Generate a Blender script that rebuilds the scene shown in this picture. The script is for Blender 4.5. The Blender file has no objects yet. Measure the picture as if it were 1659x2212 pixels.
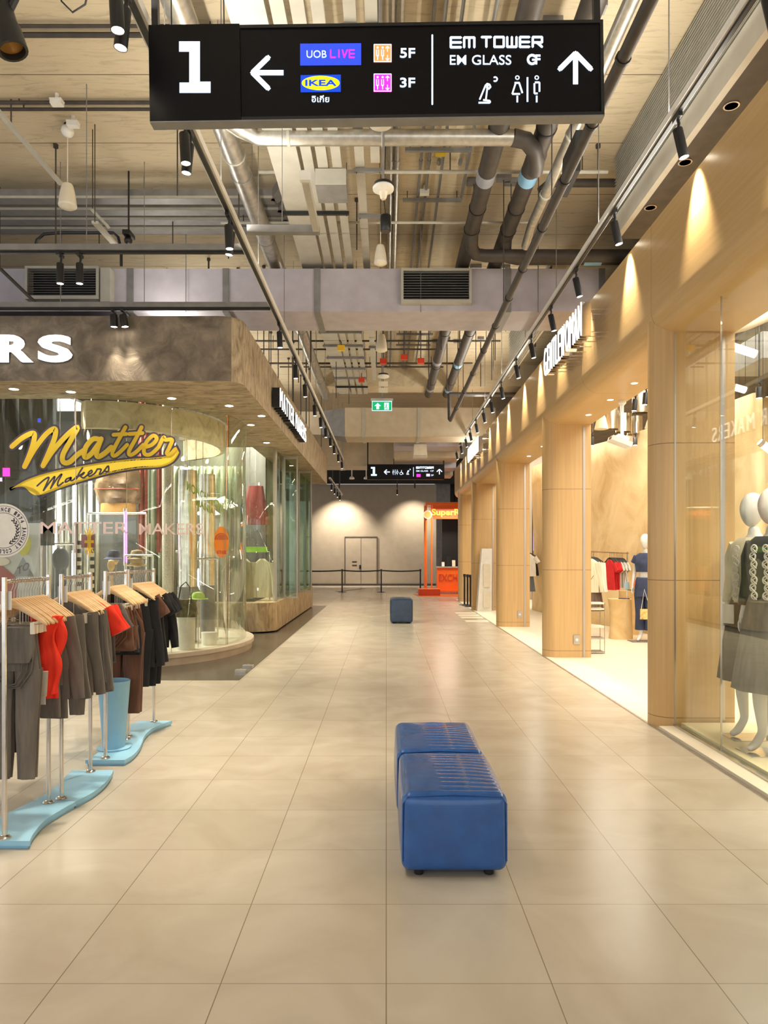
import bpy, bmesh, math, random
from math import sin, cos, pi, radians, sqrt, atan2, exp
from mathutils import Vector, Matrix
random.seed(7)
SC = bpy.context.scene
COL = SC.collection
# ------------------------------------------------------------------ camera, world, exposure
F, CX, CY, CH = 1574.0, 834.3, 1199.0, 1.554      # focal length and principal point of the photograph, eye height
cam_d = bpy.data.cameras.new('camera')
cam_d.sensor_fit = 'HORIZONTAL'; cam_d.sensor_width = 36.0
cam_d.lens = F / 1659.0 * 36.0
cam_d.shift_x = -(CX - 829.5) / 1659.0
cam_d.shift_y = (CY - 1106.0) / 1659.0
cam_d.clip_start = 0.05; cam_d.clip_end = 200
cam = bpy.data.objects.new('camera', cam_d); COL.objects.link(cam)
cam.location = (0, 0, CH); cam.rotation_euler = (pi / 2, 0, 0)
SC.camera = cam
wd = bpy.data.worlds.new('world'); SC.world = wd; wd.use_nodes = True
wd.node_tree.nodes['Background'].inputs[0].default_value = (0.97, 0.98, 1.0, 1)
wd.node_tree.nodes['Background'].inputs[1].default_value = 1.0
vs = SC.view_settings
vs.view_transform = 'Standard'; vs.look = 'None'; vs.gamma = 1.0; vs.exposure = 0.5; vs.use_curve_mapping = False
cy = SC.cycles
cy.max_bounces = 7; cy.diffuse_bounces = 4; cy.glossy_bounces = 3; cy.transparent_max_bounces = 14; cy.transmission_bounces = 4
cy.caustics_reflective = False; cy.caustics_refractive = False
cy.sample_clamp_indirect = 4.0; cy.sample_clamp_direct = 0.0
cy.use_denoising = True
WARM = (1.0, 0.87, 0.68); SOFT = (1.0, 0.94, 0.82)
P_TRACK_L, P_TRACK_R, P_UP, P_SHOP_R, P_SHOP_L = 225, 190, 24, 265, 260
def lamp_data(kind, energy, color, size=0.04, spot=55, blend=0.7, sx=1, sy=1):
    d = bpy.data.lights.new('light', kind); d.energy = energy; d.color = color
    if kind == 'SPOT': d.spot_size = radians(spot); d.spot_blend = blend; d.shadow_soft_size = size
    elif kind == 'AREA': d.shape = 'RECTANGLE'; d.size = sx; d.size_y = sy
    else: d.shadow_soft_size = size
    return d
def lamp_obj(name, d, loc, rot=(0, 0, 0), parent=None):
    o = bpy.data.objects.new(name, d); COL.objects.link(o); o.location = loc; o.rotation_euler = rot
    if parent: o.parent = parent
    return o
def W(px, py, Y): return Vector(((px - CX) * Y / F, Y, CH - (py - CY) * Y / F))   # a point seen at px, py standing Y metres away
def WX(px, Y): return (px - CX) * Y / F
def WZ(py, Y): return CH - (py - CY) * Y / F
# ------------------------------------------------------------------ mesh helper
class MB:
    def __init__(s): s.v = []; s.f = []; s.m = []; s.mi = 0
    def add(s, vs, fs):
        o = len(s.v); s.v += [tuple(v) for v in vs]
        for f in fs: s.f.append(tuple(i + o for i in f)); s.m.append(s.mi)
        return s
    def box(s, x0, x1, y0, y1, z0, z1):
        v = [(x, y, z) for z in (z0, z1) for y in (y0, y1) for x in (x0, x1)]
        return s.add(v, [(0, 2, 3, 1), (4, 5, 7, 6), (0, 1, 5, 4), (2, 6, 7, 3), (0, 4, 6, 2), (1, 3, 7, 5)])
    def obox(s, c, a, b, d):
        c, a, b, d = Vector(c), Vector(a), Vector(b), Vector(d)
        v = [c + a * i + b * j + d * k for k in (-1, 1) for j in (-1, 1) for i in (-1, 1)]
        return s.add(v, [(0, 2, 3, 1), (4, 5, 7, 6), (0, 1, 5, 4), (2, 6, 7, 3), (0, 4, 6, 2), (1, 3, 7, 5)])
    def bar(s, p0, p1, w, h, up=(0, 0, 1)):
        p0, p1 = Vector(p0), Vector(p1); d = (p1 - p0); n = d.normalized(); up = Vector(up)
        a = n.cross(up)
        if a.length < 1e-4: a = Vector((1, 0, 0))
        a.normalize(); b = a.cross(n)
        return s.obox((p0 + p1) / 2, a * w / 2, b * h / 2, d / 2)
    def tube(s, pts, r, n=10, cap=True, flat=1.0):
        P = [Vector(p) for p in pts]; m = len(P)
        R = r if isinstance(r, (list, tuple)) else [r] * m
        t0 = (P[1] - P[0]).normalized(); a = t0.orthogonal().normalized(); o = len(s.v); vs = []
        for i in range(m):
            t = ((P[min(i + 1, m - 1)] - P[max(i - 1, 0)])).normalized()
            a = (a - t * a.dot(t)).normalized(); b = t.cross(a)
            for k in range(n):
                q = 2 * pi * k / n; vs.append(P[i] + (a * cos(q) + b * sin(q) * flat) * R[i])
        fs = [(i * n + k, i * n + (k + 1) % n, (i + 1) * n + (k + 1) % n, (i + 1) * n + k) for i in range(m - 1) for k in range(n)]
        if cap: fs += [tuple(range(n))[::-1], tuple((m - 1) * n + k for k in range(n))]
        return s.add(vs, fs)
    def cyl(s, p0, p1, r, r1=None, n=14, cap=True): return s.tube([p0, p1], [r, r if r1 is None else r1], n, cap)
    def lathe(s, prof, c=(0, 0, 0), n=24, ax=(0, 0, 1)):
        c = Vector(c); ax = Vector(ax).normalized(); a = ax.orthogonal().normalized(); b = ax.cross(a); vs = []
        for r, z in prof:
            for k in range(n):
                q = 2 * pi * k / n; vs.append(c + ax * z + (a * cos(q) + b * sin(q)) * max(r, 1e-4))
        m = len(prof)
        fs = [(i * n + k, i * n + (k + 1) % n, (i + 1) * n + (k + 1) % n, (i + 1) * n + k) for i in range(m - 1) for k in range(n)]
        if prof[0][0] > 1e-3 and prof[0] != prof[-1]: fs.append(tuple(range(n))[::-1])
        if prof[-1][0] > 1e-3 and prof[0] != prof[-1]: fs.append(tuple((m - 1) * n + k for k in range(n)))
        return s.add(vs, fs)
    def prism(s, poly, fn, d0, d1):
        n = len(poly)
        vs = [fn(a, b, d0) for a, b in poly] + [fn(a, b, d1) for a, b in poly]
        fs = [tuple(range(n))[::-1], tuple(range(n, 2 * n))] + [(i, (i + 1) % n, n + (i + 1) % n, n + i) for i in range(n)]
        return s.add(vs, fs)
    def ribbon(s, pts, w, fn, d0, d1, rnd=True, joint=8):
        pts = [tuple(p) for p in pts]
        for (a0, b0), (a1, b1) in zip(pts, pts[1:]):
            L = sqrt((a1 - a0) ** 2 + (b1 - b0) ** 2)
            if L < 1e-9: continue
            nx, ny = -(b1 - b0) / L * w / 2, (a1 - a0) / L * w / 2
            s.prism([(a0 + nx, b0 + ny), (a1 + nx, b1 + ny), (a1 - nx, b1 - ny), (a0 - nx, b0 - ny)], fn, d0, d1)
        if rnd:
            for a, b in pts[1:-1] if rnd == 'in' else pts: s.prism([(a + w / 2 * cos(2 * pi * k / joint), b + w / 2 * sin(2 * pi * k / joint)) for k in range(joint)], fn, d0, d1)
        return s
    def strip(s, pts, w, fn, d):      # one continuous flat stroke with round ends
        P = [pts[0]] + [q for p, q in zip(pts, pts[1:]) if abs(q[0] - p[0]) + abs(q[1] - p[1]) > 1e-6]; n = len(P); L, R = [], []
        for i in range(n):
            a, c = P[max(i - 1, 0)], P[min(i + 1, n - 1)]; dx, dy = c[0] - a[0], c[1] - a[1]; l = sqrt(dx * dx + dy * dy) or 1
            nx, ny = -dy / l * w / 2, dx / l * w / 2; L.append((P[i][0] + nx, P[i][1] + ny)); R.append((P[i][0] - nx, P[i][1] - ny))
        vs = [fn(a, b, d) for p in zip(L, R) for a, b in p]; fs = [(2 * i, 2 * i + 1, 2 * i + 3, 2 * i + 2) for i in range(n - 1)]
        for k, (e, o_) in enumerate(((0, 1), (n - 1, n - 2))):
            t0 = atan2(L[e][1] - P[e][1], L[e][0] - P[e][0]); sg = 1 if k == 0 else -1; arc = []
            for j in range(1, 6): q = t0 + sg * pi * j / 6; arc.append(len(vs)); vs.append(fn(P[e][0] + w / 2 * cos(q), P[e][1] + w / 2 * sin(q), d))
            fs.append(tuple([2 * e] + arc + [2 * e + 1]))
        return s.add(vs, fs)
    def disc(s, a, b, ra, rb, fn, d0, d1, n=28): return s.prism([(a + ra * cos(2 * pi * k / n), b + rb * sin(2 * pi * k / n)) for k in range(n)], fn, d0, d1)
    def ring(s, a, b, r0, r1, fn, d, n=40, t0=0, t1=2 * pi):
        vs = []
        for k in range(n + 1):
            q = t0 + (t1 - t0) * k / n; vs += [fn(a + r0 * cos(q), b + r0 * sin(q), d), fn(a + r1 * cos(q), b + r1 * sin(q), d)]
        return s.add(vs, [(2 * k, 2 * k + 1, 2 * k + 3, 2 * k + 2) for k in range(n)])
    def text(s, t, fn, a0, a1, b0, b1, d=0.004, bold=0.0):
        vs, fs = text_mesh(t, bold)
        return s.add([fn(a0 + (a1 - a0) * x, b0 + (b1 - b0) * y, d * z) for x, y, z in vs], fs)
    def loft(s, rings, cap=True):
        n = len(rings[0]); m = len(rings); vs = [p for r in rings for p in r]
        fs = [(i * n + k, i * n + (k + 1) % n, (i + 1) * n + (k + 1) % n, (i + 1) * n + k) for i in range(m - 1) for k in range(n)]
        if cap: fs += [tuple(range(n))[::-1], tuple((m - 1) * n + k for k in range(n))]
        return s.add(vs, fs)
    def ball(s, c, r, n=14, m=9):
        r = r if isinstance(r, (tuple, list)) else (r, r, r); rings = []
        for i in range(m + 1):
            q = pi * i / m; rr = max(sin(q), 1e-3)
            rings.append([(c[0] + r[0] * rr * cos(2 * pi * k / n), c[1] + r[1] * rr * sin(2 * pi * k / n), c[2] - r[2] * cos(q)) for k in range(n)])
        return s.loft(rings)
    def sheet(s, rows):
        n = len(rows[0]); m = len(rows)
        return s.add([p for r in rows for p in r], [(i * n + k, i * n + k + 1, (i + 1) * n + k + 1, (i + 1) * n + k) for i in range(m - 1) for k in range(n - 1)])
    def build(s, name, mats, parent=None, label=None, angle=38, world=True):
        me = bpy.data.meshes.new(name); o_ = Vector((0, 0, 0))
        if parent is not None and world:
            q = parent
            while q is not None: o_ += q.location; q = q.parent
        me.from_pydata([(x - o_.x, y - o_.y, z - o_.z) for x, y, z in s.v], [], s.f)
        mats = mats if isinstance(mats, (list, tuple)) else [mats]
        for m in mats: me.materials.append(m)
        me.polygons.foreach_set('material_index', s.m)
        bm = bmesh.new(); bm.from_mesh(me); bmesh.ops.recalc_face_normals(bm, faces=bm.faces); bm.to_mesh(me); bm.free()
        me.polygons.foreach_set('use_smooth', [True] * len(me.polygons))
        me.set_sharp_from_angle(angle=radians(angle)); me.update()
        o = bpy.data.objects.new(name, me); COL.objects.link(o)
        if parent is not None: o.parent = parent
        if label: o['label'] = label
        return o
_tc = {}
def text_mesh(t, bold):
    if (t, bold) in _tc: return _tc[(t, bold)]
    c = bpy.data.curves.new('t', 'FONT'); c.body = t; c.size = 1; c.extrude = 0.5; c.offset = bold; c.resolution_u = 4
    o = bpy.data.objects.new('t', c); COL.objects.link(o)
    dg = bpy.context.evaluated_depsgraph_get(); me = bpy.data.meshes.new_from_object(o.evaluated_get(dg))
    v = [tuple(x.co) for x in me.vertices]; f = [tuple(p.vertices) for p in me.polygons]
    x0, x1 = min(p[0] for p in v), max(p[0] for p in v); y0, y1 = min(p[1] for p in v), max(p[1] for p in v)
    v = [((p[0] - x0) / (x1 - x0), (p[1] - y0) / (y1 - y0), p[2] + 0.5) for p in v]
    bpy.data.objects.remove(o); bpy.data.curves.remove(c); bpy.data.meshes.remove(me)
    _tc[(t, bold)] = (v, f); return v, f
def tag(o, label, cat, group=None, kind=None):
    if label: o['label'] = label
    if cat: o['category'] = cat
    if group: o['group'] = group
    if kind: o['kind'] = kind
    return o
def thing(name, label, cat, loc=(0, 0, 0), group=None):
    o = bpy.data.objects.new(name, None); COL.objects.link(o); o.location = loc; o.empty_display_size = 0.1
    return tag(o, label, cat, group)
def struct(o, label, cat=None): return tag(o, label, cat or 'structure', None, 'structure')
KIDS = {}
def dup(root, loc, label=None, rotz=None, group=None):
    kids = [o for o in COL.objects if o.parent == root] if root.name not in KIDS else KIDS[root.name]
    KIDS[root.name] = kids
    r = root.copy(); COL.objects.link(r); r.location = loc
    if rotz is not None: r.rotation_euler = (r.rotation_euler[0], r.rotation_euler[1], rotz)
    if label: r['label'] = label
    if group: r['group'] = group
    for ch in kids:
        c = ch.copy(); COL.objects.link(c); c.parent = r
        k2 = KIDS.get(ch.name)
        if k2 is None: k2 = [o for o in COL.objects if o.parent == ch]; KIDS[ch.name] = k2
        for g in k2:
            d = g.copy(); COL.objects.link(d); d.parent = c
    return r
# ------------------------------------------------------------------ materials (all procedural)
def S(r, g, b):
    f = lambda c: (c / 255 / 12.92) if c <= 10 else ((c / 255 + 0.055) / 1.055) ** 2.4
    return (f(r), f(g), f(b), 1)
def base_mat(name):
    m = bpy.data.materials.new(name); m.use_nodes = True; nt = m.node_tree
    return m, nt, nt.nodes['Principled BSDF']
def nn(nt, t, **kw):
    n = nt.nodes.new(t)
    for k, v in kw.items(): setattr(n, k, v)
    return n
def pm(name, c1, c2=None, scale=6, rough=0.5, metal=0.0, bump=0.0, stretch=(1, 1, 1), spec=0.5, coat=0.0, detail=4, sheen=0.0, dist=0.01):
    m, nt, b = base_mat(name); L = nt.links
    c2 = c2 or tuple(min(1, x * 0.86) for x in c1[:3]) + (1,)
    tc = nn(nt, 'ShaderNodeTexCoord'); mp = nn(nt, 'ShaderNodeMapping'); mp.inputs['Scale'].default_value = stretch
    nz = nn(nt, 'ShaderNodeTexNoise'); nz.inputs['Scale'].default_value = scale; nz.inputs['Detail'].default_value = detail
    rp = nn(nt, 'ShaderNodeValToRGB'); rp.color_ramp.elements[0].position = 0.3; rp.color_ramp.elements[1].position = 0.7
    rp.color_ramp.elements[0].color = c2; rp.color_ramp.elements[1].color = c1
    L.new(tc.outputs['Object'], mp.inputs[0]); L.new(mp.outputs[0], nz.inputs[0]); L.new(nz.outputs[0], rp.inputs[0]); L.new(rp.outputs[0], b.inputs['Base Color'])
    b.inputs['Roughness'].default_value = rough; b.inputs['Metallic'].default_value = metal
    b.inputs['Specular IOR Level'].default_value = spec; b.inputs['Coat Weight'].default_value = coat
    if sheen: b.inputs['Sheen Weight'].default_value = sheen
    if bump:
        bp = nn(nt, 'ShaderNodeBump'); bp.inputs['Strength'].default_value = bump; bp.inputs['Distance'].default_value = dist
        L.new(nz.outputs[0], bp.inputs['Height']); L.new(bp.outputs[0], b.inputs['Normal'])
    return m
def em(name, c, strength, base=(0.8, 0.8, 0.8, 1)):
    m, nt, b = base_mat(name); b.inputs['Base Color'].default_value = base
    b.inputs['Emission Color'].default_value = c; b.inputs['Emission Strength'].default_value = strength; b.inputs['Roughness'].default_value = 0.4
    return m
def glass_mat(name, tint=(0.97, 0.985, 0.96, 1), k=0.6, add=0.06):
    m, nt, b = base_mat(name); nt.nodes.remove(b); L = nt.links; out = nt.nodes['Material Output']
    tr = nn(nt, 'ShaderNodeBsdfTransparent'); tr.inputs[0].default_value = tint
    gl = nn(nt, 'ShaderNodeBsdfGlossy'); gl.inputs['Roughness'].default_value = 0.0; gl.inputs[0].default_value = (0.95, 0.97, 0.93, 1)
    fr = nn(nt, 'ShaderNodeLayerWeight'); fr.inputs[0].default_value = 0.5
    pw = nn(nt, 'ShaderNodeMath', operation='POWER'); pw.inputs[1].default_value = 4.0; L.new(fr.outputs['Facing'], pw.inputs[0])
    ma = nn(nt, 'ShaderNodeMath', operation='MULTIPLY_ADD'); ma.inputs[1].default_value = k; ma.inputs[2].default_value = add; ma.use_clamp = True
    mx = nn(nt, 'ShaderNodeMixShader')
    L.new(pw.outputs[0], ma.inputs[0]); L.new(ma.outputs[0], mx.inputs[0]); L.new(tr.outputs[0], mx.inputs[1]); L.new(gl.outputs[0], mx.inputs[2]); L.new(mx.outputs[0], out.inputs[0])
    return m
def vinyl(name, c1, k=0.45):      # thin printed film: some of the light behind comes through
    m, nt, b = base_mat(name); nt.nodes.remove(b); L = nt.links
    nz = nn(nt, 'ShaderNodeTexNoise'); nz.inputs['Scale'].default_value = 3
    mx0 = nn(nt, 'ShaderNodeMix', data_type='RGBA'); mx0.inputs[6].default_value = c1; mx0.inputs[7].default_value = tuple(x * 0.93 for x in c1[:3]) + (1,); L.new(nz.outputs[0], mx0.inputs[0])
    d = nn(nt, 'ShaderNodeBsdfDiffuse'); t = nn(nt, 'ShaderNodeBsdfTranslucent'); mx = nn(nt, 'ShaderNodeMixShader'); mx.inputs[0].default_value = k
    L.new(mx0.outputs[2], d.inputs[0]); L.new(mx0.outputs[2], t.inputs[0]); L.new(d.outputs[0], mx.inputs[1]); L.new(t.outputs[0], mx.inputs[2]); L.new(mx.outputs[0], nt.nodes['Material Output'].inputs[0])
    return m
def line_mask(nt, sock, period, offset, width):      # 1 on a thin line repeated every `period`
    L = nt.links
    a = nn(nt, 'ShaderNodeMath', operation='ADD'); a.inputs[1].default_value = -offset + 100 * period; L.new(sock, a.inputs[0])
    p = nn(nt, 'ShaderNodeMath', operation='PINGPONG'); p.inputs[1].default_value = period / 2; L.new(a.outputs[0], p.inputs[0])
    c = nn(nt, 'ShaderNodeMath', operation='LESS_THAN'); c.inputs[1].default_value = width / 2; L.new(p.outputs[0], c.inputs[0])
    return c.outputs[0]
def tile_mat(name, c1, c2, joint, px, py, ox, oy, wx=0.004, wy=0.003, rough=(0.26, 0.36), spec=0.45, bump=0.02):
    m, nt, b = base_mat(name); L = nt.links
    tc = nn(nt, 'ShaderNodeTexCoord'); sp = nn(nt, 'ShaderNodeSeparateXYZ'); L.new(tc.outputs['Object'], sp.inputs[0])
    n1 = nn(nt, 'ShaderNodeTexNoise'); n1.inputs['Scale'].default_value = 1.7; n1.inputs['Detail'].default_value = 6; n1.inputs['Distortion'].default_value = 1.2
    L.new(tc.outputs['Object'], n1.inputs[0])
    # each tile its own shade
    fx = nn(nt, 'ShaderNodeMath', operation='MULTIPLY_ADD'); fx.inputs[1].default_value = 1 / px; fx.inputs[2].default_value = -ox / px; L.new(sp.outputs[0], fx.inputs[0])
    fy = nn(nt, 'ShaderNodeMath', operation='MULTIPLY_ADD'); fy.inputs[1].default_value = 1 / py; fy.inputs[2].default_value = -oy / py; L.new(sp.outputs[1], fy.inputs[0])
    fl = [nn(nt, 'ShaderNodeMath', operation='FLOOR') for _ in range(2)]; L.new(fx.outputs[0], fl[0].inputs[0]); L.new(fy.outputs[0], fl[1].inputs[0])
    cb = nn(nt, 'ShaderNodeCombineXYZ'); L.new(fl[0].outputs[0], cb.inputs[0]); L.new(fl[1].outputs[0], cb.inputs[1])
    wn = nn(nt, 'ShaderNodeTexWhiteNoise'); L.new(cb.outputs[0], wn.inputs[0])
    mu = nn(nt, 'ShaderNodeMath', operation='MULTIPLY_ADD'); mu.inputs[1].default_value = 0.14; mu.inputs[2].default_value = -0.07; L.new(wn.outputs[0], mu.inputs[0])
    ad = nn(nt, 'ShaderNodeMath', operation='ADD'); L.new(n1.outputs[0], ad.inputs[0]); L.new(mu.outputs[0], ad.inputs[1])
    rp = nn(nt, 'ShaderNodeValToRGB'); rp.color_ramp.elements[0].position = 0.1; rp.color_ramp.elements[1].position = 0.9
    rp.color_ramp.elements[0].color = c2; rp.color_ramp.elements[1].color = c1; L.new(ad.outputs[0], rp.inputs[0])
    a = line_mask(nt, sp.outputs[0], px, ox, wx); d = line_mask(nt, sp.outputs[1], py, oy, wy)
    mxm = nn(nt, 'ShaderNodeMath', operation='MAXIMUM'); L.new(a, mxm.inputs[0]); L.new(d, mxm.inputs[1])
    mix = nn(nt, 'ShaderNodeMix', data_type='RGBA'); L.new(mxm.outputs[0], mix.inputs[0]); L.new(rp.outputs[0], mix.inputs[6]); mix.inputs[7].default_value = joint
    L.new(mix.outputs[2], b.inputs['Base Color'])
    mr = nn(nt, 'ShaderNodeMapRange'); mr.inputs[3].default_value = rough[0]; mr.inputs[4].default_value = rough[1]; L.new(n1.outputs[0], mr.inputs[0]); L.new(mr.outputs[0], b.inputs['Roughness'])
    b.inputs['Specular IOR Level'].default_value = spec
    return m
def veneer_mat(name, c1, c2, seam_axis, period, offset, grain=(30, 30, 1.2), rough=0.34):
    m, nt, b = base_mat(name); L = nt.links
    tc = nn(nt, 'ShaderNodeTexCoord'); mp = nn(nt, 'ShaderNodeMapping'); mp.inputs['Scale'].default_value = grain
    nz = nn(nt, 'ShaderNodeTexNoise'); nz.inputs['Scale'].default_value = 1.0; nz.inputs['Detail'].default_value = 6
    L.new(tc.outputs['Object'], mp.inputs[0]); L.new(mp.outputs[0], nz.inputs[0])
    rp = nn(nt, 'ShaderNodeValToRGB'); rp.color_ramp.elements[0].position = 0.25; rp.color_ramp.elements[1].position = 0.75
    rp.color_ramp.elements[0].color = c2; rp.color_ramp.elements[1].color = c1; L.new(nz.outputs[0], rp.inputs[0])
    sp = nn(nt, 'ShaderNodeSeparateXYZ'); L.new(tc.outputs['Object'], sp.inputs[0])
    ln = line_mask(nt, sp.outputs[seam_axis], period, offset, 0.006)
    mix = nn(nt, 'ShaderNodeMix', data_type='RGBA'); L.new(ln, mix.inputs[0]); L.new(rp.outputs[0], mix.inputs[6]); mix.inputs[7].default_value = S(120, 88, 48)
    L.new(mix.outputs[2], b.inputs['Base Color']); b.inputs['Roughness'].default_value = rough; b.inputs['Specular IOR Level'].default_value = 0.5
    return m
def plaster_mat(name, cols, scale, stretch, bump, rough=0.75):
    m, nt, b = base_mat(name); L = nt.links
    tc = nn(nt, 'ShaderNodeTexCoord'); mp = nn(nt, 'ShaderNodeMapping'); mp.inputs['Scale'].default_value = stretch
    nz = nn(nt, 'ShaderNodeTexNoise'); nz.inputs['Scale'].default_value = scale; nz.inputs['Detail'].default_value = 9; nz.inputs['Roughness'].default_value = 0.62; nz.inputs['Distortion'].default_value = 0.9
    L.new(tc.outputs['Object'], mp.inputs[0]); L.new(mp.outputs[0], nz.inputs[0])
    rp = nn(nt, 'ShaderNodeValToRGB'); el = rp.color_ramp.elements
    el[0].position = 0.3; el[0].color = cols[0]; el[1].position = 0.72; el[1].color = cols[-1]
    if len(cols) > 2: e = el.new(0.5); e.color = cols[1]
    L.new(nz.outputs[0], rp.inputs[0]); L.new(rp.outputs[0], b.inputs['Base Color']); b.inputs['Roughness'].default_value = rough
    bp = nn(nt, 'ShaderNodeBump'); bp.inputs['Strength'].default_value = bump; bp.inputs['Distance'].default_value = 0.03
    L.new(nz.outputs[0], bp.inputs['Height']); L.new(bp.outputs[0], b.inputs['Normal'])
    return m
def ceiling_mat(name):
    m, nt, b = base_mat(name); L = nt.links
    tc = nn(nt, 'ShaderNodeTexCoord'); mp = nn(nt, 'ShaderNodeMapping'); mp.inputs['Scale'].default_value = (0.9, 4.5, 1)
    nz = nn(nt, 'ShaderNodeTexNoise'); nz.inputs['Scale'].default_value = 2.4; nz.inputs['Detail'].default_value = 9; nz.inputs['Roughness'].default_value = 0.66; nz.inputs['Distortion'].default_value = 1.6
    L.new(tc.outputs['Object'], mp.inputs[0]); L.new(mp.outputs[0], nz.inputs[0])
    rp = nn(nt, 'ShaderNodeValToRGB'); el = rp.color_ramp.elements; el[0].position = 0.22; el[0].color = S(158, 144, 118); el[1].position = 0.5; el[1].color = S(200, 184, 154)
    L.new(nz.outputs[0], rp.inputs[0])
    sp = nn(nt, 'ShaderNodeSeparateXYZ'); L.new(tc.outputs['Object'], sp.inputs[0])
    ln = line_mask(nt, sp.outputs[1], 1.22, 7.35, 0.012)
    mix = nn(nt, 'ShaderNodeMix', data_type='RGBA'); L.new(ln, mix.inputs[0]); L.new(rp.outputs[0], mix.inputs[6]); mix.inputs[7].default_value = S(96, 82, 62)
    L.new(mix.outputs[2], b.inputs['Base Color']); b.inputs['Roughness'].default_value = 0.85
    bp = nn(nt, 'ShaderNodeBump'); bp.inputs['Strength'].default_value = 0.3; bp.inputs['Distance'].default_value = 0.02
    L.new(nz.outputs[0], bp.inputs['Height']); L.new(bp.outputs[0], b.inputs['Normal'])
    return m
M = {}
M['floor'] = tile_mat('corridor_tile', S(198, 189, 173), S(170, 158, 139), S(128, 115, 97), 0.6, 0.6, 0.0, 2.642, rough=(0.19, 0.30), spec=0.5)
M['floor_dark'] = tile_mat('dark_stone', S(96, 88, 76), S(70, 63, 54), S(52, 47, 40), 1.2, 0.6, 0.0, 0.0, rough=(0.2, 0.26))
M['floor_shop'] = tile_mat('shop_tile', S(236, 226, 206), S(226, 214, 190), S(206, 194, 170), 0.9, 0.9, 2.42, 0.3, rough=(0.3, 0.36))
M['ceiling'] = ceiling_mat('board_marked_concrete')
M['veneer'] = veneer_mat('honey_veneer', S(206, 172, 120), S(192, 157, 104), 1, 2.35, 1.9, grain=(3, 1.2, 40))
M['veneer_col'] = veneer_mat('honey_veneer_column', S(208, 172, 118), S(192, 155, 102), 2, 1.228, 0.1, grain=(34, 34, 0.9))
M['plaster'] = plaster_mat('brown_plaster', [S(92, 82, 70), S(124, 112, 97), S(158, 144, 124)], 3.4, (1, 1, 1), 0.6)
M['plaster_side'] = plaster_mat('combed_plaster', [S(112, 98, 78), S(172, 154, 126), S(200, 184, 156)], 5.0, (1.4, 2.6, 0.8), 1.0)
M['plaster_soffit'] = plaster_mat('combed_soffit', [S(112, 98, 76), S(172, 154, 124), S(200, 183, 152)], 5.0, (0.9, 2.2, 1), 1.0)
M['lit_plaster'] = plaster_mat('pale_lit_plaster', [S(168, 152, 120), S(212, 196, 160), S(232, 218, 184)], 4, (1, 1, 1), 0.5)  # paler copy of the plaster, the light on the bulkhead put into the colour
M['base_plaster'] = plaster_mat('base_plaster', [S(124, 104, 76), S(166, 144, 110), S(198, 176, 138)], 3.6, (2.0, 2.0, 0.7), 0.4)
M['grey_wall'] = pm('grey_wall', S(158, 146, 130), S(150, 138, 122), 3, 0.7)
M['sand_wall'] = plaster_mat('sand_plaster', [S(204, 170, 116), S(230, 202, 152), S(244, 222, 178)], 1.0, (1.1, 1.1, 1.0), 0.5, 0.7)
M['black'] = pm('black_metal', S(24, 24, 26), S(18, 18, 20), 20, 0.42)
M['black_gloss'] = pm('black_gloss', S(12, 12, 16), S(9, 9, 12), 20, 0.35, spec=0.2)
M['dark_pipe'] = pm('dark_insulated_pipe', S(70, 62, 56), S(54, 48, 43), 8, 0.55, bump=0.1)
M['galv'] = pm('galvanised_steel', S(206, 202, 192), S(178, 174, 164), 14, 0.32, 0.85)
M['galv_paint'] = pm('pale_trunking', S(190, 186, 174), S(176, 172, 160), 5, 0.45, 0.1)
M['grey_paint'] = pm('grey_channel', S(140, 138, 136), S(124, 122, 120), 7, 0.45, 0.3)
M['purple_duct'] = pm('mauve_grey_duct', S(190, 184, 192), S(176, 170, 178), 5, 0.55, bump=0.06)
M['beige_duct'] = pm('beige_duct', S(206, 192, 168), S(192, 178, 154), 4, 0.6, bump=0.06)
M['chrome'] = pm('chrome', S(226, 222, 214), S(206, 202, 196), 10, 0.14, 1.0)
M['alu'] = pm('brushed_aluminium', S(196, 184, 172), S(176, 164, 152), 12, 0.3, 0.8, stretch=(1, 1, 0.1))
M['white'] = pm('white_paint', S(238, 234, 226), S(228, 224, 214), 9, 0.4)
M['cream'] = pm('cream_plastic', S(232, 222, 200), S(222, 212, 190), 9, 0.4)
M['leather'] = pm('blue_leather', S(34, 90, 160), S(30, 80, 144), 14, 0.27, bump=0.06, coat=0.3, dist=0.004)
M['leather_far'] = pm('navy_leather', S(62, 82, 112), S(54, 72, 100), 14, 0.35, bump=0.08, dist=0.004)
M['rubber'] = pm('black_rubber', S(30, 28, 28), S(22, 20, 20), 20, 0.7)
M['blue'] = pm('sky_blue_paint', S(148, 200, 228), S(138, 188, 216), 3, 0.45)
M['wood_hanger'] = pm('pale_beech', S(232, 198, 150), S(214, 176, 126), 3, 0.35, stretch=(2, 30, 30))
M['steel_wire'] = pm('steel_wire', S(190, 182, 170), S(170, 162, 150), 10, 0.25, 0.9)
M['glass'] = glass_mat('clear_glass')
M['glass_curved'] = glass_mat('curved_glass', (0.96, 0.98, 0.93, 1), 0.6, 0.06)
M['glass_green'] = glass_mat('green_glass', (0.74, 0.83, 0.76, 1), 0.6, 0.10)
M['stone_base'] = pm('pale_stone', S(206, 192, 170), S(190, 176, 154), 4, 0.4)
M['yellow'] = vinyl('yellow_vinyl', S(255, 222, 84), 0.35)
M['navy_vinyl'] = pm('dark_purple_vinyl', S(66, 54, 72), S(60, 50, 66), 3, 0.4)
M['pale_vinyl'] = vinyl('frosted_vinyl', S(248, 232, 230), 0.5)
M['orange_vinyl'] = vinyl('orange_vinyl', S(250, 172, 80), 0.4)
M['rust_vinyl'] = pm('rust_vinyl', S(206, 92, 48), S(196, 84, 44), 3, 0.4)
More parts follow.
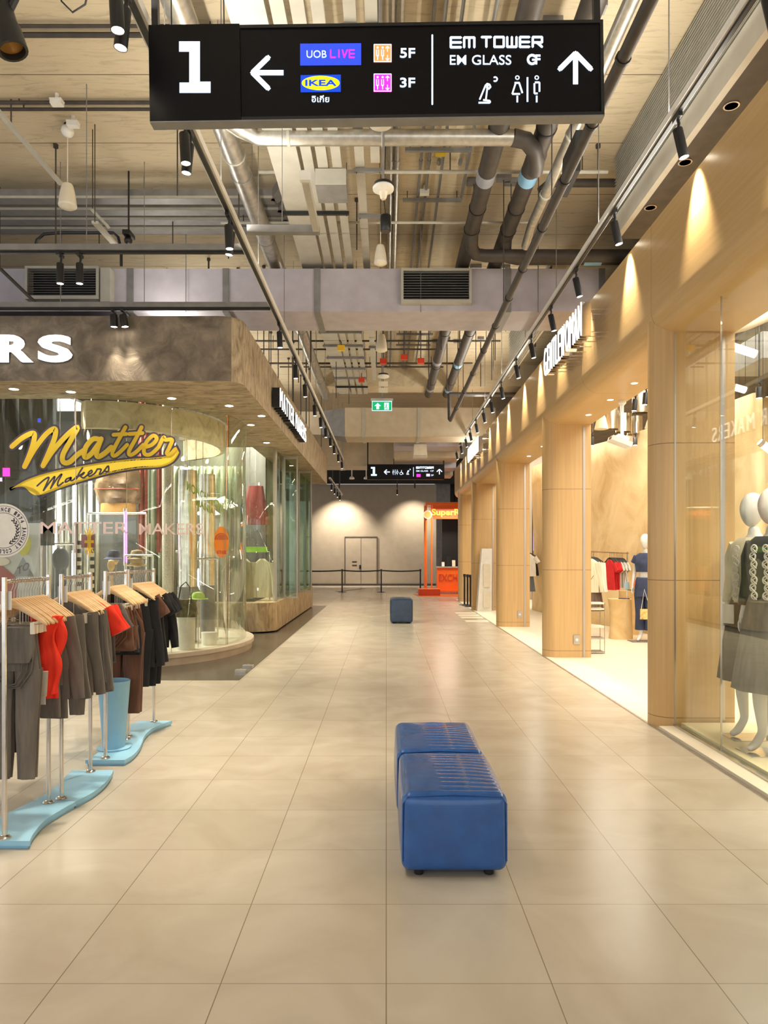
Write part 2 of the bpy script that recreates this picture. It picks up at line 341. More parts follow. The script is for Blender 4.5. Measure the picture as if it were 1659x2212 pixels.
M['e_white'] = em('sign_white', (0.50, 0.70, 1, 1), 0.82)
M['e_letter'] = em('letter_white', (1, 0.97, 0.9, 1), 1.0)
M['e_neon'] = em('neon_white', (1, 0.98, 0.95, 1), 1.5)
M['e_blue'] = em('sign_blue', S(40, 70, 225), 0.7, S(40, 70, 225))
M['e_ikea_blue'] = em('logo_blue', S(0, 60, 190), 0.8, S(0, 60, 190))
M['e_yellow'] = em('logo_yellow', S(245, 235, 10), 1.0, S(245, 235, 10))
M['e_magenta'] = em('sign_magenta', S(255, 40, 190), 1.1, S(255, 40, 190))
M['e_orange'] = em('sign_orange', S(255, 130, 70), 1.0, S(255, 130, 70))
M['e_violet'] = em('sign_violet', S(190, 170, 255), 1.0)
M['e_green'] = em('exit_green', S(0, 160, 96), 0.6, S(0, 160, 96))
M['e_lamp'] = em('lamp_glow', (1, 0.90, 0.70, 1), 9)
M['e_down'] = em('downlight_glow', (1, 0.88, 0.62, 1), 7)
M['e_tube'] = em('tube_glow', (0.93, 1, 0.93, 1), 8)
M['e_tube_warm'] = em('tube_warm_glow', (1, 0.95, 0.8, 1), 5)
M['e_purple'] = em('purple_neon', (0.55, 0.02, 1, 1), 4)
M['e_panel'] = em('light_panel', (1, 0.97, 0.9, 1), 1.6)
M['kiosk_orange'] = pm('kiosk_orange', S(255, 128, 50), S(246, 116, 42), 3, 0.25)
M['e_kiosk'] = em('kiosk_letters', S(255, 130, 20), 1.6, S(255, 130, 20))
M['kiosk_glow'] = em('kiosk_band', S(190, 84, 10), 0.15, S(170, 74, 10))
# ================================================================== SETTING
XR, XL = 2.42, -1.82                 # shop lines either side of the corridor
GY, GCX, GCY, GA, GB = 9.85, -4.2, 12.0, 1.85, 2.15      # curved glass of the corner shop: straight run, then a quarter ellipse
def floor_piece(name, quads, mat, label):
    b = MB()
    for x0, x1, y0, y1 in quads: b.box(x0, x1, y0, y1, -0.12, 0.0)
    return struct(b.build(name, mat), label)
floor_piece('floor', [(-12, XR, -6, 9.03), (XL, XR, 9.03, 25.6), (-12, 12, 25.6, 40), (-12, XL, 22.4, 25.6)], M['floor'], 'beige stone tile floor of the corridor')
floor_piece('floor.001', [(-12, XL, 9.03, 22.4)], M['floor_dark'], 'dark polished stone floor strip around the corner shop')
floor_piece('floor.002', [(XR, 10, -6, 25.6)], M['floor_shop'], 'pale bright floor of the shop behind the honey columns')
b = MB().box(XR - 0.012, XR + 0.012, -6, 25.6, 0, 0.004); struct(b.build('trim_1', M['alu']), 'thin metal floor joint along the honey columns')
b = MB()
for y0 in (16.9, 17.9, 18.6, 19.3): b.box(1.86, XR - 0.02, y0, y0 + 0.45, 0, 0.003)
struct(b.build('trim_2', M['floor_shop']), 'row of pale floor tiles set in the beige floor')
struct(MB().box(-12, 12, -6, 40, 6.4, 6.6).build('ceiling', M['ceiling']), 'board marked concrete ceiling slab')
struct(MB().box(-1.7, 12, 18.6, 19.3, 5.86, 6.4).build('trim_3', M['ceiling']), 'concrete beam crossing under the slab')
# end of the corridor
struct(MB().box(-12, 2.54, 37, 37.2, 0, 5.15).build('wall_end', M['grey_wall']), 'plain warm grey wall closing the corridor')
struct(MB().box(-12, 12, 36.6, 36.9, 5.15, 6.4).build('wall_end_upper', M['black']), 'black bulkhead above the grey end wall')
b = MB().box(2.54, 12, 38.2, 38.4, 0, 6.4)
for k in range(14): b.box(3.3 + k * 0.3, 3.36 + k * 0.3, 38.1, 38.2, 0, 6)
struct(b.build('wall_end_recess', M['black']), 'black slatted recess beside the end wall')
struct(MB().box(2.54, 3.3, 37.6, 38.1, 0, 5.6).build('wall_end_pier', M['grey_paint']), 'grey pier beside the black recess')
d1 = MB()
xa, xb, dz = WX(745, 37), WX(815, 37), WZ(1160, 37)
dr = struct(d1.box(xa + 0.03, (xa + xb) / 2 - 0.012, 36.95, 37.02, 0.02, dz - 0.03).box((xa + xb) / 2 + 0.012, xb - 0.03, 36.95, 37.02, 0.02, dz - 0.03).build('door_1', M['grey_wall']), 'pair of flush grey doors in the end wall')
MB().bar((xa, 36.94, 0), (xa, 36.94, dz), 0.03, 0.05, (0, 1, 0)).bar((xb, 36.94, 0), (xb, 36.94, dz), 0.03, 0.05, (0, 1, 0)).box(xa, xb, 36.92, 36.97, dz - 0.02, dz + 0.02).build('door_frame', M['dark_pipe'], dr)
MB().box((xa + xb) / 2 - 0.09, (xa + xb) / 2 - 0.01, 36.9, 36.95, 0.85, 1.05).build('door_handle', M['black'], dr)
MB().box((xa + xb) / 2 - 0.45, (xa + xb) / 2 - 0.22, 36.93, 36.95, 1.2, 1.24).box((xa + xb) / 2 - 0.45, (xa + xb) / 2 - 0.22, 36.93, 36.95, 1.02, 1.06).build('door_notice', M['black'], dr)
struct(MB().box(-12, 2.54, 36.93, 37, 0, 0.1).build('baseboard_end', M['dark_pipe']), 'dark baseboard of the end wall')
# ---- honey veneer portal frames
prof = [(2.40, 4.54), (2.40, 3.76)] + [(2.62 - 0.22 * cos(q), 3.76 - 0.22 * sin(q)) for q in [pi / 2 * k / 10 for k in range(1, 11)]] + [(3.11, 3.54), (3.11, 4.54)]
struct(MB().prism(prof, lambda a, z, d: (a, d, z), -4, 25.6).build('wall_right_fascia', M['veneer'], angle=50), 'honey veneer fascia with a rounded lower edge over the arcade')
COLY = [1.95, 6.69, 11.25, 15.97, 20.66, 24.5]
for i, yc in enumerate(COLY):
    pl = [(2.60 - 0.19 * cos(q), yc - 0.19 * sin(q)) for q in [pi / 2 - pi * k / 14 for k in range(15)]] + [(3.11, yc + 0.19), (3.11, yc - 0.19)]
    wd_ = ['beside the camera', 'beside the glazed mannequin window', 'second from the mannequin window', 'third from the mannequin window', 'behind the white leaflet stand', 'at the kiosk end'][i]
    c = struct(MB().prism(pl, lambda a, y, d: (a, y, d), 0, 3.70).build('column', M['veneer_col'], angle=50), 'rounded honey veneer column ' + wd_, 'column')
    MB().box(2.985, 3.02, yc - 0.199, yc - 0.18, 0, 3.5).build('edge_strip', M['alu'], c)
    if i in (2, 3):
        sx = 2.89
        t = thing('wall_socket', 'silver socket plate low on the ' + ('second' if i == 2 else 'third') + ' honey column', 'socket', (sx, yc - 0.19, 0.21), 'socket plates on the columns')
        MB().box(sx - 0.05, sx + 0.05, yc - 0.203, yc - 0.19, 0.2, 0.34).build('plate', M['alu'], t)
        MB().cyl((sx, yc - 0.203, 0.27), (sx, yc - 0.212, 0.27), 0.022).build('outlet', M['white'], t)
# soffit downlights of the honey frames
SDL = [(2.86, y) for y in (5.0, 7.6, 8.4, 9.3, 10.3, 12.3, 13.3, 14.6, 17.0, 18.4)]
# ---- window bay with the mannequins
struct(MB().box(XR + 0.012, 2.56, -4, 6.5, 0, 0.03).build('trim_5', M['floor_shop']), 'pale stone sill under the mannequin window')
struct(MB().box(2.56, 2.60, -4, 6.5, 0, 0.05).build('trim_6', M['chrome']), 'metal glazing channel under the mannequin window')
struct(MB().box(2.61, 4.6, -4, 6.45, 0, 0.07).build('trim_7', pm('pale_yellow_plinth', S(240, 228, 186), S(234, 220, 176), 3, 0.35)), 'pale yellow display plinth under the mannequins')
for k, (y0, y1) in enumerate([(5.615, 6.5), (3.0, 5.605), (0.4, 2.99)]):
    w = struct(MB().box(2.572, 2.584, y0, y1, 0.04, 3.56).build('window_%d' % (k + 1), M['glass']), 'clear glass pane of the mannequin window')
    MB().box(2.571, 2.585, y1 + 0.001, y1 + 0.004, 0.04, 3.56).build('pane_edge', M['alu'], w)
# ---- inside of the honey shop
pts = [(4.12, 24.6), (4.3, 20.7), (4.5, 17.5), (5.12, 15.5), (5.5, 13.4), (5.75, 12.2), (5.8, 11.2)]
rows = []
for z in [0.09 * k * 0.5 * 10 for k in range(10)]:
    rows.append([(x + 0.03 * sin(y * 2.1 + z * 1.3), y, z) for x, y in [(pts[i][0] + (pts[i + 1][0] - pts[i][0]) * t / 6, pts[i][1] + (pts[i + 1][1] - pts[i][1]) * t / 6) for i in range(1, 6) for t in range(6)] + [pts[-1]]])
ws = MB().sheet(rows).build('wall_right_sand', M['sand_wall'], angle=60)
md = ws.modifiers.new('thickness', 'SOLIDIFY'); md.thickness = 0.15; md.offset = -1
struct(ws, 'rough sand coloured feature wall inside the shop')
struct(MB().box(9.0, 9.2, -4, 25.6, 0, 5.3).build('wall_right_back', pm('warm_shop_wall', S(196, 170, 126), S(184, 158, 114), 2, 0.7)), 'warm back wall of the shop')
struct(MB().box(3.1, 9.2, 25.4, 25.6, 0, 5.3).build('wall_right_end', M['grey_wall']), 'grey end wall of the shop')
struct(MB().box(3.11, 9.2, -4, 25.6, 5.3, 5.4).build('ceiling.001', pm('dark_shop_ceiling', S(96, 88, 76), S(78, 70, 60), 3, 0.8)), 'dark ceiling inside the honey shop')
# ---- corner shop: concrete fascia, soffit, glass
def gl(t, off=0.0): return (GCX + (GA + off) * cos(t), GCY + (GB + off) * sin(t))
poly = [(-12, 9.1), (-2.1, 9.1)] + [(-2.1 + 0.28 * sin(q), 9.38 - 0.28 * cos(q)) for q in [pi / 2 * k / 8 for k in range(1, 9)]] + [(XL, 22.4), (-2.7, 22.4), (-2.7, 14.7), (-3.4, 14.7)]
poly += [gl(t, -0.30) for t in [radians(80 - 10 * k) for k in range(18)]] + [(-12, GY + 0.30)]
fs = MB().prism(poly, lambda a, y, d: (a, y, d), 3.73, 4.54).build('wall_left_fascia', [M['plaster'], M['plaster_side'], M['plaster_soffit']], angle=30)
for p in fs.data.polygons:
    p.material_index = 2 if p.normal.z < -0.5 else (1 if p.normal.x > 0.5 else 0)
struct(fs, 'rough brown plaster fascia over the corner shop')
# curved inner bulkhead
il = [(-12, GY + 0.34)] + [gl(radians(-90 + 9 * k), -0.34) for k in range(19)]
il2 = [(x - 0.12 * (1 if x > -4.3 else 0), y + 0.12) for x, y in il]
bk = MB().prism([p for p in il if p[0] > -4.4] + [p for p in il2 if p[0] > -4.5][::-1], lambda a, y, d: (a, y, d), 3.34, 3.72)
struct(bk.build('trim_8', M['lit_plaster'], angle=30), 'curved plaster bulkhead just inside the corner glass')
def path_between(t0, t1, n, off=0.0): return [gl(t0 + (t1 - t0) * k / n, off) for k in range(n + 1)]
pan = [[(-9.2, GY), (-6.72, GY)], [(-6.70, GY), (-4.215, GY)], path_between(radians(-89.6), radians(-51.5), 8), path_between(radians(-51), radians(-21), 8), path_between(radians(-20.5), radians(24), 10), path_between(radians(24.5), radians(78), 10)]
for k, ph in enumerate(pan):
    o = MB().sheet([[(x, y, 0.17) for x, y in ph], [(x, y, 3.73) for x, y in ph]]).build('window_%d' % (k + 4), M['glass_curved' if k > 1 else 'glass'], angle=70)
    md = o.modifiers.new('thickness', 'SOLIDIFY'); md.thickness = 0.012
    struct(o, 'tall glass pane of the corner shop front')
    if k > 0:
        x, y = ph[0]; MB().cyl((x - 0.006, y - 0.012, 0.17), (x - 0.006, y - 0.012, 3.73), 0.006, n=6).build('pane_edge', M['alu'], o)
def plinth(off0, off1, z0, z1):
    a = [(-12, GY - off1)] + [gl(radians(-90 + 8 * k), off1) for k in range(21)]
    c = [(-12, GY - off0)] + [gl(radians(-90 + 8 * k), off0) for k in range(21)]
    return MB().prism(a + c[::-1], lambda p, y, d: (p, y, d), z0, z1)
pb = struct(plinth(-0.10, 0.10, 0, 0.11).build('baseboard_left', M['stone_base'], angle=30), 'pale stone kerb under the curved shop glass')
plinth(-0.10, 0.13, 0.11, 0.17).build('kerb_lip', M['stone_base'], pb)
a = [(-12, GY + 0.1)] + [gl(radians(-90 + 8 * k), -0.1) for k in range(21)] + [(-4.0, 14.1), (-12, 14.1)]
struct(MB().prism(a, lambda p, y, d: (p, y, d), 0, 0.165).build('floor.003', pm('white_display_floor', S(232, 226, 206), S(226, 218, 196), 3, 0.3)), 'white display floor inside the corner shop')
# low plaster wall and glazing further along
bp_ = [(-4.4, 14.45), (-2.62, 14.45)] + [(-2.62 + 0.4 * sin(q), 14.85 - 0.4 * cos(q)) for q in [pi / 2 * k / 8 for k in range(1, 9)]] + [(-2.22, 22.0), (-2.7, 22.0), (-2.7, 14.9), (-4.4, 14.9)]
bw = struct(MB().prism(bp_, lambda p, y, d: (p, y, d), 0.03, 0.60).build('wall_left_low', M['base_plaster'], angle=30), 'low brown plaster wall under the shop windows')
gp = [(-4.2, 14.52), (-2.64, 14.52)] + [(-2.64 + 0.36 * sin(q), 14.88 - 0.36 * cos(q)) for q in [pi / 2 * k / 8 for k in range(1, 9)]]
o = MB().sheet([[(x, y, 0.6) for x, y in gp], [(x, y, 3.73) for x, y in gp]]).build('window_10', M['glass_curved'], angle=70)
md = o.modifiers.new('thickness', 'SOLIDIFY'); md.thickness = 0.012; struct(o, 'rounded glass above the low plaster wall')
o = struct(MB().box(-2.29, -2.275, 14.95, 22.0, 0.6, 3.73).build('window_11', M['glass_green']), 'side glazing of the corner shop')
for y in (14.95, 16.2, 18.7, 20.4, 21.95): MB().box(-2.32, -2.24, y - 0.025, y + 0.025, 0.6, 3.73).build('mullion', M['alu'], o)
def leaf(name, y, x1, z1, label):
    x0 = -2.23
    t = struct(MB().box(x0, x0 + 0.025, y - 0.02, y + 0.02, 0.61, z1).box(x1 - 0.025, x1, y - 0.02, y + 0.02, 0.61, z1).box(x0 + 0.025, x1 - 0.025, y - 0.02, y + 0.02, 0.61, 0.65).box(x0 + 0.025, x1 - 0.025, y - 0.02, y + 0.02, z1 - 0.05, z1).build(name, M['alu']), label)
    MB().box(x0 + 0.02, x1 - 0.02, y - 0.006, y + 0.006, 0.64, z1 - 0.04).build('pane', M['glass_green'], t)
leaf('window_12', 15.9, -1.93, 3.70, 'folded out narrow window leaf beside the cream jackets')
leaf('window_13', 18.6, -1.90, 3.70, 'folded out narrow window leaf at the far plaster end')
struct(MB().box(-12, -2.75, 16.6, 16.8, 0, 4.6).build('wall_left_back', pm('dark_shop_wall', S(92, 90, 84), S(60, 58, 54), 1.5, 0.5, stretch=(3, 1, 0.3))), 'dark grey back wall of the corner shop')
struct(MB().box(-12, -2.75, 10.2, 22.3, 4.6, 4.7).build('ceiling.002', pm('black_shop_ceiling', S(44, 42, 40), S(34, 32, 30), 3, 0.7)), 'black ceiling inside the corner shop')
struct(MB().box(-2.95, -2.75, 16.8, 22.2, 0, 4.6).build('wall_left_side', pm('green_grey_wall', S(150, 160, 142), S(120, 128, 114), 1.5, 0.5)), 'pale green grey partition behind the side glazing')
# ================================================================== RAILS AND LAMPS
def rail(name, p0, p1, label, rods, group=None, slot=M['black'], ztop=6.4, w=0.07):
    p0, p1 = Vector(p0), Vector(p1)
    t = thing(name, label, 'lighting rail', tuple((p0 + p1) / 2), group)
    MB().bar(p0 + Vector((0, 0, 0.03)), p1 + Vector((0, 0, 0.03)), w, 0.06).build('channel', M['white'] if w < 0.08 else M['grey_paint'], t)
    MB().bar(p0 - Vector((0, 0, 0.012)), p1 - Vector((0, 0, 0.012)), w * 0.45, 0.024).build('track', slot, t)
    for q in rods:
        a = p0 + (p1 - p0) * q
        MB().cyl(a + Vector((0, 0, 0.06)), (a.x, a.y, ztop), 0.005, n=6).build('hanging_rod', M['grey_paint'], t)
    return t
ZL, ZR, XRAIL_L, XRAIL_R = 4.60, 4.97, -1.40, 2.25
rail('track_rail', (XRAIL_L, 1.0, ZL), (XRAIL_L, 23.5, ZL), 'long silver lighting rail running beside the brown plaster fascia', [0.09, 0.16, 0.23, 0.31, 0.4, 0.5, 0.6, 0.7, 0.8, 0.9, 0.99], ztop=6.4)
rail('track_rail', (XRAIL_R, 1.0, ZR), (XRAIL_R, 25.0, ZR), 'long silver lighting rail running along the honey veneer fascia', [0.12, 0.2, 0.28, 0.36, 0.45, 0.55, 0.65, 0.75, 0.85, 0.95], ztop=6.4)
YC1, YC2 = 7.5, 8.98
rail('track_rail', (-6.6, YC1, 4.68), (XRAIL_L - 0.03, YC1, 4.68), 'upper grey cross rail with a black track over the corner shop', [0.3, 0.68], w=0.09)
rail('track_rail', (-6.6, YC2, 4.6), (XRAIL_L - 0.03, YC2, 4.6), 'lower grey cross rail with a black track close to the plaster fascia', [0.25, 0.5, 0.7], w=0.09)
rail('track_rail', (-2.0, 25.8, 4.25), (-2.0, 33, 4.25), 'short lighting rail beyond the hanging sign near the end wall', [0.2, 0.8])
SHORT_RAIL = (26.6, 28.2, 29.8, 31.4)
ORD = ['first', 'second', 'third', 'fourth', 'fifth', 'sixth', 'seventh', 'eighth', 'ninth', 'tenth', 'eleventh', 'twelfth', 'thirteenth', 'fourteenth', 'fifteenth', 'sixteenth', 'seventeenth', 'eighteenth']
def spot_lamp(label, loc, length=0.21, r=0.036, tilt=(0, 0), energy=200, spot=62, group=None, light=True, drop=0.1):
    t = thing('spot_lamp', label, 'spot lamp', loc, group)
    R = Matrix.Rotation(tilt[0], 3, 'X') @ Matrix.Rotation(tilt[1], 3, 'Y')
    L = Vector(loc); piv = L + Vector((0, 0, -drop))
    MB().box(loc[0] - 0.017, loc[0] + 0.017, loc[1] - 0.06, loc[1] + 0.06, loc[2] - 0.03, loc[2]).build('track_adapter', M['black'], t)
    MB().tube([L + Vector((0, 0, -0.02)), L + Vector((0.012, 0, -drop * 0.6)), piv + R @ Vector((0, 0, -0.015))], [0.012, 0.012, 0.012], 8).build('stem', M['black'], t)
    dn = R @ Vector((0, 0, -1)); a = piv
    MB().lathe([(0.0, 0), (r * 0.9, 0.0), (r, 0.008), (r, length), (r * 0.9, length), (r * 0.86, length - 0.006), (0.0, length - 0.006)], a, 18, dn).build('housing', M['black'], t)
    MB().lathe([(0.0, length - 0.003), (r * 0.86, length - 0.003)], a, 18, dn).build('lens', M['e_lamp'], t)
    if light:
        p = a + dn * (length + 0.02)
        o = lamp_obj('spot_lamp_light', lamp_data('SPOT', energy, WARM, 0.035, spot, 0.85), p - L, parent=t)
        o.rotation_euler = dn.to_track_quat('-Z', 'Y').to_euler()
    return t
LYS = [2.3, 3.77, 5.05, 6.46, 9.54, 11.2, 12.5, 14.2, 15.5, 16.8, 18.2, 19.5, 21.2, 22.9]
gL, gR = 'black spot lamps on the rail beside the plaster fascia', 'black spot lamps on the rail along the veneer fascia'
for i, y in enumerate(LYS):
    spot_lamp('%s black spot lamp on the rail beside the plaster fascia' % ORD[i], (XRAIL_L, y, ZL - 0.024), tilt=(0, radians(-3)), energy=P_TRACK_L * (0.35 if i < 2 else 1), group=gL)
    if i < 4: spot_lamp('black spot lamp paired just behind the %s one beside the plaster fascia' % ORD[i], (XRAIL_L, y + 0.13, ZL - 0.024), tilt=(0, radians(6)), energy=P_TRACK_L * (0.2 if i < 2 else 0.6), group=gL)
RYS = [1.6, 2.95, 4.3, 5.63, 7.2, 8.66, 9.98, 11.35, 12.65, 14.3, 15.7, 16.9, 18.3, 19.6, 20.7, 22.0, 23.4]
for i, y in enumerate(RYS):
    spot_lamp('%s black spot lamp on the rail along the honey veneer fascia' % ORD[i], (XRAIL_R, y, ZR - 0.024), length=0.23, r=0.038, tilt=(radians(-2), radians(-12)), energy=P_TRACK_R * (0.3 if i < 2 else 1), group=gR, spot=58)
for x, k in ((WX(130, YC1), 'beside the silver plate'), (WX(172, YC1), 'beside the mauve duct grille')):
    spot_lamp('black spot lamp under the upper cross rail ' + k, (x, YC1, 4.656), tilt=(0, 0), energy=120, group='lamps on the cross rails')
for x, k, tl in ((WX(246, YC2), 'hanging straight', 0), (WX(266, YC2), 'slightly tilted', -8)):
    spot_lamp('short black spot lamp under the lower cross rail, ' + k, (x, YC2, 4.576), length=0.15, r=0.045, tilt=(radians(3), radians(tl)), energy=55, spot=46, group='lamps on the cross rails', drop=0.06)
for i, y in enumerate(SHORT_RAIL): spot_lamp('%s black spot lamp on the short rail beyond the plaster fascia' % ORD[i], (-2.0, y, 4.226), energy=0, light=False, group='black spot lamps on the short far rail')
for i, (y, x) in enumerate(((3.9, 2.86), (4.6, 2.92))): spot_lamp('%s unseen black spot lamp added under the veneer soffit to brighten the mannequins' % ORD[i], (x, y, 3.54), tilt=(radians(30), 0), energy=70, spot=60, group='added lamps brightening the mannequins')  # lamps out of view, added to brighten the mannequins
# wall washers by the end wall
for px_, x, k in ((735, WX(735, 36), 'beside the shop corner'), (895, WX(895, 36), 'above the kiosk side')):
    ww = spot_lamp('black wall washing lamp at the end wall ' + k, (x, 35.3, 5.1), tilt=(radians(30), 0), energy=1000 if px_ < 800 else 600, spot=92, group='end wall washers'); MB().cyl((x, 35.3, 5.1), (x, 35.3, 6.4), 0.02, n=8).build('drop_rod', M['black'], ww)
ww = spot_lamp('black track lamp hanging under the far hanging sign', (WX(858, 30), 30, 4.35), light=False); MB().cyl((WX(858, 30), 30, 4.35), (WX(858, 30), 30, 6.4), 0.02, n=8).build('drop_rod', M['black'], ww)
# big stage projector at the upper corner
t = thing('stage_spotlight', 'large black theatre spotlight at the upper corner of the view', 'spotlight', (-2.15, 4.2, 4.75))
MB().lathe([(0.0, 0), (0.07, 0.0), (0.08, 0.02), (0.075, 0.18), (0.085, 0.22), (0.085, 0.34), (0.07, 0.34), (0.066, 0.30), (0, 0.30)], (-2.26, 4.2, 4.78), 20, (0.32, 0.0, -0.95)).build('housing', M['black'], t)
MB().lathe([(0, 0.305), (0.066, 0.305)], (-2.26, 4.2, 4.78), 20, (0.32, 0.0, -0.95)).build('lens', pm('amber_lens', S(210, 160, 90), S(180, 130, 70), 8, 0.1), t)
MB().tube([(-2.17, 4.2, 4.70), (-2.12, 4.2, 4.8), (-2.18, 4.2, 5.0), (-2.28, 4.2, 5.02)], 0.022, 8).build('yoke', M['black'], t)
MB().cyl((-2.2, 4.2, 5.0), (-2.2, 4.2, 6.4), 0.015, n=8).build('hanging_rod', M['black'], t)
t = thing('hanging_cable', 'loop of black cable dangling under the concrete slab', 'cable', (-1.9, 4.6, 5.2))
MB().tube([(-2.1, 4.6, 6.4), (-2.08, 4.6, 5.35), (-2.05, 4.6, 5.05), (-1.98, 4.6, 4.98), (-1.90, 4.6, 5.03), (-1.86, 4.6, 5.2), (-1.85, 4.6, 6.4)], 0.006, 6).build('cable_loop', M['black'], t)
# added fill lights, aimed up from above the rails to brighten the slab
for nm, x, z in (('l', XRAIL_L, ZL), ('r', XRAIL_R, ZR)):
    for yc in ((2.6, 4.9, 7.2) if nm == 'l' else (2.6, 4.9, 7.2, 14.2, 16.8)):
        lamp_obj('added_rail_fill', lamp_data('AREA', P_UP, SOFT, sx=0.06, sy=2.2), (x, yc, z + 0.075), (pi, radians(-38 if nm == 'r' else 10), 0))
for yc in (10.6, 13.6, 16.6, 19.6): lamp_obj('added_fascia_fill', lamp_data('AREA', 24, SOFT, sx=0.3, sy=2.4), (-3.2, yc, 4.80), (pi, radians(14), 0))  # upward fill added over the plaster fascia, spreading light on the slab
for yc in (3.0, 6.5, 13.5, 17, 20.5): lamp_obj('added_fascia_fill', lamp_data('AREA', 14, SOFT, sx=0.1, sy=2.4), (2.46, yc, 4.60), (pi, radians(-50), 0))  # same added fill above the veneer fascia
# downlights in the plaster soffit
def downlight(loc, label, group, energy=14, r=0.055, mat=None):
    t = thing('downlight', label, 'downlight', loc, group)
    x, y, z = loc
    MB().lathe([(r, 0.0), (r * 1.25, 0.0), (r * 1.25, 0.006), (r, 0.006)], (x, y, z - 0.006), 20).build('trim_ring', mat or M['white'], t)
    MB().lathe([(0, 0.0), (r, 0.0)], (x, y, z - 0.007), 20).build('lens', mat or M['e_down'], t)
    if energy: lamp_obj('downlight_light', lamp_data('SPOT', energy, WARM, 0.04, 120, 1.0), (0, 0, -0.02), (0, 0, 0), t)
    return t
for i, (px, py) in enumerate([(30, 840), (153, 846), (371, 860), (495, 876), (565, 898), (542, 917.5), (576, 956)]):
    Y = 3425 / (1199 - py); downlight((WX(px, Y), Y, 3.73), '%s round downlight in the plaster soffit counted from the letter sign' % ORD[i], 'downlights in the plaster soffit', 26)
for i, (x, y) in enumerate(SDL):
    downlight((x, y, 3.54), '%s small twin recessed downlight in the honey veneer soffit' % ORD[i], 'downlights in the veneer soffit', 22 if i else 0, 0.035)
for i, (px, py) in enumerate([(1580, 228), (1480, 350), (1405, 448)]):
    Y = 3.6 * F / (1199 - py); downlight((WX(px, Y), Y, 5.154), '%s unlit downlight in the dark ledge above the fascia' % ORD[i], 'unlit downlights in the dark ledge', 0, 0.05, M['alu'])
# shop ceilings are lit from within
for y in (3.5, 8.0, 13.0, 18.0, 23.0): lamp_obj('shop_ceiling_light', lamp_data('AREA', P_SHOP_R, SOFT, sx=3.6, sy=4.0), (5.2, y, 5.24))
for x, y in ((-8.0, 12.3), (-5.4, 12.6), (-3.6, 15.6)): lamp_obj('shop_ceiling_light', lamp_data('AREA', P_SHOP_L, (1, 0.96, 0.86), sx=1.2, sy=1.6), (x, y, 4.5))
for x, y in ((4.2, 13.6), (4.6, 13.0)): lamp_obj('wall_wash_light', lamp_data('SPOT', 60, WARM, 0.05, 80, 0.6), (x - 0.5, y - 0.4, 4.3), (radians(38), 0, radians(-50)))
lamp_obj('kiosk_light', lamp_data('AREA', 80, (1, 0.85, 0.65), sx=1.4, sy=0.8), (2.6, 28.2, 3.4))
# ================================================================== CEILING SERVICES
def duct_box(name, x0, x1, y0, y1, z0, z1, mat, label, bands, group=None):
    t = thing(name, label, 'air duct', ((x0 + x1) / 2, (y0 + y1) / 2, z0), group)
    MB().box(x0, x1, y0, y1, z0, z1).build('duct_body', mat, t)
    for x in bands:
        MB().box(x - 0.045, x + 0.045, y0 - 0.02, y1 + 0.02, z0 - 0.02, z0 - 0.001).box(x - 0.045, x + 0.045, y0 - 0.02, y0 - 0.001, z0 - 0.001, z1).build('flange_band', M['galv_paint'] if mat is M['beige_duct'] else M['grey_paint'], t)
    return t
D1Y, D1B, D1T = 10.6, 5.10, 5.72
dp = duct_box('air_duct', -9, 3.1, D1Y, D1Y + 0.92, D1B, D1T, M['purple_duct'], 'big mauve grey rectangular duct crossing the corridor overhead', [WX(282, D1Y), WX(488, D1Y), WX(685, D1Y), WX(1097, D1Y), WX(1300, D1Y)])
for x in (-4.7, -2.9, 0.5, 2.2):
    MB().cyl((x, D1Y - 0.05, D1B - 0.03), (x, D1Y - 0.05, 6.4), 0.007, n=6).build('hanging_rod', M['grey_paint'], dp)
def grille(px0, px1, py0, py1, Y, label, depth=0.12, side=0.0):
    x0, x1, z1, z0 = WX(px0, Y), WX(px1, Y), WZ(py0, Y), WZ(py1, Y)
    t = thing('vent_grille', label, 'vent grille', ((x0 + x1) / 2, Y, z0), 'duct grilles')
    f = 0.035; y0 = Y - depth; y1 = Y
    MB().box(x0, x0 + f, y0, y1, z0, z1).box(x1 - f, x1, y0, y1, z0, z1).box(x0 + f, x1 - f, y0, y1, z0, z0 + f * 1.4).box(x0 + f, x1 - f, y0, y1, z1 - f, z1).build('frame', M['galv_paint'], t)
    MB().box(x0 + f, x1 - f, y1 - 0.012, y1 - 0.004, z0 + f * 1.4, z1 - f).build('backing', M['black'], t)
    b = MB(); n = 11
    for k in range(n):
        z = z0 + f * 1.4 + (z1 - z0 - 2.4 * f) * (k + 0.5) / n
        b.obox(((x0 + x1) / 2, y0 + 0.03, z), ((x1 - x0) / 2 - f, 0, 0), (0, 0.016, 0.010), (0, -0.001, 0.0016))
    b.build('louvre_blades', M['grey_paint'], t)
    if side: MB().box(x1 + 0.02, x1 + side, Y - depth * 0.9, Y - 0.001, z0 - 0.03, z1 - 0.02).build('side_cheek', M['galv_paint'], t)
grille(866, 1017, 586, 660, D1Y - 0.002, 'slatted grille on the mauve duct over the middle of the corridor')
grille(68, 224, 586, 656, D1Y - 0.002, 'slatted grille on the mauve duct above the corner shop', 0.2, 0.16)
D2Y = 20.6
d2 = duct_box('air_duct', WX(745, D2Y), 3.1, D2Y, D2Y + 1.05, 4.90, 5.72, M['beige_duct'], 'beige rectangular duct beyond the green exit sign', [WX(785, D2Y), WX(905, D2Y)])
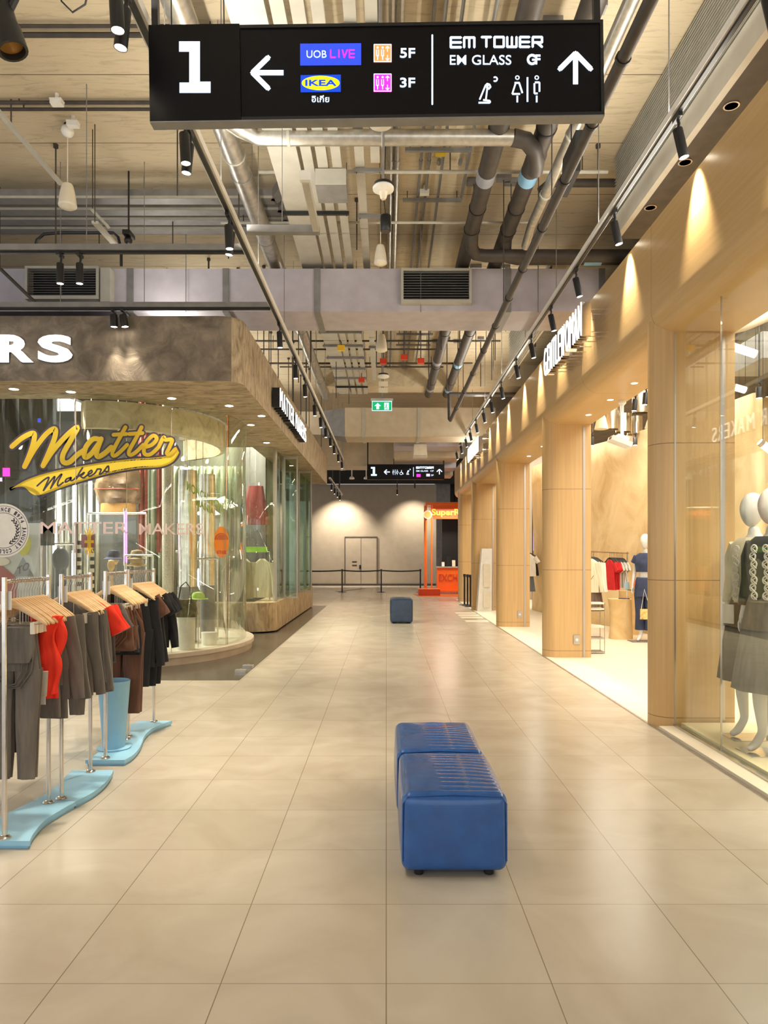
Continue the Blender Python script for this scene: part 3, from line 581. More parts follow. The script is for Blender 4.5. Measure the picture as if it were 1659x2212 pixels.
MB().add([(WX(690, D2Y), D2Y + 0.55, 5.05), (WX(745, D2Y), D2Y + 0.001, 4.90), (WX(745, D2Y), D2Y + 0.001, 5.72), (WX(690, D2Y), D2Y + 0.55, 5.72), (WX(690, D2Y), D2Y + 1.05, 5.05), (WX(745, D2Y), D2Y + 1.05, 4.90), (WX(745, D2Y), D2Y + 1.05, 5.72), (WX(690, D2Y), D2Y + 1.05, 5.72)], [(0, 1, 2, 3), (4, 5, 6, 7), (0, 1, 5, 4), (3, 2, 6, 7)]).build('angled_section', M['grey_paint'], d2)
MB().box(-6, WX(690, D2Y) - 0.001, D2Y + 0.55, D2Y + 1.05, 5.05, 5.72).build('narrow_section', M['beige_duct'], d2)
d3 = duct_box('air_duct', -5.5, WX(850, 24.5), 24.5, 25.6, 4.55, 5.5, M['beige_duct'], 'lower beige duct stub behind the exit sign duct', [WX(740, 24.5), WX(830, 24.5)])
d4 = thing('air_handler', 'stepped pale air handling duct above the far hanging sign', 'air duct', (1.3, 25.5, 4.4))
for k, (y, z0, z1) in enumerate([(22.4, 4.9, 5.1), (23.6, 4.7, 4.95), (24.8, 4.52, 4.8), (26.0, 4.4, 4.7)]): MB().box(WX(852, y), min(2.38, WX(1000, y)), y, y + 1.1, z0, z1).build('duct_step', M['beige_duct'] if k % 2 else M['purple_duct'], d4)
t = thing('wall_cassette', 'cream cassette box under the stepped duct', 'air unit', (WX(907, 22.3), 22.3, 4.5))
MB().prism([(WX(892, 22.3), 4.52), (WX(922, 22.3), 4.52), (WX(920, 22.3), 4.9), (WX(894, 22.3), 4.9)], lambda a, z, d: (a, d, z), 22.0, 22.39).build('casing', M['cream'], t)
MB().box(WX(893, 22.3), WX(921, 22.3), 21.99, 22.0, 4.53, 4.57).build('outlet_lip', M['galv_paint'], t)
duct_box('air_duct', -12, -0.2, 29, 30, 5.05, 5.7, M['beige_duct'], 'long beige duct far behind the hanging sign', [WX(735, 29)])
# ---- round silver spiral duct, with a cross branch
RX, RZ, RR = -1.65, 5.90, 0.115
t = thing('round_duct', 'long round silver duct running along the corridor under the slab', 'air duct', (RX, 9, RZ))
MB().cyl((RX, 1.5, RZ), (RX, 19.8, RZ), RR, n=24).build('duct_body', M['galv'], t)
for y in (3.2, 5.0, 6.2, 7.9, 9.6, 11.6, 13.6, 15.6, 17.6):
    MB().lathe([(RR, 0), (RR + 0.006, 0), (RR + 0.006, 0.02), (RR, 0.02)], (RX, y, RZ), 24, (0, 1, 0)).build('joint_ring', M['galv_paint'], t)
    MB().tube([(RX - RR - 0.008, y + 0.4, 6.4), (RX - RR - 0.006, y + 0.4, RZ)] + [(RX + (RR + 0.006) * cos(q), y + 0.4, RZ + (RR + 0.006) * sin(q)) for q in [pi + pi * k / 10 for k in range(11)]] + [(RX + RR + 0.008, y + 0.4, 6.4)], 0.004, 5).build('hanger_strap', M['grey_paint'], t)
BY = 7.36; BZ = RZ - 0.13
t = thing('round_duct', 'round silver branch duct crossing below the slab behind the hanging sign', 'air duct', (0, BY, BZ))
MB().tube([(RX + 0.05, BY - 0.18, RZ), (RX + 0.2, BY - 0.05, RZ - 0.05), (RX + 0.36, BY, BZ), (1.28, BY, BZ)], [0.115, 0.11, 0.078, 0.078], 22).build('duct_body', M['galv'], t)
MB().tube([(1.28, BY, BZ), (1.42, BY + 0.02, BZ - 0.02), (1.52, BY + 0.1, BZ - 0.08), (1.56, BY + 0.22, BZ - 0.14), (1.57, BY + 0.34, BZ - 0.16)], 0.085, 18).build('elbow', M['dark_pipe'], t)
for x in (-1.0, -0.05): MB().lathe([(0.078, 0), (0.086, 0), (0.086, 0.03), (0.078, 0.03)], (x, BY, BZ), 22, (1, 0, 0)).build('joint_ring', M['galv_paint'], t)
for x in (-0.9, 0.0, 0.9): MB().cyl((x, BY, BZ + 0.07), (x, BY, 6.4), 0.005, n=6).build('hanging_rod', M['grey_paint'], t)
# ---- pale trunkings
def trunk(x, w, y0, y1, z, label, drop=None, h=0.06):
    t = thing('cable_trunking', label, 'cable trunking', (x, (y0 + y1) / 2, z), 'pale trunkings under the slab')
    MB().box(x - w / 2, x + w / 2, y0, y1, z, z + h).build('trunk_body', M['galv_paint'], t)
    y = y0 + 0.9
    b = MB()
    while y < y1: b.box(x - w / 2 - 0.004, x + w / 2 + 0.004, y, y + 0.03, z - 0.004, z - 0.0005); y += 2.4
    b.build('coupler', M['galv'], t)
    return t
TZ = 5.80; H = TZ - CH
tx = [(-1.09, 0.30, 'wide pale trunking beside the round silver duct'), (-0.845, 0.11, 'narrow pale trunking next to the wide one'), (-0.69, 0.11, 'third pale trunking from the round silver duct'), (-0.535, 0.10, 'fourth pale trunking from the round silver duct'), (-0.29, 0.10, 'pale trunking above the white ceiling access point'), (-0.12, 0.10, 'pale trunking closest to the thin conduits')]
for i, (x, w, lb) in enumerate(tx): trunk(x, w, 1.5, [19.2, 19.2, 19.2, 19.2, 18.0, 8.0][i], TZ if i < 4 else TZ + 0.06, lb)
t = thing('pull_box', 'grey pull box hanging below the narrow trunkings', 'junction box', (-0.62, 8.1, 5.4))
MB().box(-0.78, -0.44, 8.0, 8.42, 5.62, 5.79).build('box_body', M['grey_paint'], t); MB().box(-0.78, -0.44, 7.985, 7.999, 5.62, 5.79).build('cover', M['galv_paint'], t)
def trapeze(y, x0, x1, z, label, mat=None):
    t = thing('trapeze_hanger', label, 'pipe hanger', ((x0 + x1) / 2, y, z), 'trapeze hangers under the slab')
    MB().box(x0, x1, y - 0.02, y + 0.02, z - 0.045, z - 0.006).build('cross_bar', mat or M['grey_paint'], t)
    for x in (x0 + 0.03, x1 - 0.03): MB().cyl((x, y, z - 0.06), (x, y, 6.4), 0.005, n=6).build('rod', M['dark_pipe'], t)
ys = [2.6, 3.9, 5.2, 6.75, 9.0, 12.0, 12.9, 13.8, 14.7, 15.6, 16.5, 17.4, 18.3]
for i, y in enumerate(ys): trapeze(y, -1.28, -0.46, TZ, 'grey trapeze hanger, %s along the wide pale trunking' % ORD[i], M['black'] if i in (4, 12) else None)
for i, y in enumerate([5.9, 6.9, 8.1, 9.2, 13.2, 15.0]): trapeze(y, -0.36, -0.04, TZ + 0.055, 'short trapeze hanger, %s along the pale trunking pair' % ORD[i])
# grey trays turning off over the corner shop
for k, (y, z, h, lb) in enumerate([(9.25, 6.08, 0.12, 'deep grey tray'), (9.56, 6.08, 0.09, 'second grey tray'), (9.84, 6.08, 0.09, 'third grey tray'), (10.12, 6.08, 0.09, 'fourth grey tray')]):
    t = thing('cable_tray', lb + ' running over the corner shop under the slab', 'cable tray', (-4, y, z), 'grey trays over the corner shop')
    xe = -1.42 + 0.04 * k
    MB().box(-9, xe, y, y + 0.16, z, z + h).build('tray_body', M['grey_paint'], t)
    MB().box(-9, xe, y - 0.004, y - 0.0005, z + 0.004, z + 0.035).build('lower_lip', M['galv_paint'], t)
    MB().bar((xe, y + 0.08, z + h / 2), (-1.28, y - 0.22, z + h / 2), 0.12, h).build('bend', M['grey_paint'], t)
    for x in (-5.2, -3.1): MB().cyl((x, y + 0.08, z + h), (x, y + 0.08, 6.4), 0.006, n=6).build('hanging_rod', M['dark_pipe'], t)
# L-shaped low trays beside the rail
t = thing('cable_tray', 'short perforated grey tray bridging from the lighting rail to the pale upright tray', 'cable tray', (-1.0, 7.05, 4.68))
MB().box(-1.34, -0.645, 7.0, 7.08, 4.66, 4.73).build('tray_body', M['grey_paint'], t)
MB().tube([(-1.0, 7.0, 5.9), (-1.0, 7.0, 4.76)], 0.004, 5).build('hanging_rod', M['grey_paint'], t)
MB().box(-0.705, -0.645, 6.1, 7.0, 4.66, 4.73).build('pale_leg', M['galv_paint'], t)
MB().box(-0.72, -0.63, 6.05, 6.1, 4.67, 4.75).build('end_box', M['white'], t)
# ---- dark insulated pipes
def pipe(name, pts, r, mat, label, rings=(), bands=(), group=None, hang=(), n=18):
    p = [Vector(q) for q in pts]
    t = thing(name, label, 'pipe', tuple((p[0] + p[-1]) / 2), group)
    MB().tube(p, r, n).build('pipe_body', mat, t)
    x, z = p[0].x, p[0].z
    for y in rings: MB().lathe([(r, 0), (r + 0.008, 0), (r + 0.008, 0.03), (r, 0.03)], (x, y, z), n, (0, 1, 0)).build('joint_ring', M['black'] if mat is M['dark_pipe'] else M['galv_paint'], t)
    for y, m in bands: MB().lathe([(r, 0), (r + 0.005, 0), (r + 0.005, 0.2), (r, 0.2)], (x, y, z), n, (0, 1, 0)).build('pipe_marker', m, t)
    for y in hang:
        MB().cyl((x, y, z + r), (x, y, 6.4), 0.006, n=6).build('hanging_rod', M['dark_pipe'], t)
        MB().box(x - 0.09, x + 0.09, y - 0.06, y + 0.06, 6.34, 6.4).build('anchor_plate', M['grey_paint'], t)
    return t
blue_m = pm('pipe_marker_blue', S(130, 176, 206), S(120, 164, 196), 5, 0.4); grey_m = pm('pipe_marker_grey', S(150, 152, 160), S(140, 142, 150), 5, 0.35)
PA, PB, PZ = 1.13, 1.61, 5.85
pipe('insulated_pipe', [(PA, 1.5, PZ), (PA, 19.5, PZ)], 0.10, M['dark_pipe'], 'thick dark insulated pipe with grey markers above the corridor', (3.0, 4.4, 6.2, 7.3, 9.0, 9.6, 12, 14, 16.5, 18), [(8.15, grey_m), (13.1, grey_m), (16.0, grey_m), (18.6, grey_m)], 'dark insulated pipes', (5.6, 7.0, 9.4, 12.5, 14.6, 16.4))
pipe('insulated_pipe', [(PB, 1.5, PZ), (PB, 19.5, PZ)], 0.10, M['dark_pipe'], 'thick dark insulated pipe with sky blue markers above the corridor', (3.0, 4.4, 6.2, 7.3, 9.0, 9.6, 12, 14, 16.5, 18), [(8.15, blue_m), (13.2, blue_m), (16.2, blue_m), (18.7, blue_m)], 'dark insulated pipes', (5.6, 7.0, 9.4, 12.5, 14.6, 16.4))
for k, (x, z, y) in enumerate([(PA, PZ - 0.18, 9.95), (PB, PZ - 0.14, 10.15)]):
    t = thing('insulated_pipe', 'dark branch pipe bending off the pipe with %s markers towards the veneer shop' % ('grey', 'sky blue')[k], 'pipe', (x + 1, y, z), 'dark branch pipes')
    MB().tube([(x, y - 0.35, z + 0.14), (x + 0.02, y - 0.16, z + 0.02), (x + 0.09, y - 0.03, z - 0.02), (x + 0.22, y, z - 0.03), (4.2, y, z - 0.03)], 0.085, 16).build('pipe_body', M['dark_pipe'], t)
    if k: MB().lathe([(0.086, 0), (0.09, 0), (0.09, 0.24), (0.086, 0.24)], (2.75, y, z - 0.03), 16, (1, 0, 0)).build('pipe_marker', blue_m, t)
pipe('silver_pipe', [(1.84, 1.5, 5.72), (1.84, 9.2, 5.72), (1.84, 9.6, 5.62)], 0.06, M['galv'], 'slim silver clad pipe beside the dark insulated pipes', (3.2, 5.2, 6.6, 7.2, 8.4), (), None, (4.8, 6.4, 8.8))
pipe('sprinkler_pipe', [(1.5, 1.0, 4.70), (1.5, 17.0, 4.70), (1.5, 17.3, 4.78), (1.5, 17.35, 5.4)], 0.042, M['dark_pipe'], 'slender dark sprinkler pipe running low along the corridor', (2.4, 3.6, 4.6, 5.3, 6.1, 7.0, 8.0, 8.9, 10, 11.2, 12.6, 14, 15.6), (), None, (4.2, 6.6, 9.3, 12.2, 15.2), 12)
pipe('sprinkler_pipe', [(1.5, 17.35, 5.38), (4.0, 17.35, 5.38)], 0.05, M['dark_pipe'], 'dark cross pipe feeding the sprinkler pipe near the beam', n=12)
pipe('sprinkler_pipe', [(1.9, 9.0, 6.05), (1.98, 9.0, 6.12), (2.1, 9.0, 6.15), (4.2, 9.0, 6.15)], 0.05, M['dark_pipe'], 'dark pipe turning off under the slab by the louvres', n=12)
# conduits on the slab
for i, (x, y1) in enumerate([(0.05, 19), (0.13, 19), (0.42, 19), (0.52, 19), (0.64, 18.2), (0.90, 9.8)]):
    m = M['galv'] if i < 2 else M['grey_paint']
    t = thing('conduit', '%s steel conduit on the slab counted from the pale trunkings' % ORD[i], 'conduit', (x, 9, 6.33), 'steel conduits along the slab')
    MB().cyl((x, 1.5, 6.33), (x + (0.1 if i > 3 else 0), y1, 6.33), 0.03 if i < 2 else 0.017, n=8).build('tube', m, t)
    for y in (4.5, 6.0, 7.3, 8.8): MB().cyl((x, y, 6.33), (x, y + 0.1, 6.33), 0.038 if i < 2 else 0.024, n=8).build('coupling', m, t)
for i, y in enumerate([4.9, 6.1, 7.4, 8.5, 9.7, 12.4, 13.2, 14.0, 14.8, 15.6, 16.4]):
    t = thing('strut_channel', '%s short strut channel carrying the steel conduits' % ORD[i], 'strut channel', (0.6, y, 6.28), 'short conduit struts')
    MB().box(0.22, 1.0, y - 0.022, y + 0.022, 6.26, 6.30).build('channel', M['grey_paint'], t)
    for x in (0.28, 0.94): MB().cyl((x, y, 6.26), (x, y, 6.4), 0.006, n=6).build('stud', M['dark_pipe'], t)
for i, (y, z, x0, x1, r) in enumerate([(8.55, 6.05, -1.5, 2.6, 0.022), (9.7, 5.98, -2.2, 2.0, 0.018), (13.4, 6.0, -3, 1.6, 0.02), (15.3, 6.05, -3, 2.4, 0.02), (12.3, 5.95, -4, 0.2, 0.02), (6.62, 6.36, -6, -1.3, 0.016), (6.72, 6.35, -6, -1.3, 0.024), (7.74, 6.36, -7, -1.2, 0.02), (7.84, 6.35, -7, -1.2, 0.018), (12.75, 6.1, -1.35, 1.4, 0.02), (13.95, 6.2, -2.6, 1.3, 0.018), (14.45, 6.05, -3.2, 0.4, 0.022), (16.1, 6.1, -2.8, 1.2, 0.02), (16.9, 6.0, -3.4, 2.0, 0.022), (17.8, 6.15, -2.6, 1.4, 0.018)]):
    t = thing('conduit', '%s thin conduit crossing the corridor under the slab' % ORD[i], 'conduit', ((x0 + x1) / 2, y, z), 'thin cross conduits')
    MB().cyl((x0, y, z), (x1, y, z), r, n=8).build('tube', M['galv_paint'] if i < 2 else M['dark_pipe'], t)
    for x in (x0 + 0.3, (x0 + x1) / 2 + 0.2, x1 - 0.3): MB().cyl((x, y, z), (x, y, 6.4), 0.007, n=6).build('clip_rod', M['dark_pipe'], t)
sl = thing('strut_pole', 'long pale diagonal strut pole under the slab over the corner shop', 'strut', (-3.5, 6, 5.9))
MB().bar((WX(-14, 7.5), 7.5, WZ(228, 7.5)), (WX(132, 8.5), 8.5, WZ(398, 8.5)), 0.05, 0.03).build('pole', M['galv_paint'], sl)
MB().cyl((WX(24, 7.75), 7.75, WZ(272, 7.75)), (WX(24, 7.75), 7.75, 6.4), 0.008, n=6).build('hanging_rod', M['dark_pipe'], sl)
for i, (a, bq) in enumerate([((WX(205, 8.2), 8.2, WZ(480, 8.2)), (WX(250, 9.6), 9.6, WZ(530, 9.6))), ((WX(0, 9.6), 9.6, WZ(580, 9.6)), (WX(78, 9.5), 9.5, WZ(655, 9.5))), ((WX(200, 8.3), 8.3, WZ(455, 8.3)), (WX(234, 8.3), 8.3, WZ(490, 8.3)))]):
    t = thing('brace', ['slim brace between the grey trays and the mauve duct', 'dark angled brace in front of the mauve duct', 'short pale brace below the grey trays'][i], 'brace', a)
    MB().bar(a, bq, 0.07, 0.03).build('brace_bar', [M['galv_paint'], M['dark_pipe'], M['galv_paint']][i], t); MB().cyl(a, (a[0], a[1], 6.4), 0.006, n=6).build('hanging_rod', M['dark_pipe'], t)
# ---- things hung from or fixed under the slab
def speaker(px, py, Y, wpx, hpx, label):
    x, z = WX(px, Y), WZ(py, Y); r = wpx * Y / F / 2; h = hpx * Y / F
    t = thing('pendant_speaker', label, 'speaker', (x, Y, z - h / 2), 'cream pendant speakers')
    MB().lathe([(0, h / 2), (r * 0.52, h / 2), (r * 0.62, h * 0.44), (r * 0.84, h * 0.1), (r * 0.97, -h * 0.25), (r, -h * 0.36), (r * 0.97, -h * 0.40), (r * 0.7, -h * 0.46), (0, -h * 0.5)], (x, Y, z), 24).build('body', M['cream'], t)
    MB().lathe([(r * 0.995, -h * 0.33), (r * 1.012, -h * 0.33), (r * 1.0, -h * 0.39), (r * 0.98, -h * 0.39)], (x, Y, z), 24).build('grille_rim', M['white'], t)
    MB().cyl((x, Y, z + h / 2), (x, Y, 6.4), 0.006, n=6).build('hanging_cord', M['cream'], t)
    MB().cyl((x, Y, z + h / 2), (x, Y, z + h / 2 + 0.012), r * 0.3, n=10).build('cap', M['black'], t)
speaker(146, 425, 8.19, 38, 54, 'cream pendant speaker hanging over the corner shop')
speaker(822, 552, 9.6, 28, 44, 'cream pendant speaker hanging in front of the mauve duct')
speaker(824, 742, 13.0, 25, 38, 'cream pendant speaker hanging beyond the mauve duct')
def ceiling_pod(x, y, z, r, label, pointed=True):
    t = thing('ceiling_access_point', label, 'access point', (x, y, z), 'white round ceiling pods')
    MB().lathe([(0, 0.04), (r * 0.9, 0.04), (r, 0.025), (r * 0.98, 0.0), (r * 0.45, -0.02), (0, -0.025)], (x, y, z), 24).build('body', M['white'], t)
    MB().lathe([(0, 0.075), (r * 0.85, 0.07), (r * 0.9, 0.042), (0, 0.042)], (x, y, z), 24).build('mount', M['black'], t)
    if pointed: MB().lathe([(r * 0.42, -0.021), (r * 0.3, -0.075), (r * 0.2, -0.09), (0, -0.09)], (x, y, z), 16).build('sensor', M['cream'], t)
    MB().cyl((x, y, z + 0.07), (x, y, 6.4), 0.012, n=6).build('hanging_rod', M['grey_paint'], t)
ceiling_pod(WX(828, 7.2), 7.2, WZ(411, 7.2), 0.105, 'white round access point with a lower sensor under the slab')
ceiling_pod(WX(822, 5.6), 5.6, WZ(270, 5.6), 0.09, 'white dome just under the hanging sign edge', False)
ceiling_pod(WX(828, 15.2), 15.2, WZ(815, 15.2), 0.12, 'white round access point above the exit sign', False)
for i, (py, Y) in enumerate([(829, 15.8), (843, 16.3)]):
    t = thing('emergency_lamp', '%s pale box lamp stacked behind the exit sign' % ORD[i], 'lamp', (WX(828, Y), Y, WZ(py, Y)), 'pale box lamps over the exit sign')
    w = 10 * Y / F; MB().box(WX(828, Y) - w, WX(828, Y) + w, Y - 0.06, Y + 0.06, WZ(py + 4, Y), WZ(py - 4, Y)).build('casing', M['cream'], t)
    MB().cyl((WX(828, Y), Y, WZ(py - 4, Y)), (WX(828, Y), Y, 6.4), 0.012, n=6).build('hanging_rod', M['grey_paint'], t)
def black_box(px, py, Y, w, h, label, rod=True):
    x, z = WX(px, Y), WZ(py, Y); w = w * Y / F / 2; h = h * Y / F / 2
    t = thing('hanging_speaker', label, 'speaker', (x, Y, z - h), 'small dark hanging boxes')
    MB().lathe([(w * 0.96, h), (w, h * 0.96), (w, -h * 0.96), (w * 0.96, -h), (0, -h)], (x, Y, z), 18).lathe([(0, h), (w * 0.96, h)], (x, Y, z), 18).build('casing', M['black'], t)
    MB().lathe([(0, -h * 1.002), (w * 0.9, -h * 1.01), (w * 0.9, -h * 1.03), (0, -h * 1.04)], (x, Y, z), 18).build('baffle', M['dark_pipe'], t)
    MB().tube([(x, Y, z + h), (x - 0.02, Y, z + h + 0.2), (x, Y, 6.4)], 0.005, 5).build('hanging_cord', M['black'], t)
black_box(833, 483, 8.6, 23, 34, 'black cylinder speaker hanging by the cream pendant speaker')
for i, (px, py, Y, w, h) in enumerate([(950, 22, 0, 0, 0)]): pass
t = thing('hanging_baffle', 'narrow black panel hanging between the silver pipe and the sprinkler pipe', 'panel', (1.82, 7.1, 5.3))
MB().obox((WX(1234, 7.0), 7.0, WZ(356, 7.0)), (0.033, 0, 0), (0, 0.25, 0), (0.012, 0, 0.19)).build('panel', M['black'], t); MB().cyl((WX(1234, 7.0), 7.0, WZ(316, 7.0)), (WX(1234, 7.0), 7.0, 6.4), 0.006, n=6).build('hanging_rod', M['black'], t)
for i, (px, py) in enumerate([(123, 223), (158, 270), (917, 417), (952, 331)]):
    z = 6.3; Y = (z - CH) * F / (CY - py); x = WX(px, Y)
    t = thing('junction_box', ['white junction box on the slab conduits', 'white junction box beside the round ball mount', 'white junction box on the slab between the pipes', 'yellow junction box on the slab conduits'][i], 'junction box', (x, Y, z), None)
    MB().box(x - 0.06, x + 0.06, Y - 0.04, Y + 0.04, z - 0.02, z + 0.02).build('casing', M['yellow'] if i == 3 else M['white'], t)
    MB().box(x - 0.063, x + 0.063, Y - 0.043, Y + 0.043, z + 0.02, z + 0.035).cyl((x, Y, z + 0.035), (x, Y, 6.4), 0.02, n=8).build('cover', M['yellow'] if i == 3 else M['white'], t)
t = thing('ball_mount', 'white ball mount on the slab holding the speaker cord', 'mount', (WX(146, 8.19), 8.19, 6.25)); MB().ball((WX(146, 8.19), 8.19, 6.32), 0.07).build('ball', M['white'], t)
MB().cyl((WX(146, 8.19), 8.19, 6.36), (WX(146, 8.19), 8.19, 6.4), 0.04, n=10).build('collar', M['black'], t)
for i, (px, py, Y, c) in enumerate([(737, 752, 14.5, 'yellow'), (909, 780, 15, 'red'), (781, 821, 17, 'red'), (828, 781, 14.6, 'red'), (873, 772, 14.9, 'red')]):
    x, z = WX(px, Y), WZ(py, Y)
    t = thing('junction_box', ['yellow box clipped between the trunkings beyond the mauve duct', 'red valve box beside the conduits beyond the mauve duct', 'red box at the far end of the trunkings', 'red bracket just under the third cream speaker', 'upper red box beside the conduits'][i], 'junction box', (x, Y, z), None)
    m = M['yellow'] if c == 'yellow' else pm('signal_red', S(206, 66, 40), S(190, 56, 34), 5, 0.4)
    MB().box(x - 0.07, x + 0.07, Y - 0.05, Y + 0.05, z - 0.05, z + 0.05).build('casing', m, t); MB().cyl((x, Y, z + 0.05), (x, Y, 6.4), 0.01, n=6).build('hanging_rod', M['dark_pipe'], t)
for i, (x, y) in enumerate([(-3.9, 8.6), (-4.7, 8.4), (-2.35, 8.2), (-3.9, 9.9), (-2.9, 9.9), (-2.1, 9.7), (-1.8, 8.9), (-0.4, 9.9), (2.0, 4.3), (2.5, 8.6), (-1.3, 12.6), (-1.6, 13.3), (-1.5, 14.4), (-1.1, 16.0), (-0.9, 17.6), (2.0, 13.6), (2.2, 15.2), (1.9, 18.0)]):
    t = thing('hanging_rod', '%s thin dark drop rod under the slab' % ORD[i], 'rod', (x, y, 5.4), 'thin drop rods')
    z0 = [5.2, 4.72, 5.6, 5.72, 5.72, 5.5, 5.6, 5.7, 5.0, 5.6, 4.9, 4.7, 4.8, 5.0, 5.2, 5.0, 5.2, 5.4][i]
    MB().cyl((x, y, z0), (x, y, 6.4), 0.009, n=6).build('rod', M['dark_pipe'], t); MB().cyl((x, y, 6.36), (x, y, 6.4), 0.03, n=8).build('anchor', M['dark_pipe'], t)
for i, (x, y) in enumerate([(-2.9, 11.9), (-2.5, 12.3), (-2.05, 12.2), (-2.6, 13.2), (-2.0, 13.5), (-2.3, 14.3), (-1.95, 15.2), (-2.5, 15.8), (-2.1, 16.5), (-1.9, 17.3), (-2.4, 17.9), (-2.0, 18.9), (-2.3, 19.6), (-1.8, 20.2)]):
    t = thing('hanging_rod', '%s dark drop rod over the side of the plaster fascia' % ORD[i], 'rod', (x, y, 4.5), 'drop rods over the plaster fascia')
    MB().cyl((x, y, 4.55), (x, y, 6.4), 0.016 if i % 3 == 0 else 0.01, n=6).build('rod', M['dark_pipe'], t); MB().cyl((x, y, 6.36), (x, y, 6.4), 0.03, n=8).build('anchor', M['dark_pipe'], t)
for i, (x, y) in enumerate([(0.95, 12.6), (1.35, 13.4), (2.0, 12.2), (2.15, 14.4), (0.9, 15.4), (1.35, 16.2), (2.1, 16.2), (-0.2, 14.9)]):
    t = thing('hanging_rod', '%s dark drop rod beside the insulated pipes past the mauve duct' % ORD[i], 'rod', (x, y, 5.2), 'drop rods past the mauve duct')
    MB().cyl((x, y, 5.1 + 0.1 * (i % 4)), (x, y, 6.4), 0.011, n=6).build('rod', M['dark_pipe'], t); MB().box(x - 0.07, x + 0.07, y - 0.05, y + 0.05, 6.34, 6.4).build('anchor', M['grey_paint'], t)
t = thing('camera_dome', 'small black ceiling camera on the slab above the cross rail', 'camera', (WX(277, 9.2), 9.2, 5.7))
MB().ball((WX(277, 9.2), 9.2, WZ(520, 9.2)), (0.05, 0.06, 0.05)).build('body', M['black'], t); MB().box(WX(270, 9.2), WX(286, 9.2), 9.1, 9.3, WZ(512, 9.2), WZ(503, 9.2)).cyl((WX(278, 9.2), 9.2, WZ(505, 9.2)), (WX(278, 9.2), 9.2, 6.4), 0.012, n=6).build('mount', M['black'], t)
t = thing('cable_loop', 'dark cable arch hanging over the corner shop behind the cross rail', 'cable', (-4.2, 10, 5.8))
MB().tube([W(75, 535, 9.9), W(80, 518, 9.9), W(95, 506, 9.9), (WX(130, 9.9), 9.9, WZ(503, 9.9)), W(245, 503, 9.9), W(255, 512, 9.9), W(262, 540, 9.9), W(262, 575, 9.9)], 0.02, 7).build('cable', M['black'], t)
# ---- louvre screen and dark ledge above the veneer fascia
t = thing('louvre_screen', 'tall screen of thin horizontal louvres above the veneer fascia', 'louvre', (2.78, 5, 5.3))
b = MB(); z = 5.42
while z < 6.38: b.obox((2.78, 4.9, z), (0.022, 0, 0.010), (0, 3.9, 0), (-0.001, 0, 0.002)); z += 0.036
b.build('louvre_blades', M['galv_paint'], t)
for y in (2.4, 5.4, 7.0, 8.8): MB().box(2.80, 2.83, y - 0.02, y + 0.02, 5.38, 6.395).build('post', M['dark_pipe'], t)
MB().box(2.95, 2.97, 1, 8.8, 5.4, 6.39).build('backing_panel', M['grey_paint'], t)
t = thing('service_ledge', 'dark soffit ledge with a pale edge between the louvres and the veneer fascia', 'ledge', (2.9, 5, 5.15))
MB().box(2.66, 3.1, 1, 8.3, 5.155, 5.38).build('ledge_body', M['dark_pipe'], t); MB().box(2.60, 2.66, 1, 8.3, 5.155, 5.40).build('edge_angle', M['galv_paint'], t)
t = thing('louvre_screen', 'second louvre screen beyond the mauve duct above the fascia', 'louvre', (2.78, 14, 5.3))
b = MB(); z = 5.42
while z < 6.38: b.obox((2.7, 14.0, z), (0.022, 0, 0.010), (0, 2.0, 0), (-0.001, 0, 0.002)); z += 0.06
b.build('louvre_blades', M['galv_paint'], t)
for y in (12.1, 13.4, 15.0): MB().box(2.72, 2.75, y - 0.02, y + 0.02, 5.38, 6.4).build('post', M['dark_pipe'], t)
# ================================================================== SIGNS
def stroke_word(b, word, fn, x0, y0, cw, ch, gap, w, d0, d1):
    G = {'E': [[(0, 0), (0, 1)], [(0, 1), (1, 1)], [(0, .5), (1, .5)], [(0, 0), (1, 0)]], 'M': [[(0, 0), (0, 1), (1, 1), (1, 0)], [(.5, 1), (.5, 0)]], 'T': [[(0, 1), (1, 1)], [(.5, 1), (.5, 0)]],
         'O': [[(0, 0), (0, 1), (1, 1), (1, 0), (0, 0)]], 'W': [[(0, 1), (0, 0), (1, 0), (1, 1)], [(.5, 0), (.5, 1)]], 'R': [[(0, 0), (0, 1), (1, 1), (1, .45), (0, .45)], [(.45, .45), (1, 0)]],
         'L': [[(0, 1), (0, 0), (1, 0)]], 'I': [[(.3, 1), (.3, 0)]], 'V': [[(0, 1), (.35, 0), (1, 1)]]}
    x = x0
    for c in word:
        if c == ' ': x += cw * 0.75; continue
        for st in G[c]:
            b.ribbon([(x + p * cw, y0 + q * ch) for p, q in st], w, fn, d0, d1, rnd=True, joint=4)
        x += (cw * 0.6 if c == 'I' else cw) + gap
def hang_sign(name, label, px0, px1, pyt, pyb, Y, roll, near):
    cx, cz = (px0 + px1) / 2, (pyt + pyb) / 2
    c = W(cx, cz, Y); k = Y / F; cr, sr = cos(roll), sin(roll)
    t = thing(name, label, 'hanging sign', tuple(c), 'black lit direction signs'); t.rotation_euler = (0, -roll, 0)
    def fn(px, py, d):      # position on the sign face, d metres proud of it
        x, z = (px - cx) * k, -(py - cz) * k
        return (x * cr + z * sr, -d, -x * sr + z * cr)
    hw, hh = (px1 - px0) * k / 2, (pyb - pyt) * k / 2
    split = -hw + 2 * hw * 0.2
    return t, fn, hw, hh, split, k
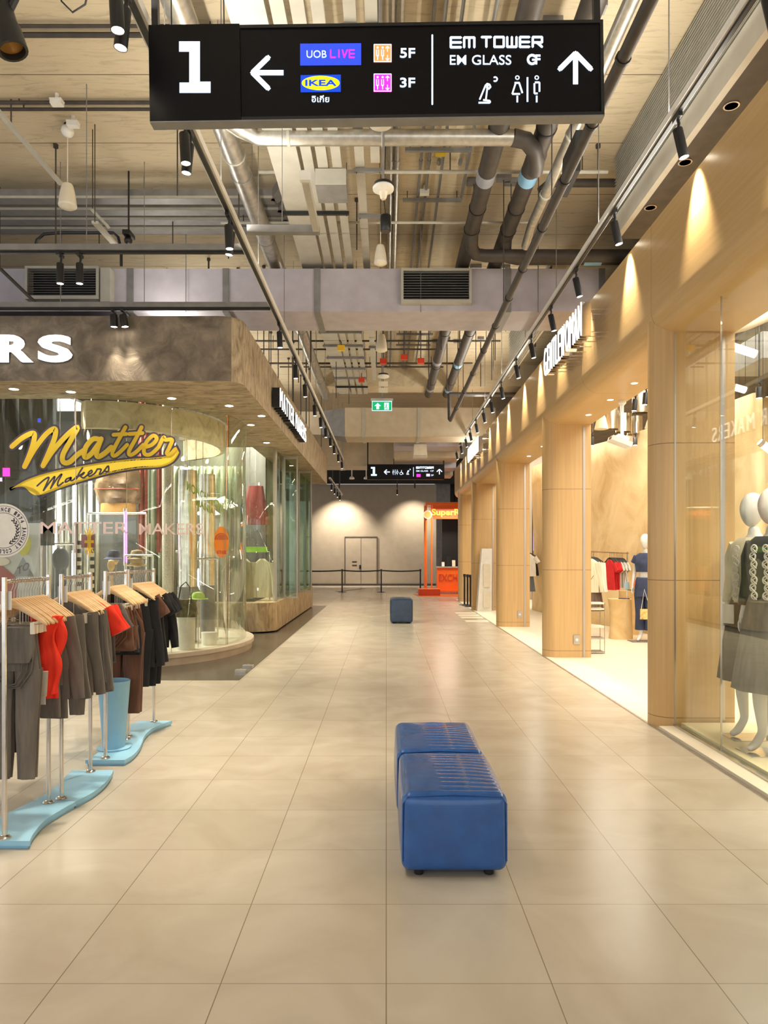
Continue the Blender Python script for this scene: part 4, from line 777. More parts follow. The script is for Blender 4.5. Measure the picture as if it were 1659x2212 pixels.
# --- the big sign overhead
Y1 = 4.1
t, fn, hw, hh, sp, k1 = hang_sign('direction_sign', 'big black lit sign with a large 1 hanging over the corridor', 322, 1305, 48, 254, Y1, radians(0.85), True)
bx = lambda nm, m, *a: MB().box(*a).build(nm, m, t, world=False)
bx('number_panel', M['black_gloss'], -hw, sp, 0.0, 0.075, -hh, hh + 0.004)
bx('main_panel', M['black_gloss'], sp + 0.002, hw, 0.012, 0.07, -hh, hh)
MB().box(sp + 0.002, hw, 0.004, 0.012, hh - 0.018, hh).box(sp + 0.002, hw, 0.004, 0.012, -hh, -hh + 0.018).box(hw - 0.018, hw, 0.004, 0.012, -hh + 0.018, hh - 0.018).build('frame', M['black'], t, world=False)
bx('bottom_tray', M['grey_paint'], -hw, hw, 0.001, 0.075, -hh - 0.008, -hh - 0.001)
for x in (-hw + 0.02, sp - 0.4, sp - 0.1, hw - 0.02):
    if abs(x) > hw - 0.05: MB().box(x - 0.018, x + 0.018, 0.05, 0.09, hh, 2.2).build('hanger_post', M['black'], t, world=False)
    else: MB().box(x - 0.014, x + 0.014, 0.05, 0.08, hh + 0.004, hh + 0.02).cyl((x, 0.065, hh + 0.02), (x, 0.065, 2.2), 0.004, n=6).build('hanger_rod', M['black'], t, world=False)
E0, E1 = -0.0095, -0.0065
MB().prism([(387, 90), (432, 90), (432, 177), (455, 177), (455, 201), (388, 201), (388, 179), (409, 179), (409, 112), (387, 112)], fn, 0.0005, 0.003).build('number', M['e_white'], t, world=False)
b = MB(); b.ribbon([(612, 155), (548, 155)], 11, fn, E0, E1, False).ribbon([(579, 122), (545, 155), (579, 189)], 11, fn, E0, E1, True, 4); b.build('arrow', M['e_white'], t, world=False)
b = MB(); b.ribbon([(1244, 180), (1244, 115)], 11, fn, E0, E1, False).ribbon([(1210, 147), (1244, 113), (1277, 147)], 11, fn, E0, E1, True, 4); b.build('arrow', M['e_white'], t, world=False)
MB().box(0, 0, 0, 0, 0, 0)
pn = MB().prism([(648, 92), (780, 91), (780, 138), (648, 139)], fn, -0.011, -0.0085).build('venue_panel', M['e_blue'], t, world=False)
MB().text('UOB', lambda a, y, d: fn(a, y, d - 0.008), 662, 705, 123, 107, 0.002, 0.0).build('lettering', M['e_white'], pn, world=False)
b = MB(); stroke_word(b, 'LIVE', lambda a, y, d: fn(a, y, d), 714, 122, 10.5, -16, 4.4, 2.6, -0.008, -0.006); b.build('lettering', M['e_magenta'], pn, world=False)
pn = MB().prism([(649, 160), (736, 159), (736, 196), (649, 197)], fn, -0.011, -0.0085).build('store_panel', M['e_ikea_blue'], t, world=False)
MB().disc(692.5, 177.5, 41, 15.5, fn, -0.008, -0.0065, 40).build('oval', M['e_yellow'], pn, world=False)
MB().text('IKEA', lambda a, y, d: fn(a, y, d - 0.006), 659, 727, 184.5, 171, 0.002, 0.03).build('lettering', M['e_ikea_blue'], pn, world=False)
MB().text('อิเกีย', lambda a, y, d: fn(a, y, d - 0.009), 673, 711, 219, 204, 0.003, 0.01).build('lettering', M['e_white'], t, world=False)
def lift(b, b2, x, y, s):      # two people and two arrows in a box
    for q in (0.22, 0.5):
        b2.disc(x + s * q, y + s * 0.2, s * 0.06, s * 0.06, fn, -0.008, -0.006, 10)
        b2.ribbon([(x + s * (q - .06), y + s * .32), (x + s * (q - .06), y + s * .66), (x + s * (q + .05), y + s * .66), (x + s * (q + .05), y + s * .32)], s * .045, fn, -0.008, -0.006, False)
        b2.ribbon([(x + s * q, y + s * .7), (x + s * q, y + s * .88)], s * .05, fn, -0.008, -0.006, False)
    for a0, a1 in ((0.42, 0.14), (0.62, 0.9)):
        b2.ribbon([(x + s * .77, y + s * a0), (x + s * .77, y + s * a1)], s * .045, fn, -0.008, -0.006, False)
        sg = 1 if a1 < a0 else -1
        b2.ribbon([(x + s * .67, y + s * (a1 + sg * .1)), (x + s * .77, y + s * a1), (x + s * .87, y + s * (a1 + sg * .1))], s * .045, fn, -0.008, -0.006, False)
for y, m, w in ((93, M['e_orange'], '5F'), (157, M['e_magenta'], '3F')):
    pn = MB().prism([(807, y), (846, y), (846, y + 39), (807, y + 39)], fn, -0.011, -0.0085).build('lift_pictogram', m, t, world=False)
    b2 = MB(); lift(None, b2, 807, y, 39)
    for a in ([(808, y + 1), (845, y + 1)], [(808, y + 38), (845, y + 38)], [(808, y + 1), (808, y + 38)], [(845, y + 1), (845, y + 38)]): b2.ribbon(a, 1.6, fn, -0.0082, -0.0065, False)
    b2.build('figures', M['e_white'], pn, world=False)
    MB().text(w, lambda a, yy, d: fn(a, yy, d - 0.009), 864, 897, y + 30, y + 9, 0.003, 0.018).build('lettering', M['e_white'], t, world=False)
MB().ribbon([(934, 74), (934, 223)], 3.6, fn, E0, E1).build('divider', M['e_white'], t, world=False)
b = MB(); stroke_word(b, 'EM', fn, 974, 100, 22, -21, 7, 5, E0, E1); stroke_word(b, 'TOWER', fn, 1041, 99, 20, -21, 7.6, 5, E0, E1); b.build('lettering', M['e_white'], t, world=False)
MB().text('EM GLASS', lambda a, y, d: fn(a, y, d - 0.009), 972, 1105, 138, 117, 0.003, 0.004).build('lettering', M['e_white'], t, world=False)
b = MB(); b.ribbon([(1150 + 9 * cos(q), 126.5 - 9.5 * sin(q)) for q in [radians(45 + 27 * i) for i in range(11)]], 5, fn, E0, E1).ribbon([(1150, 127), (1158, 127)], 4, fn, E0, E1, False).text('F', lambda a, y, d: fn(a, y, d - 0.009), 1157, 1168, 137, 116, 0.003, 0.03); b.build('lettering', M['e_white'], t, world=False)
def prayer(b, x, y, s, w, E0=E0, E1=E1):
    b.ribbon([(x - 11 * s, y + 13 * s), (x + 1 * s, y - 16 * s), (x + 5 * s, y - 20 * s), (x + 10 * s, y - 18 * s), (x + 12 * s, y - 13 * s), (x + 8 * s, y - 9 * s), (x + 4 * s, y - 12 * s), (x + 6 * s, y - 15 * s)], w, fn, E0, E1, True, 6)
    b.ribbon([(x + 5 * s, y - 10 * s), (x + 2 * s, y + 14 * s)], w, fn, E0, E1, False).ribbon([(x - 4 * s, y + 15 * s), (x + 11 * s, y + 17 * s)], w, fn, E0, E1, False).ribbon([(x - 14 * s, y + 21 * s), (x + 11 * s, y + 21 * s), (x + 11 * s, y + 17 * s)], w, fn, E0, E1, False)
    b.ribbon([(x + 22 * s + 4.5 * s * cos(q), y - 30 * s + 4.5 * s * sin(q)) for q in [radians(-120 + 30 * i) for i in range(9)]], w * 0.8, fn, E0, E1, True, 6)
def woman(b, x, y, s, w):
    b.ring(x, y - 24 * s, 2.6 * s, 5 * s, fn, E1, 16); b.ribbon([(x - 6 * s, y - 13 * s), (x + 5 * s, y - 13 * s)], w, fn, E0, E1, False)
    b.ribbon([(x - 4 * s, y - 11 * s), (x - 11 * s, y + 11 * s), (x + 6 * s, y + 11 * s)], w, fn, E0, E1, False).ribbon([(x + 4 * s, y - 13 * s), (x + 11 * s, y + 9 * s)], w, fn, E0, E1, False).ribbon([(x, y + 15 * s), (x, y + 29 * s)], w, fn, E0, E1, False)
def man(b, x, y, s, w):
    b.ring(x, y - 24 * s, 2.6 * s, 5 * s, fn, E1, 16); b.ribbon([(x - 5 * s, y - 12 * s), (x - 5 * s, y + 10 * s), (x + 2 * s, y + 10 * s)], w, fn, E0, E1, False)
    b.ribbon([(x - 4 * s, y - 14 * s), (x + 6 * s, y - 14 * s), (x + 6 * s, y + 6 * s)], w, fn, E0, E1, False).ribbon([(x, y + 15 * s), (x, y + 29 * s)], w, fn, E0, E1, False)
b = MB(); prayer(b, 1048, 199, 1, 3.6); b.build('prayer_room_pictogram', M['e_white'], t, world=False)
b = MB(); woman(b, 1118, 190, 1, 3.6); b.ribbon([(1140, 165), (1140, 218)], 3.6, fn, E0, E1, False); man(b, 1160, 190, 1, 3.6); b.build('toilet_pictogram', M['e_white'], t, world=False)
# --- the same kind of sign far down the corridor
t, fn, hw, hh, sp, k2 = hang_sign('direction_sign', 'black lit sign with a small 1 hanging far down the corridor', 793, 960, 1003, 1036, 24.2, 0.0, False)
bx('panel', M['black_gloss'], -hw, hw, 0.0, 0.12, -hh, hh)
for x in (-hw + 0.02, hw - 0.02): bx('hanger_post', M['black'], x - 0.02, x + 0.02, 0.04, 0.08, hh, 2.3)
E0, E1 = 0.001, 0.004
sx = lambda px: 793 + (px - 245) * 167 / 1135; sy = lambda py: 1003 + (py - 290) * 33 / 235       # measured in the enlarged view
g = fn; fn_ = fn
def fz(a, y, d): return g(sx(a), sy(y), d)
MB().prism([(300, 330), (362, 330), (362, 440), (388, 440), (388, 468), (302, 468), (302, 440), (328, 440), (328, 358), (300, 358)], fz, E0, E1).build('number', M['e_white'], t, world=False)
b = MB(); b.ribbon([(580, 408), (500, 408)], 16, fz, E0, E1, False).ribbon([(535, 372), (497, 408), (535, 444)], 16, fz, E0, E1, False); b.build('arrow', M['e_white'], t, world=False)
b = MB(); b.ribbon([(1306, 445), (1306, 370)], 14, fz, E0, E1, False).ribbon([(1268, 405), (1306, 366), (1346, 405)], 14, fz, E0, E1, False); b.build('arrow', M['e_white'], t, world=False)
fn = fz
b = MB(); man(b, 628, 412, 1.35, 7); b.ribbon([(657, 370), (657, 452)], 7, fz, E0, E1, False); woman(b, 688, 412, 1.35, 7)
b.ring(745, 430, 16, 23, fz, E1, 16); b.ribbon([(750, 378), (750, 415), (768, 420), (776, 444)], 8, fz, E0, E1, False); b.build('toilet_pictogram', M['e_white'], t, world=False)
b = MB(); prayer(b, 842, 414, 1.5, 7, E0, E1); b.build('prayer_room_pictogram', M['e_white'], t, world=False)
MB().ribbon([(925, 335), (925, 478)], 8, fz, E0, E1, False).build('divider', M['e_white'], t, world=False)
b = MB(); stroke_word(b, 'EM', fz, 968, 354, 38, -26, 12, 9, E0, E1); stroke_word(b, 'TOWER', fz, 1064, 354, 24, -26, 9, 9, E0, E1); b.build('lettering', M['e_white'], t, world=False)
MB().text('EM GLASS', fz, 966, 1140, 404, 380, 0.003, 0.02).text('CF', fz, 1174, 1222, 404, 380, 0.003, 0.02).text('5F', fz, 1184, 1222, 470, 446, 0.003, 0.02).build('lettering', M['e_white'], t, world=False)
MB().prism([(970, 440), (1030, 440), (1030, 484), (970, 484)], fz, E0, E1).build('shop_pictogram', M['e_magenta'], t, world=False)
MB().prism([(1114, 436), (1168, 436), (1168, 476), (1114, 476)], fz, E0, E1).build('lift_pictogram', M['e_violet'], t, world=False)
# --- green exit sign
YE = 17.0; k = YE / F
t = thing('exit_sign', 'green lit exit sign with an arrow and a running figure', 'exit sign', tuple(W(825, 887, YE)))
fe = lambda a, y, d: (WX(a, YE), YE - d, WZ(y, YE))
MB().prism([(804, 867), (846, 867), (846, 887), (804, 887)], fe, -0.05, 0.0).build('panel', M['e_green'], t)
b = MB()
for a in ([(804, 867), (846, 867)], [(804, 887), (846, 887)], [(804, 867), (804, 887)], [(846, 867), (846, 887)]): b.ribbon(a, 1.0, fe, 0.0, 0.006, True, 4)
b.build('frame', M['e_white'], t)
MB().prism([(816, 870.5), (823, 877), (819, 877), (819, 884), (813, 884), (813, 877), (809, 877)], fe, 0.001, 0.005).build('arrow', M['e_white'], t)
ps = MB().prism([(830, 870), (840, 870), (840, 885), (830, 885)], fe, 0.001, 0.004).build('doorway', M['e_white'], t)
MB().disc(834.5, 872.8, 1.1, 1.1, fe, 0.005, 0.007, 10).ribbon([(835, 874.5), (834, 878.5), (836.5, 881), (835, 884.3)], 1.3, fe, 0.005, 0.007).ribbon([(834, 878.5), (832, 881.5), (830.4, 881.5)], 1.2, fe, 0.005, 0.007).ribbon([(832, 877.5), (834.5, 875.3), (837, 877.2)], 0.9, fe, 0.005, 0.007).build('running_figure', M['e_green'], ps)
MB().box(WX(801, YE), WX(849, YE), YE - 0.06, YE + 0.08, WZ(866, YE), WZ(861.5, YE)).build('canopy', M['galv_paint'], t)
MB().box(WX(819, YE), WX(831, YE), YE - 0.02, YE + 0.05, WZ(861.5, YE), WZ(857, YE)).cyl((WX(825, YE), YE, WZ(858, YE)), (WX(825, YE), YE, 6.4), 0.012, n=6).build('hanger_rod', M['grey_paint'], t)
# --- letter signs on the fascias
YF = 9.1
t = thing('letter_sign', 'white lit block letters on the front of the brown plaster fascia', 'letter sign', (-4.6, YF, 3.95))
fl = lambda a, y, d: (WX(a, 9.02), YF - 0.012 - d, WZ(y, 9.02))
for ch, a0, a1 in (('M', -352, -262), ('A', -252, -170), ('K', -162, -88), ('E', -80, -18), ('R', -6, 67), ('S', 80, 152)):
    ltr = MB().text(ch, fl, a0, a1, 780, 722, 0.055, 0.035).build('letter', M['e_letter'], t)
    MB().text(ch, lambda a, y, d: (WX(a, 9.02), YF - 0.012 + 0.011 * (1 - d / 0.055) - 0.011, WZ(y, 9.02)), a0 - 1.5, a1 + 1.5, 782, 720, 0.011, 0.045).build('letter_back', M['black'], ltr)
t = thing('letter_sign', 'slim black box letters with white faces on the side of the plaster fascia', 'letter sign', (-1.75, 13.5, 3.9))
ys = lambda p: 11.55 + (15.35 - 11.55) * p
words = 'MATTER MAKERS'; wid = {'M': 1.25, 'A': 1.12, ' ': 0.55}; tot = sum(wid.get(c, 0.92) for c in words); acc = 0
for c in words:
    w = wid.get(c, 0.92)
    if c != ' ':
        y0, y1 = ys(acc / tot), ys((acc + w * 0.70) / tot)
        l = MB().text(c, lambda a, z, d: (XL + 0.012 + d, a, z), y0, y1, 3.90, 4.21, 0.12, 0.01).build('letter', M['black'], t)
        MB().text(c, lambda a, z, d: (XL + 0.133 + d, a, z), y0, y1, 3.905, 4.205, 0.012, -0.012).build('lit_face', M['e_letter'], l)
    acc += w
def neon_sign(y_far, y_near, z0, z1, text, label):
    t = thing('neon_letter_sign', label, 'letter sign', (2.25, (y_far + y_near) / 2, z0), 'open neon letter signs on the veneer fascia')
    n = len(text); wd = {'W': 1.3, 'O': 1.2, 'G': 1.15, 'M': 1.2, 'L': 0.8, 'E': 0.85, 'T': 0.9}; tot = sum(wd.get(c, 1) for c in text); acc = 0
    for c in text:
        w = wd.get(c, 1); a0 = y_far + (y_near - y_far) * acc / tot; a1 = y_far + (y_near - y_far) * (acc + w * 0.74) / tot
        l = MB().text(c, lambda a, z, d: (2.22 - d, a, z), a0, a1, z0, z1, 0.10, 0.0).build('letter', M['chrome'], t)
        MB().text(c, lambda a, z, d: (2.119 - d, a, z), a0, a1, z0 + 0.004, z1 - 0.004, 0.012, -0.018).build('neon_face', M['e_neon'], l)
        MB().cyl((2.22, (a0 + a1) / 2, z0 + 0.06), (2.40, (a0 + a1) / 2, z0 + 0.06), 0.005, n=6).build('standoff', M['chrome'], l); MB().cyl((2.22, (a0 + a1) / 2, z1 - 0.06), (2.40, (a0 + a1) / 2, z1 - 0.06), 0.005, n=6).build('standoff', M['chrome'], l)
        acc += w
neon_sign(9.75, 7.85, 3.93, 4.30, 'GENTLEWOMAN', 'white neon outline letters standing off the veneer fascia by the second column')
neon_sign(18.9, 16.7, 3.93, 4.30, 'GENTLEWOMAN', 'small looking white neon letters far along the veneer fascia')
# ================================================================== OTTOMANS
def ottoman(name, x, y0, ln, label, mat, w=0.512, h0=0.025, h1=0.405, quilt=True, group=None):
    t = thing(name, label, 'ottoman', (x, y0 + ln / 2, 0), group)
    hx, hy, hz = w / 2, ln / 2, (h1 - h0) / 2; r = 0.045
    nx, ny, nz = 40, 84, 22; cz = (h0 + h1) / 2
    def pt(u, v, q):
        p = Vector((u * hx, v * hy, q * hz)); c = Vector((max(-hx + r, min(hx - r, p.x)), max(-hy + r, min(hy - r, p.y)), max(-hz + r, min(hz - r, p.z))))
        d = p - c
        if d.length > 1e-9: p = c + d.normalized() * r * min(1, max(abs(d.x), abs(d.y), abs(d.z)) / r) if d.length > 0 else p
        return p
    b = MB()
    def face(fixed, s):
        n1, n2 = {'x': (ny, nz), 'y': (nx, nz), 'z': (nx, ny)}[fixed]; rows = []
        for i in range(n1 + 1):
            row = []
            for j in range(n2 + 1):
                a, c = -1 + 2 * i / n1, -1 + 2 * j / n2
                a = sin(a * pi / 2) * 0.35 + a * 0.65; c = sin(c * pi / 2) * 0.35 + c * 0.65 if fixed != 'z' else c
                p = pt(*{'x': (s, a, c), 'y': (a, s, c), 'z': (a, c, s)}[fixed])
                bulge = (1 - a ** 2) * (1 - c ** 2) * 0.012
                if fixed == 'x': p.x += s * bulge
                elif fixed == 'y': p.y += s * bulge
                elif s > 0:
                    p.z += bulge * 1.6
                    if quilt:
                        u = p.x / hx; wgt = max(0, min(1, (u + 0.35) * 4)) * max(0, min(1, (0.92 - u) * 8)) * (0 if abs(u - 0.32) < 0.03 else 1)
                        p.z -= 0.0045 * wgt * (0.5 - 0.5 * cos(2 * pi * p.y / 0.058)) ** 3
                        p.z -= 0.004 * exp(-((u - 0.32) / 0.035) ** 2)
                row.append((p.x, p.y, p.z + cz))
            rows.append(row)
        b.sheet(rows)
    for f_ in 'xyz':
        for s in (-1, 1): face(f_, s)
    o = b.build('cushion_body', mat, t, world=False, angle=75)
    bm = bmesh.new(); bm.from_mesh(o.data); bmesh.ops.remove_doubles(bm, verts=bm.verts, dist=0.0004); bmesh.ops.recalc_face_normals(bm, faces=bm.faces); bm.to_mesh(o.data); bm.free(); o.data.polygons.foreach_set('use_smooth', [True] * len(o.data.polygons))
    for s, v in ((-1, 'y'), (1, 'y')):
        e = 0.022; ring = [(-hx + e, s * (hy - 0.004), h1 - 0.016), (hx - e, s * (hy - 0.004), h1 - 0.016)]
        MB().tube([(-hx + 0.004, s * (hy - 0.02), h0 + 0.05), (-hx + 0.006, s * (hy - 0.014), h1 - 0.05), (-hx + 0.03, s * (hy - 0.010), h1 - 0.014), (0, s * (hy - 0.012), h1 - 0.004), (hx - 0.03, s * (hy - 0.010), h1 - 0.014), (hx - 0.006, s * (hy - 0.014), h1 - 0.05), (hx - 0.004, s * (hy - 0.02), h0 + 0.05)], 0.0035, 6).build('piping', mat, t, world=False)
    for sx in (-1, 1):
        for sy in (-1, 1): MB().lathe([(0.022, 0), (0.024, 0.004), (0.024, h0 + 0.012), (0.0, h0 + 0.012)], (sx * (hx - 0.085), sy * (hy - 0.06), 0), 14).build('foot', M['rubber'], t, world=False)
    return t
BX = WX(982, 3.52)
ottoman('ottoman', BX, 3.50, 0.755, 'blue leather ottoman closer to the camera, with pleated top and bright blue end', M['leather'], group='blue ottomans pushed end to end')
ottoman('ottoman', BX - 0.012, 4.275, 0.755, 'blue leather ottoman pushed behind the other one, only its top and back in view', M['leather'], group='blue ottomans pushed end to end')
ottoman('ottoman', WX(867, 16.7), 16.5, 0.75, 'single navy leather ottoman standing alone far down the corridor', M['leather_far'], w=0.51, h1=0.56, quilt=False)
# ================================================================== CLOTHES RACKS
RXC, RZT, PTOP = -2.04, 1.41, 0.045
def wavy_board(name, right, left, label):
    # edges given as (x, y) samples, interpolated smoothly
    def cr(P, n=8):
        out = []
        for i in range(len(P) - 1):
            p0, p1, p2, p3 = P[max(i - 1, 0)], P[i], P[i + 1], P[min(i + 2, len(P) - 1)]
            for k in range(n):
                q = k / n
                out.append(tuple(0.5 * (2 * p1[j] + (p2[j] - p0[j]) * q + (2 * p0[j] - 5 * p1[j] + 4 * p2[j] - p3[j]) * q * q + (3 * p1[j] - p0[j] - 3 * p2[j] + p3[j]) * q ** 3) for j in (0, 1)))
        return out + [P[-1]]
    R, Lf = cr(right), cr(left)
    return R, Lf
def rack(name, posts, board, label, group):
    R, Lf = board
    y0, y1 = posts[0][1], posts[1][1]
    t = thing(name, label, 'clothes rack', ((posts[0][0] + posts[1][0]) / 2, (y0 + y1) / 2, 0), group)
    bd = MB().prism(R + Lf[::-1], lambda a, y, d: (a, y, d), 0.018, PTOP).build('wavy_base', M['blue'], t, angle=35)
    ins = lambda P, s: [(x + s, y + (0.015 if i == 0 else -0.004 if i == len(P) - 1 else 0)) for i, (x, y) in enumerate(P)]
    MB().prism(ins(R, -0.012) + ins(Lf, 0.012)[::-1], lambda a, y, d: (a, y, d), 0, 0.018).build('base_skirt', M['blue'], bd, angle=35)
    for x, y in posts:
        MB().cyl((x, y, PTOP), (x, y, RZT + 0.025), 0.0135, n=16).build('post', M['chrome'], t)
        MB().lathe([(0.034, 0), (0.034, 0.006), (0.026, 0.014), (0.0135, 0.018)], (x, y, PTOP), 20).build('post_flange', M['chrome'], t)
    a, c = posts
    MB().cyl((a[0], a[1], RZT), (c[0], c[1], RZT), 0.0105, n=14).build('hanging_bar', M['chrome'], t)
    pk = MB().box(a[0] - 0.028, a[0] + 0.028, a[1] + 0.012, a[1] + 0.02, RZT - 0.15, RZT - 0.05).build('size_card', M['white'], t)
    return t
b1 = wavy_board('b', [(-1.88, 3.845), (-1.912, 3.95), (-1.942, 4.14), (-1.925, 4.32), (-1.90, 4.468)], [(-2.185, 3.845), (-2.215, 4.0), (-2.225, 4.2), (-2.19, 4.38), (-2.168, 4.468)], '')
b2 = wavy_board('b', [(-1.90, 4.472), (-1.868, 4.62), (-1.862, 4.80), (-1.885, 4.98), (-1.914, 5.115)], [(-2.166, 4.472), (-2.152, 4.62), (-2.158, 4.80), (-2.182, 4.95), (-2.206, 5.115)], '')
b3 = wavy_board('b', [(-1.925, 5.365), (-1.912, 5.5), (-1.928, 5.68), (-1.965, 5.86), (-2.0, 5.998)], [(-2.215, 5.365), (-2.20, 5.5), (-2.215, 5.68), (-2.255, 5.86), (-2.285, 5.998)], '')
b4 = wavy_board('b', [(-2.0, 6.002), (-2.03, 6.18), (-2.035, 6.35), (-2.0, 6.5), (-1.95, 6.64)], [(-2.285, 6.002), (-2.315, 6.18), (-2.32, 6.35), (-2.285, 6.5), (-2.24, 6.64)], '')
rg = 'chrome clothes racks on sky blue wavy boards'
pA, pB, pC, pD = [(-2.035, 3.885), (-2.055, 4.435)], [(-2.01, 4.51), (-2.06, 5.075)], [(-2.085, 5.41), (-2.125, 5.955)], [(-2.14, 6.05), (-2.105, 6.60)]
rack('clothes_rack', pA, b1, 'chrome clothes rack on a sky blue board at the picture edge, full of grey trousers', rg)
rack('clothes_rack', pB, b2, 'chrome clothes rack on a sky blue board with grey sweaters and a red tee', rg)
rack('clothes_rack', pC, b3, 'chrome clothes rack beside the sky blue pot with brown shorts', rg)
rack('clothes_rack', pD, b4, 'chrome clothes rack at the far end of the blue boards with black tees', rg)
t = thing('plant_pot', 'tall tapered sky blue pot on a round saucer between the racks', 'pot', (-2.13, 5.70, PTOP))
MB().lathe([(0.0, 0.012), (0.083, 0.012), (0.122, 0.525), (0.125, 0.53), (0.116, 0.53), (0.112, 0.515), (0.09, 0.3), (0, 0.3)], (-2.13, 5.70, PTOP), 40).build('pot_body', M['blue'], t)
MB().lathe([(0, 0), (0.125, 0.0), (0.13, 0.008), (0.12, 0.012), (0, 0.012)], (-2.13, 5.70, PTOP), 40).build('saucer', M['blue'], t)
# ---- hangers and garments; local frame hangs from the bar at the origin
HD = {}
def hanger_proto(clip):
    t = bpy.data.objects.new('coat_hanger', None); COL.objects.link(t); t.empty_display_size = 0.05
    pts = [(0.012 * sin(q), 0, 0.002 + 0.0125 * cos(q) - 0.002) for q in [radians(-110 + 25 * k) for k in range(9)]] + [(0.012, 0, -0.025), (0.002, 0, -0.05), (0, 0, -0.115)]
    MB().tube(pts, 0.002, 6).build('hook', M['steel_wire'], t, world=False)
    rings = []
    for k in range(21):
        u = -1 + 2 * k / 20; x = 0.19 * u; z = -0.115 - 0.118 * abs(u) ** 1.2; h = 0.021 - 0.008 * abs(u) ** 2 + (0.004 if abs(u) < 0.15 else 0); d = 0.0045 + 0.002 * abs(u)
        if abs(u) > 0.99: h *= 0.55; d *= 0.6
        sl = -0.35 * (1 if u > 0 else -1) * abs(u)
        rings.append([(x + sl * h * cos(q) * 0.3, d * sin(q) + 0.016 * abs(u) ** 2, z + h * cos(q)) for q in [2 * pi * i / 10 for i in range(10)]])
    MB().loft(rings).build('shoulder_bar', M['wood_hanger'], t, world=False)
    if clip:
        MB().cyl((-0.16, 0, -0.232), (0.16, 0, -0.232), 0.0025, n=6).cyl((-0.05, 0, -0.13), (-0.05, 0, -0.232), 0.002, n=6).cyl((0.05, 0, -0.13), (0.05, 0, -0.232), 0.002, n=6).build('clip_bar', M['steel_wire'], t, world=False)
        for s in (-1, 1): MB().box(s * 0.12 - 0.011, s * 0.12 + 0.011, -0.009, 0.009, -0.285, -0.222).build('clip', M['cream'], t, world=False)
    return t
FAB = {'grey': pm('grey_jersey', S(118, 110, 100), S(92, 86, 78), 5, 0.85, bump=0.3, stretch=(6, 6, 0.8), sheen=0.15), 'dgrey': pm('charcoal_jersey', S(84, 80, 78), S(62, 58, 56), 5, 0.85, bump=0.3, stretch=(6, 6, 0.8), sheen=0.1), 'red': pm('vivid_red_jersey', S(252, 62, 30), S(236, 44, 20), 5, 0.8, bump=0.3, stretch=(6, 6, 0.8)),
       'brown': pm('brown_jersey', S(110, 70, 48), S(80, 50, 34), 5, 0.8, bump=0.3, stretch=(6, 6, 0.8), sheen=0.1), 'black': pm('black_jersey', S(28, 27, 30), S(18, 18, 20), 5, 0.85, bump=0.3, stretch=(6, 6, 0.8), sheen=0.05), 'cream': pm('cream_cloth', S(228, 218, 190), S(206, 194, 164), 4, 0.8, bump=0.3, stretch=(5, 5, 0.7)),
       'white': pm('white_cloth', S(240, 234, 222), S(220, 212, 198), 4, 0.8, bump=0.3, stretch=(5, 5, 0.7)), 'tee_red': pm('scarlet_cloth', S(224, 44, 48), S(200, 32, 36), 4, 0.8), 'navy': pm('navy_denim', S(58, 68, 98), S(44, 52, 78), 9, 0.8), 'taupe': pm('taupe_cloth', S(120, 98, 84), S(98, 78, 66), 4, 0.8, stretch=(5, 5, 0.7), bump=0.3), 'skirt': pm('brown_black_skirt', S(74, 64, 56), S(52, 45, 40), 4, 0.7), 'lgrey': pm('light_grey_cloth', S(176, 172, 166), S(150, 146, 140), 4, 0.8)}
def ell(cx, cy, z, hx, hy, n=20, fold=0.0, ph=0.0, k=7):
    return [(cx + hx * (1 if cos(q) >= 0 else -1) * abs(cos(q)) ** 0.75, cy + (hy + fold * sin(k * q + ph)) * sin(q), z) for q in [2 * pi * i / n for i in range(n)]]
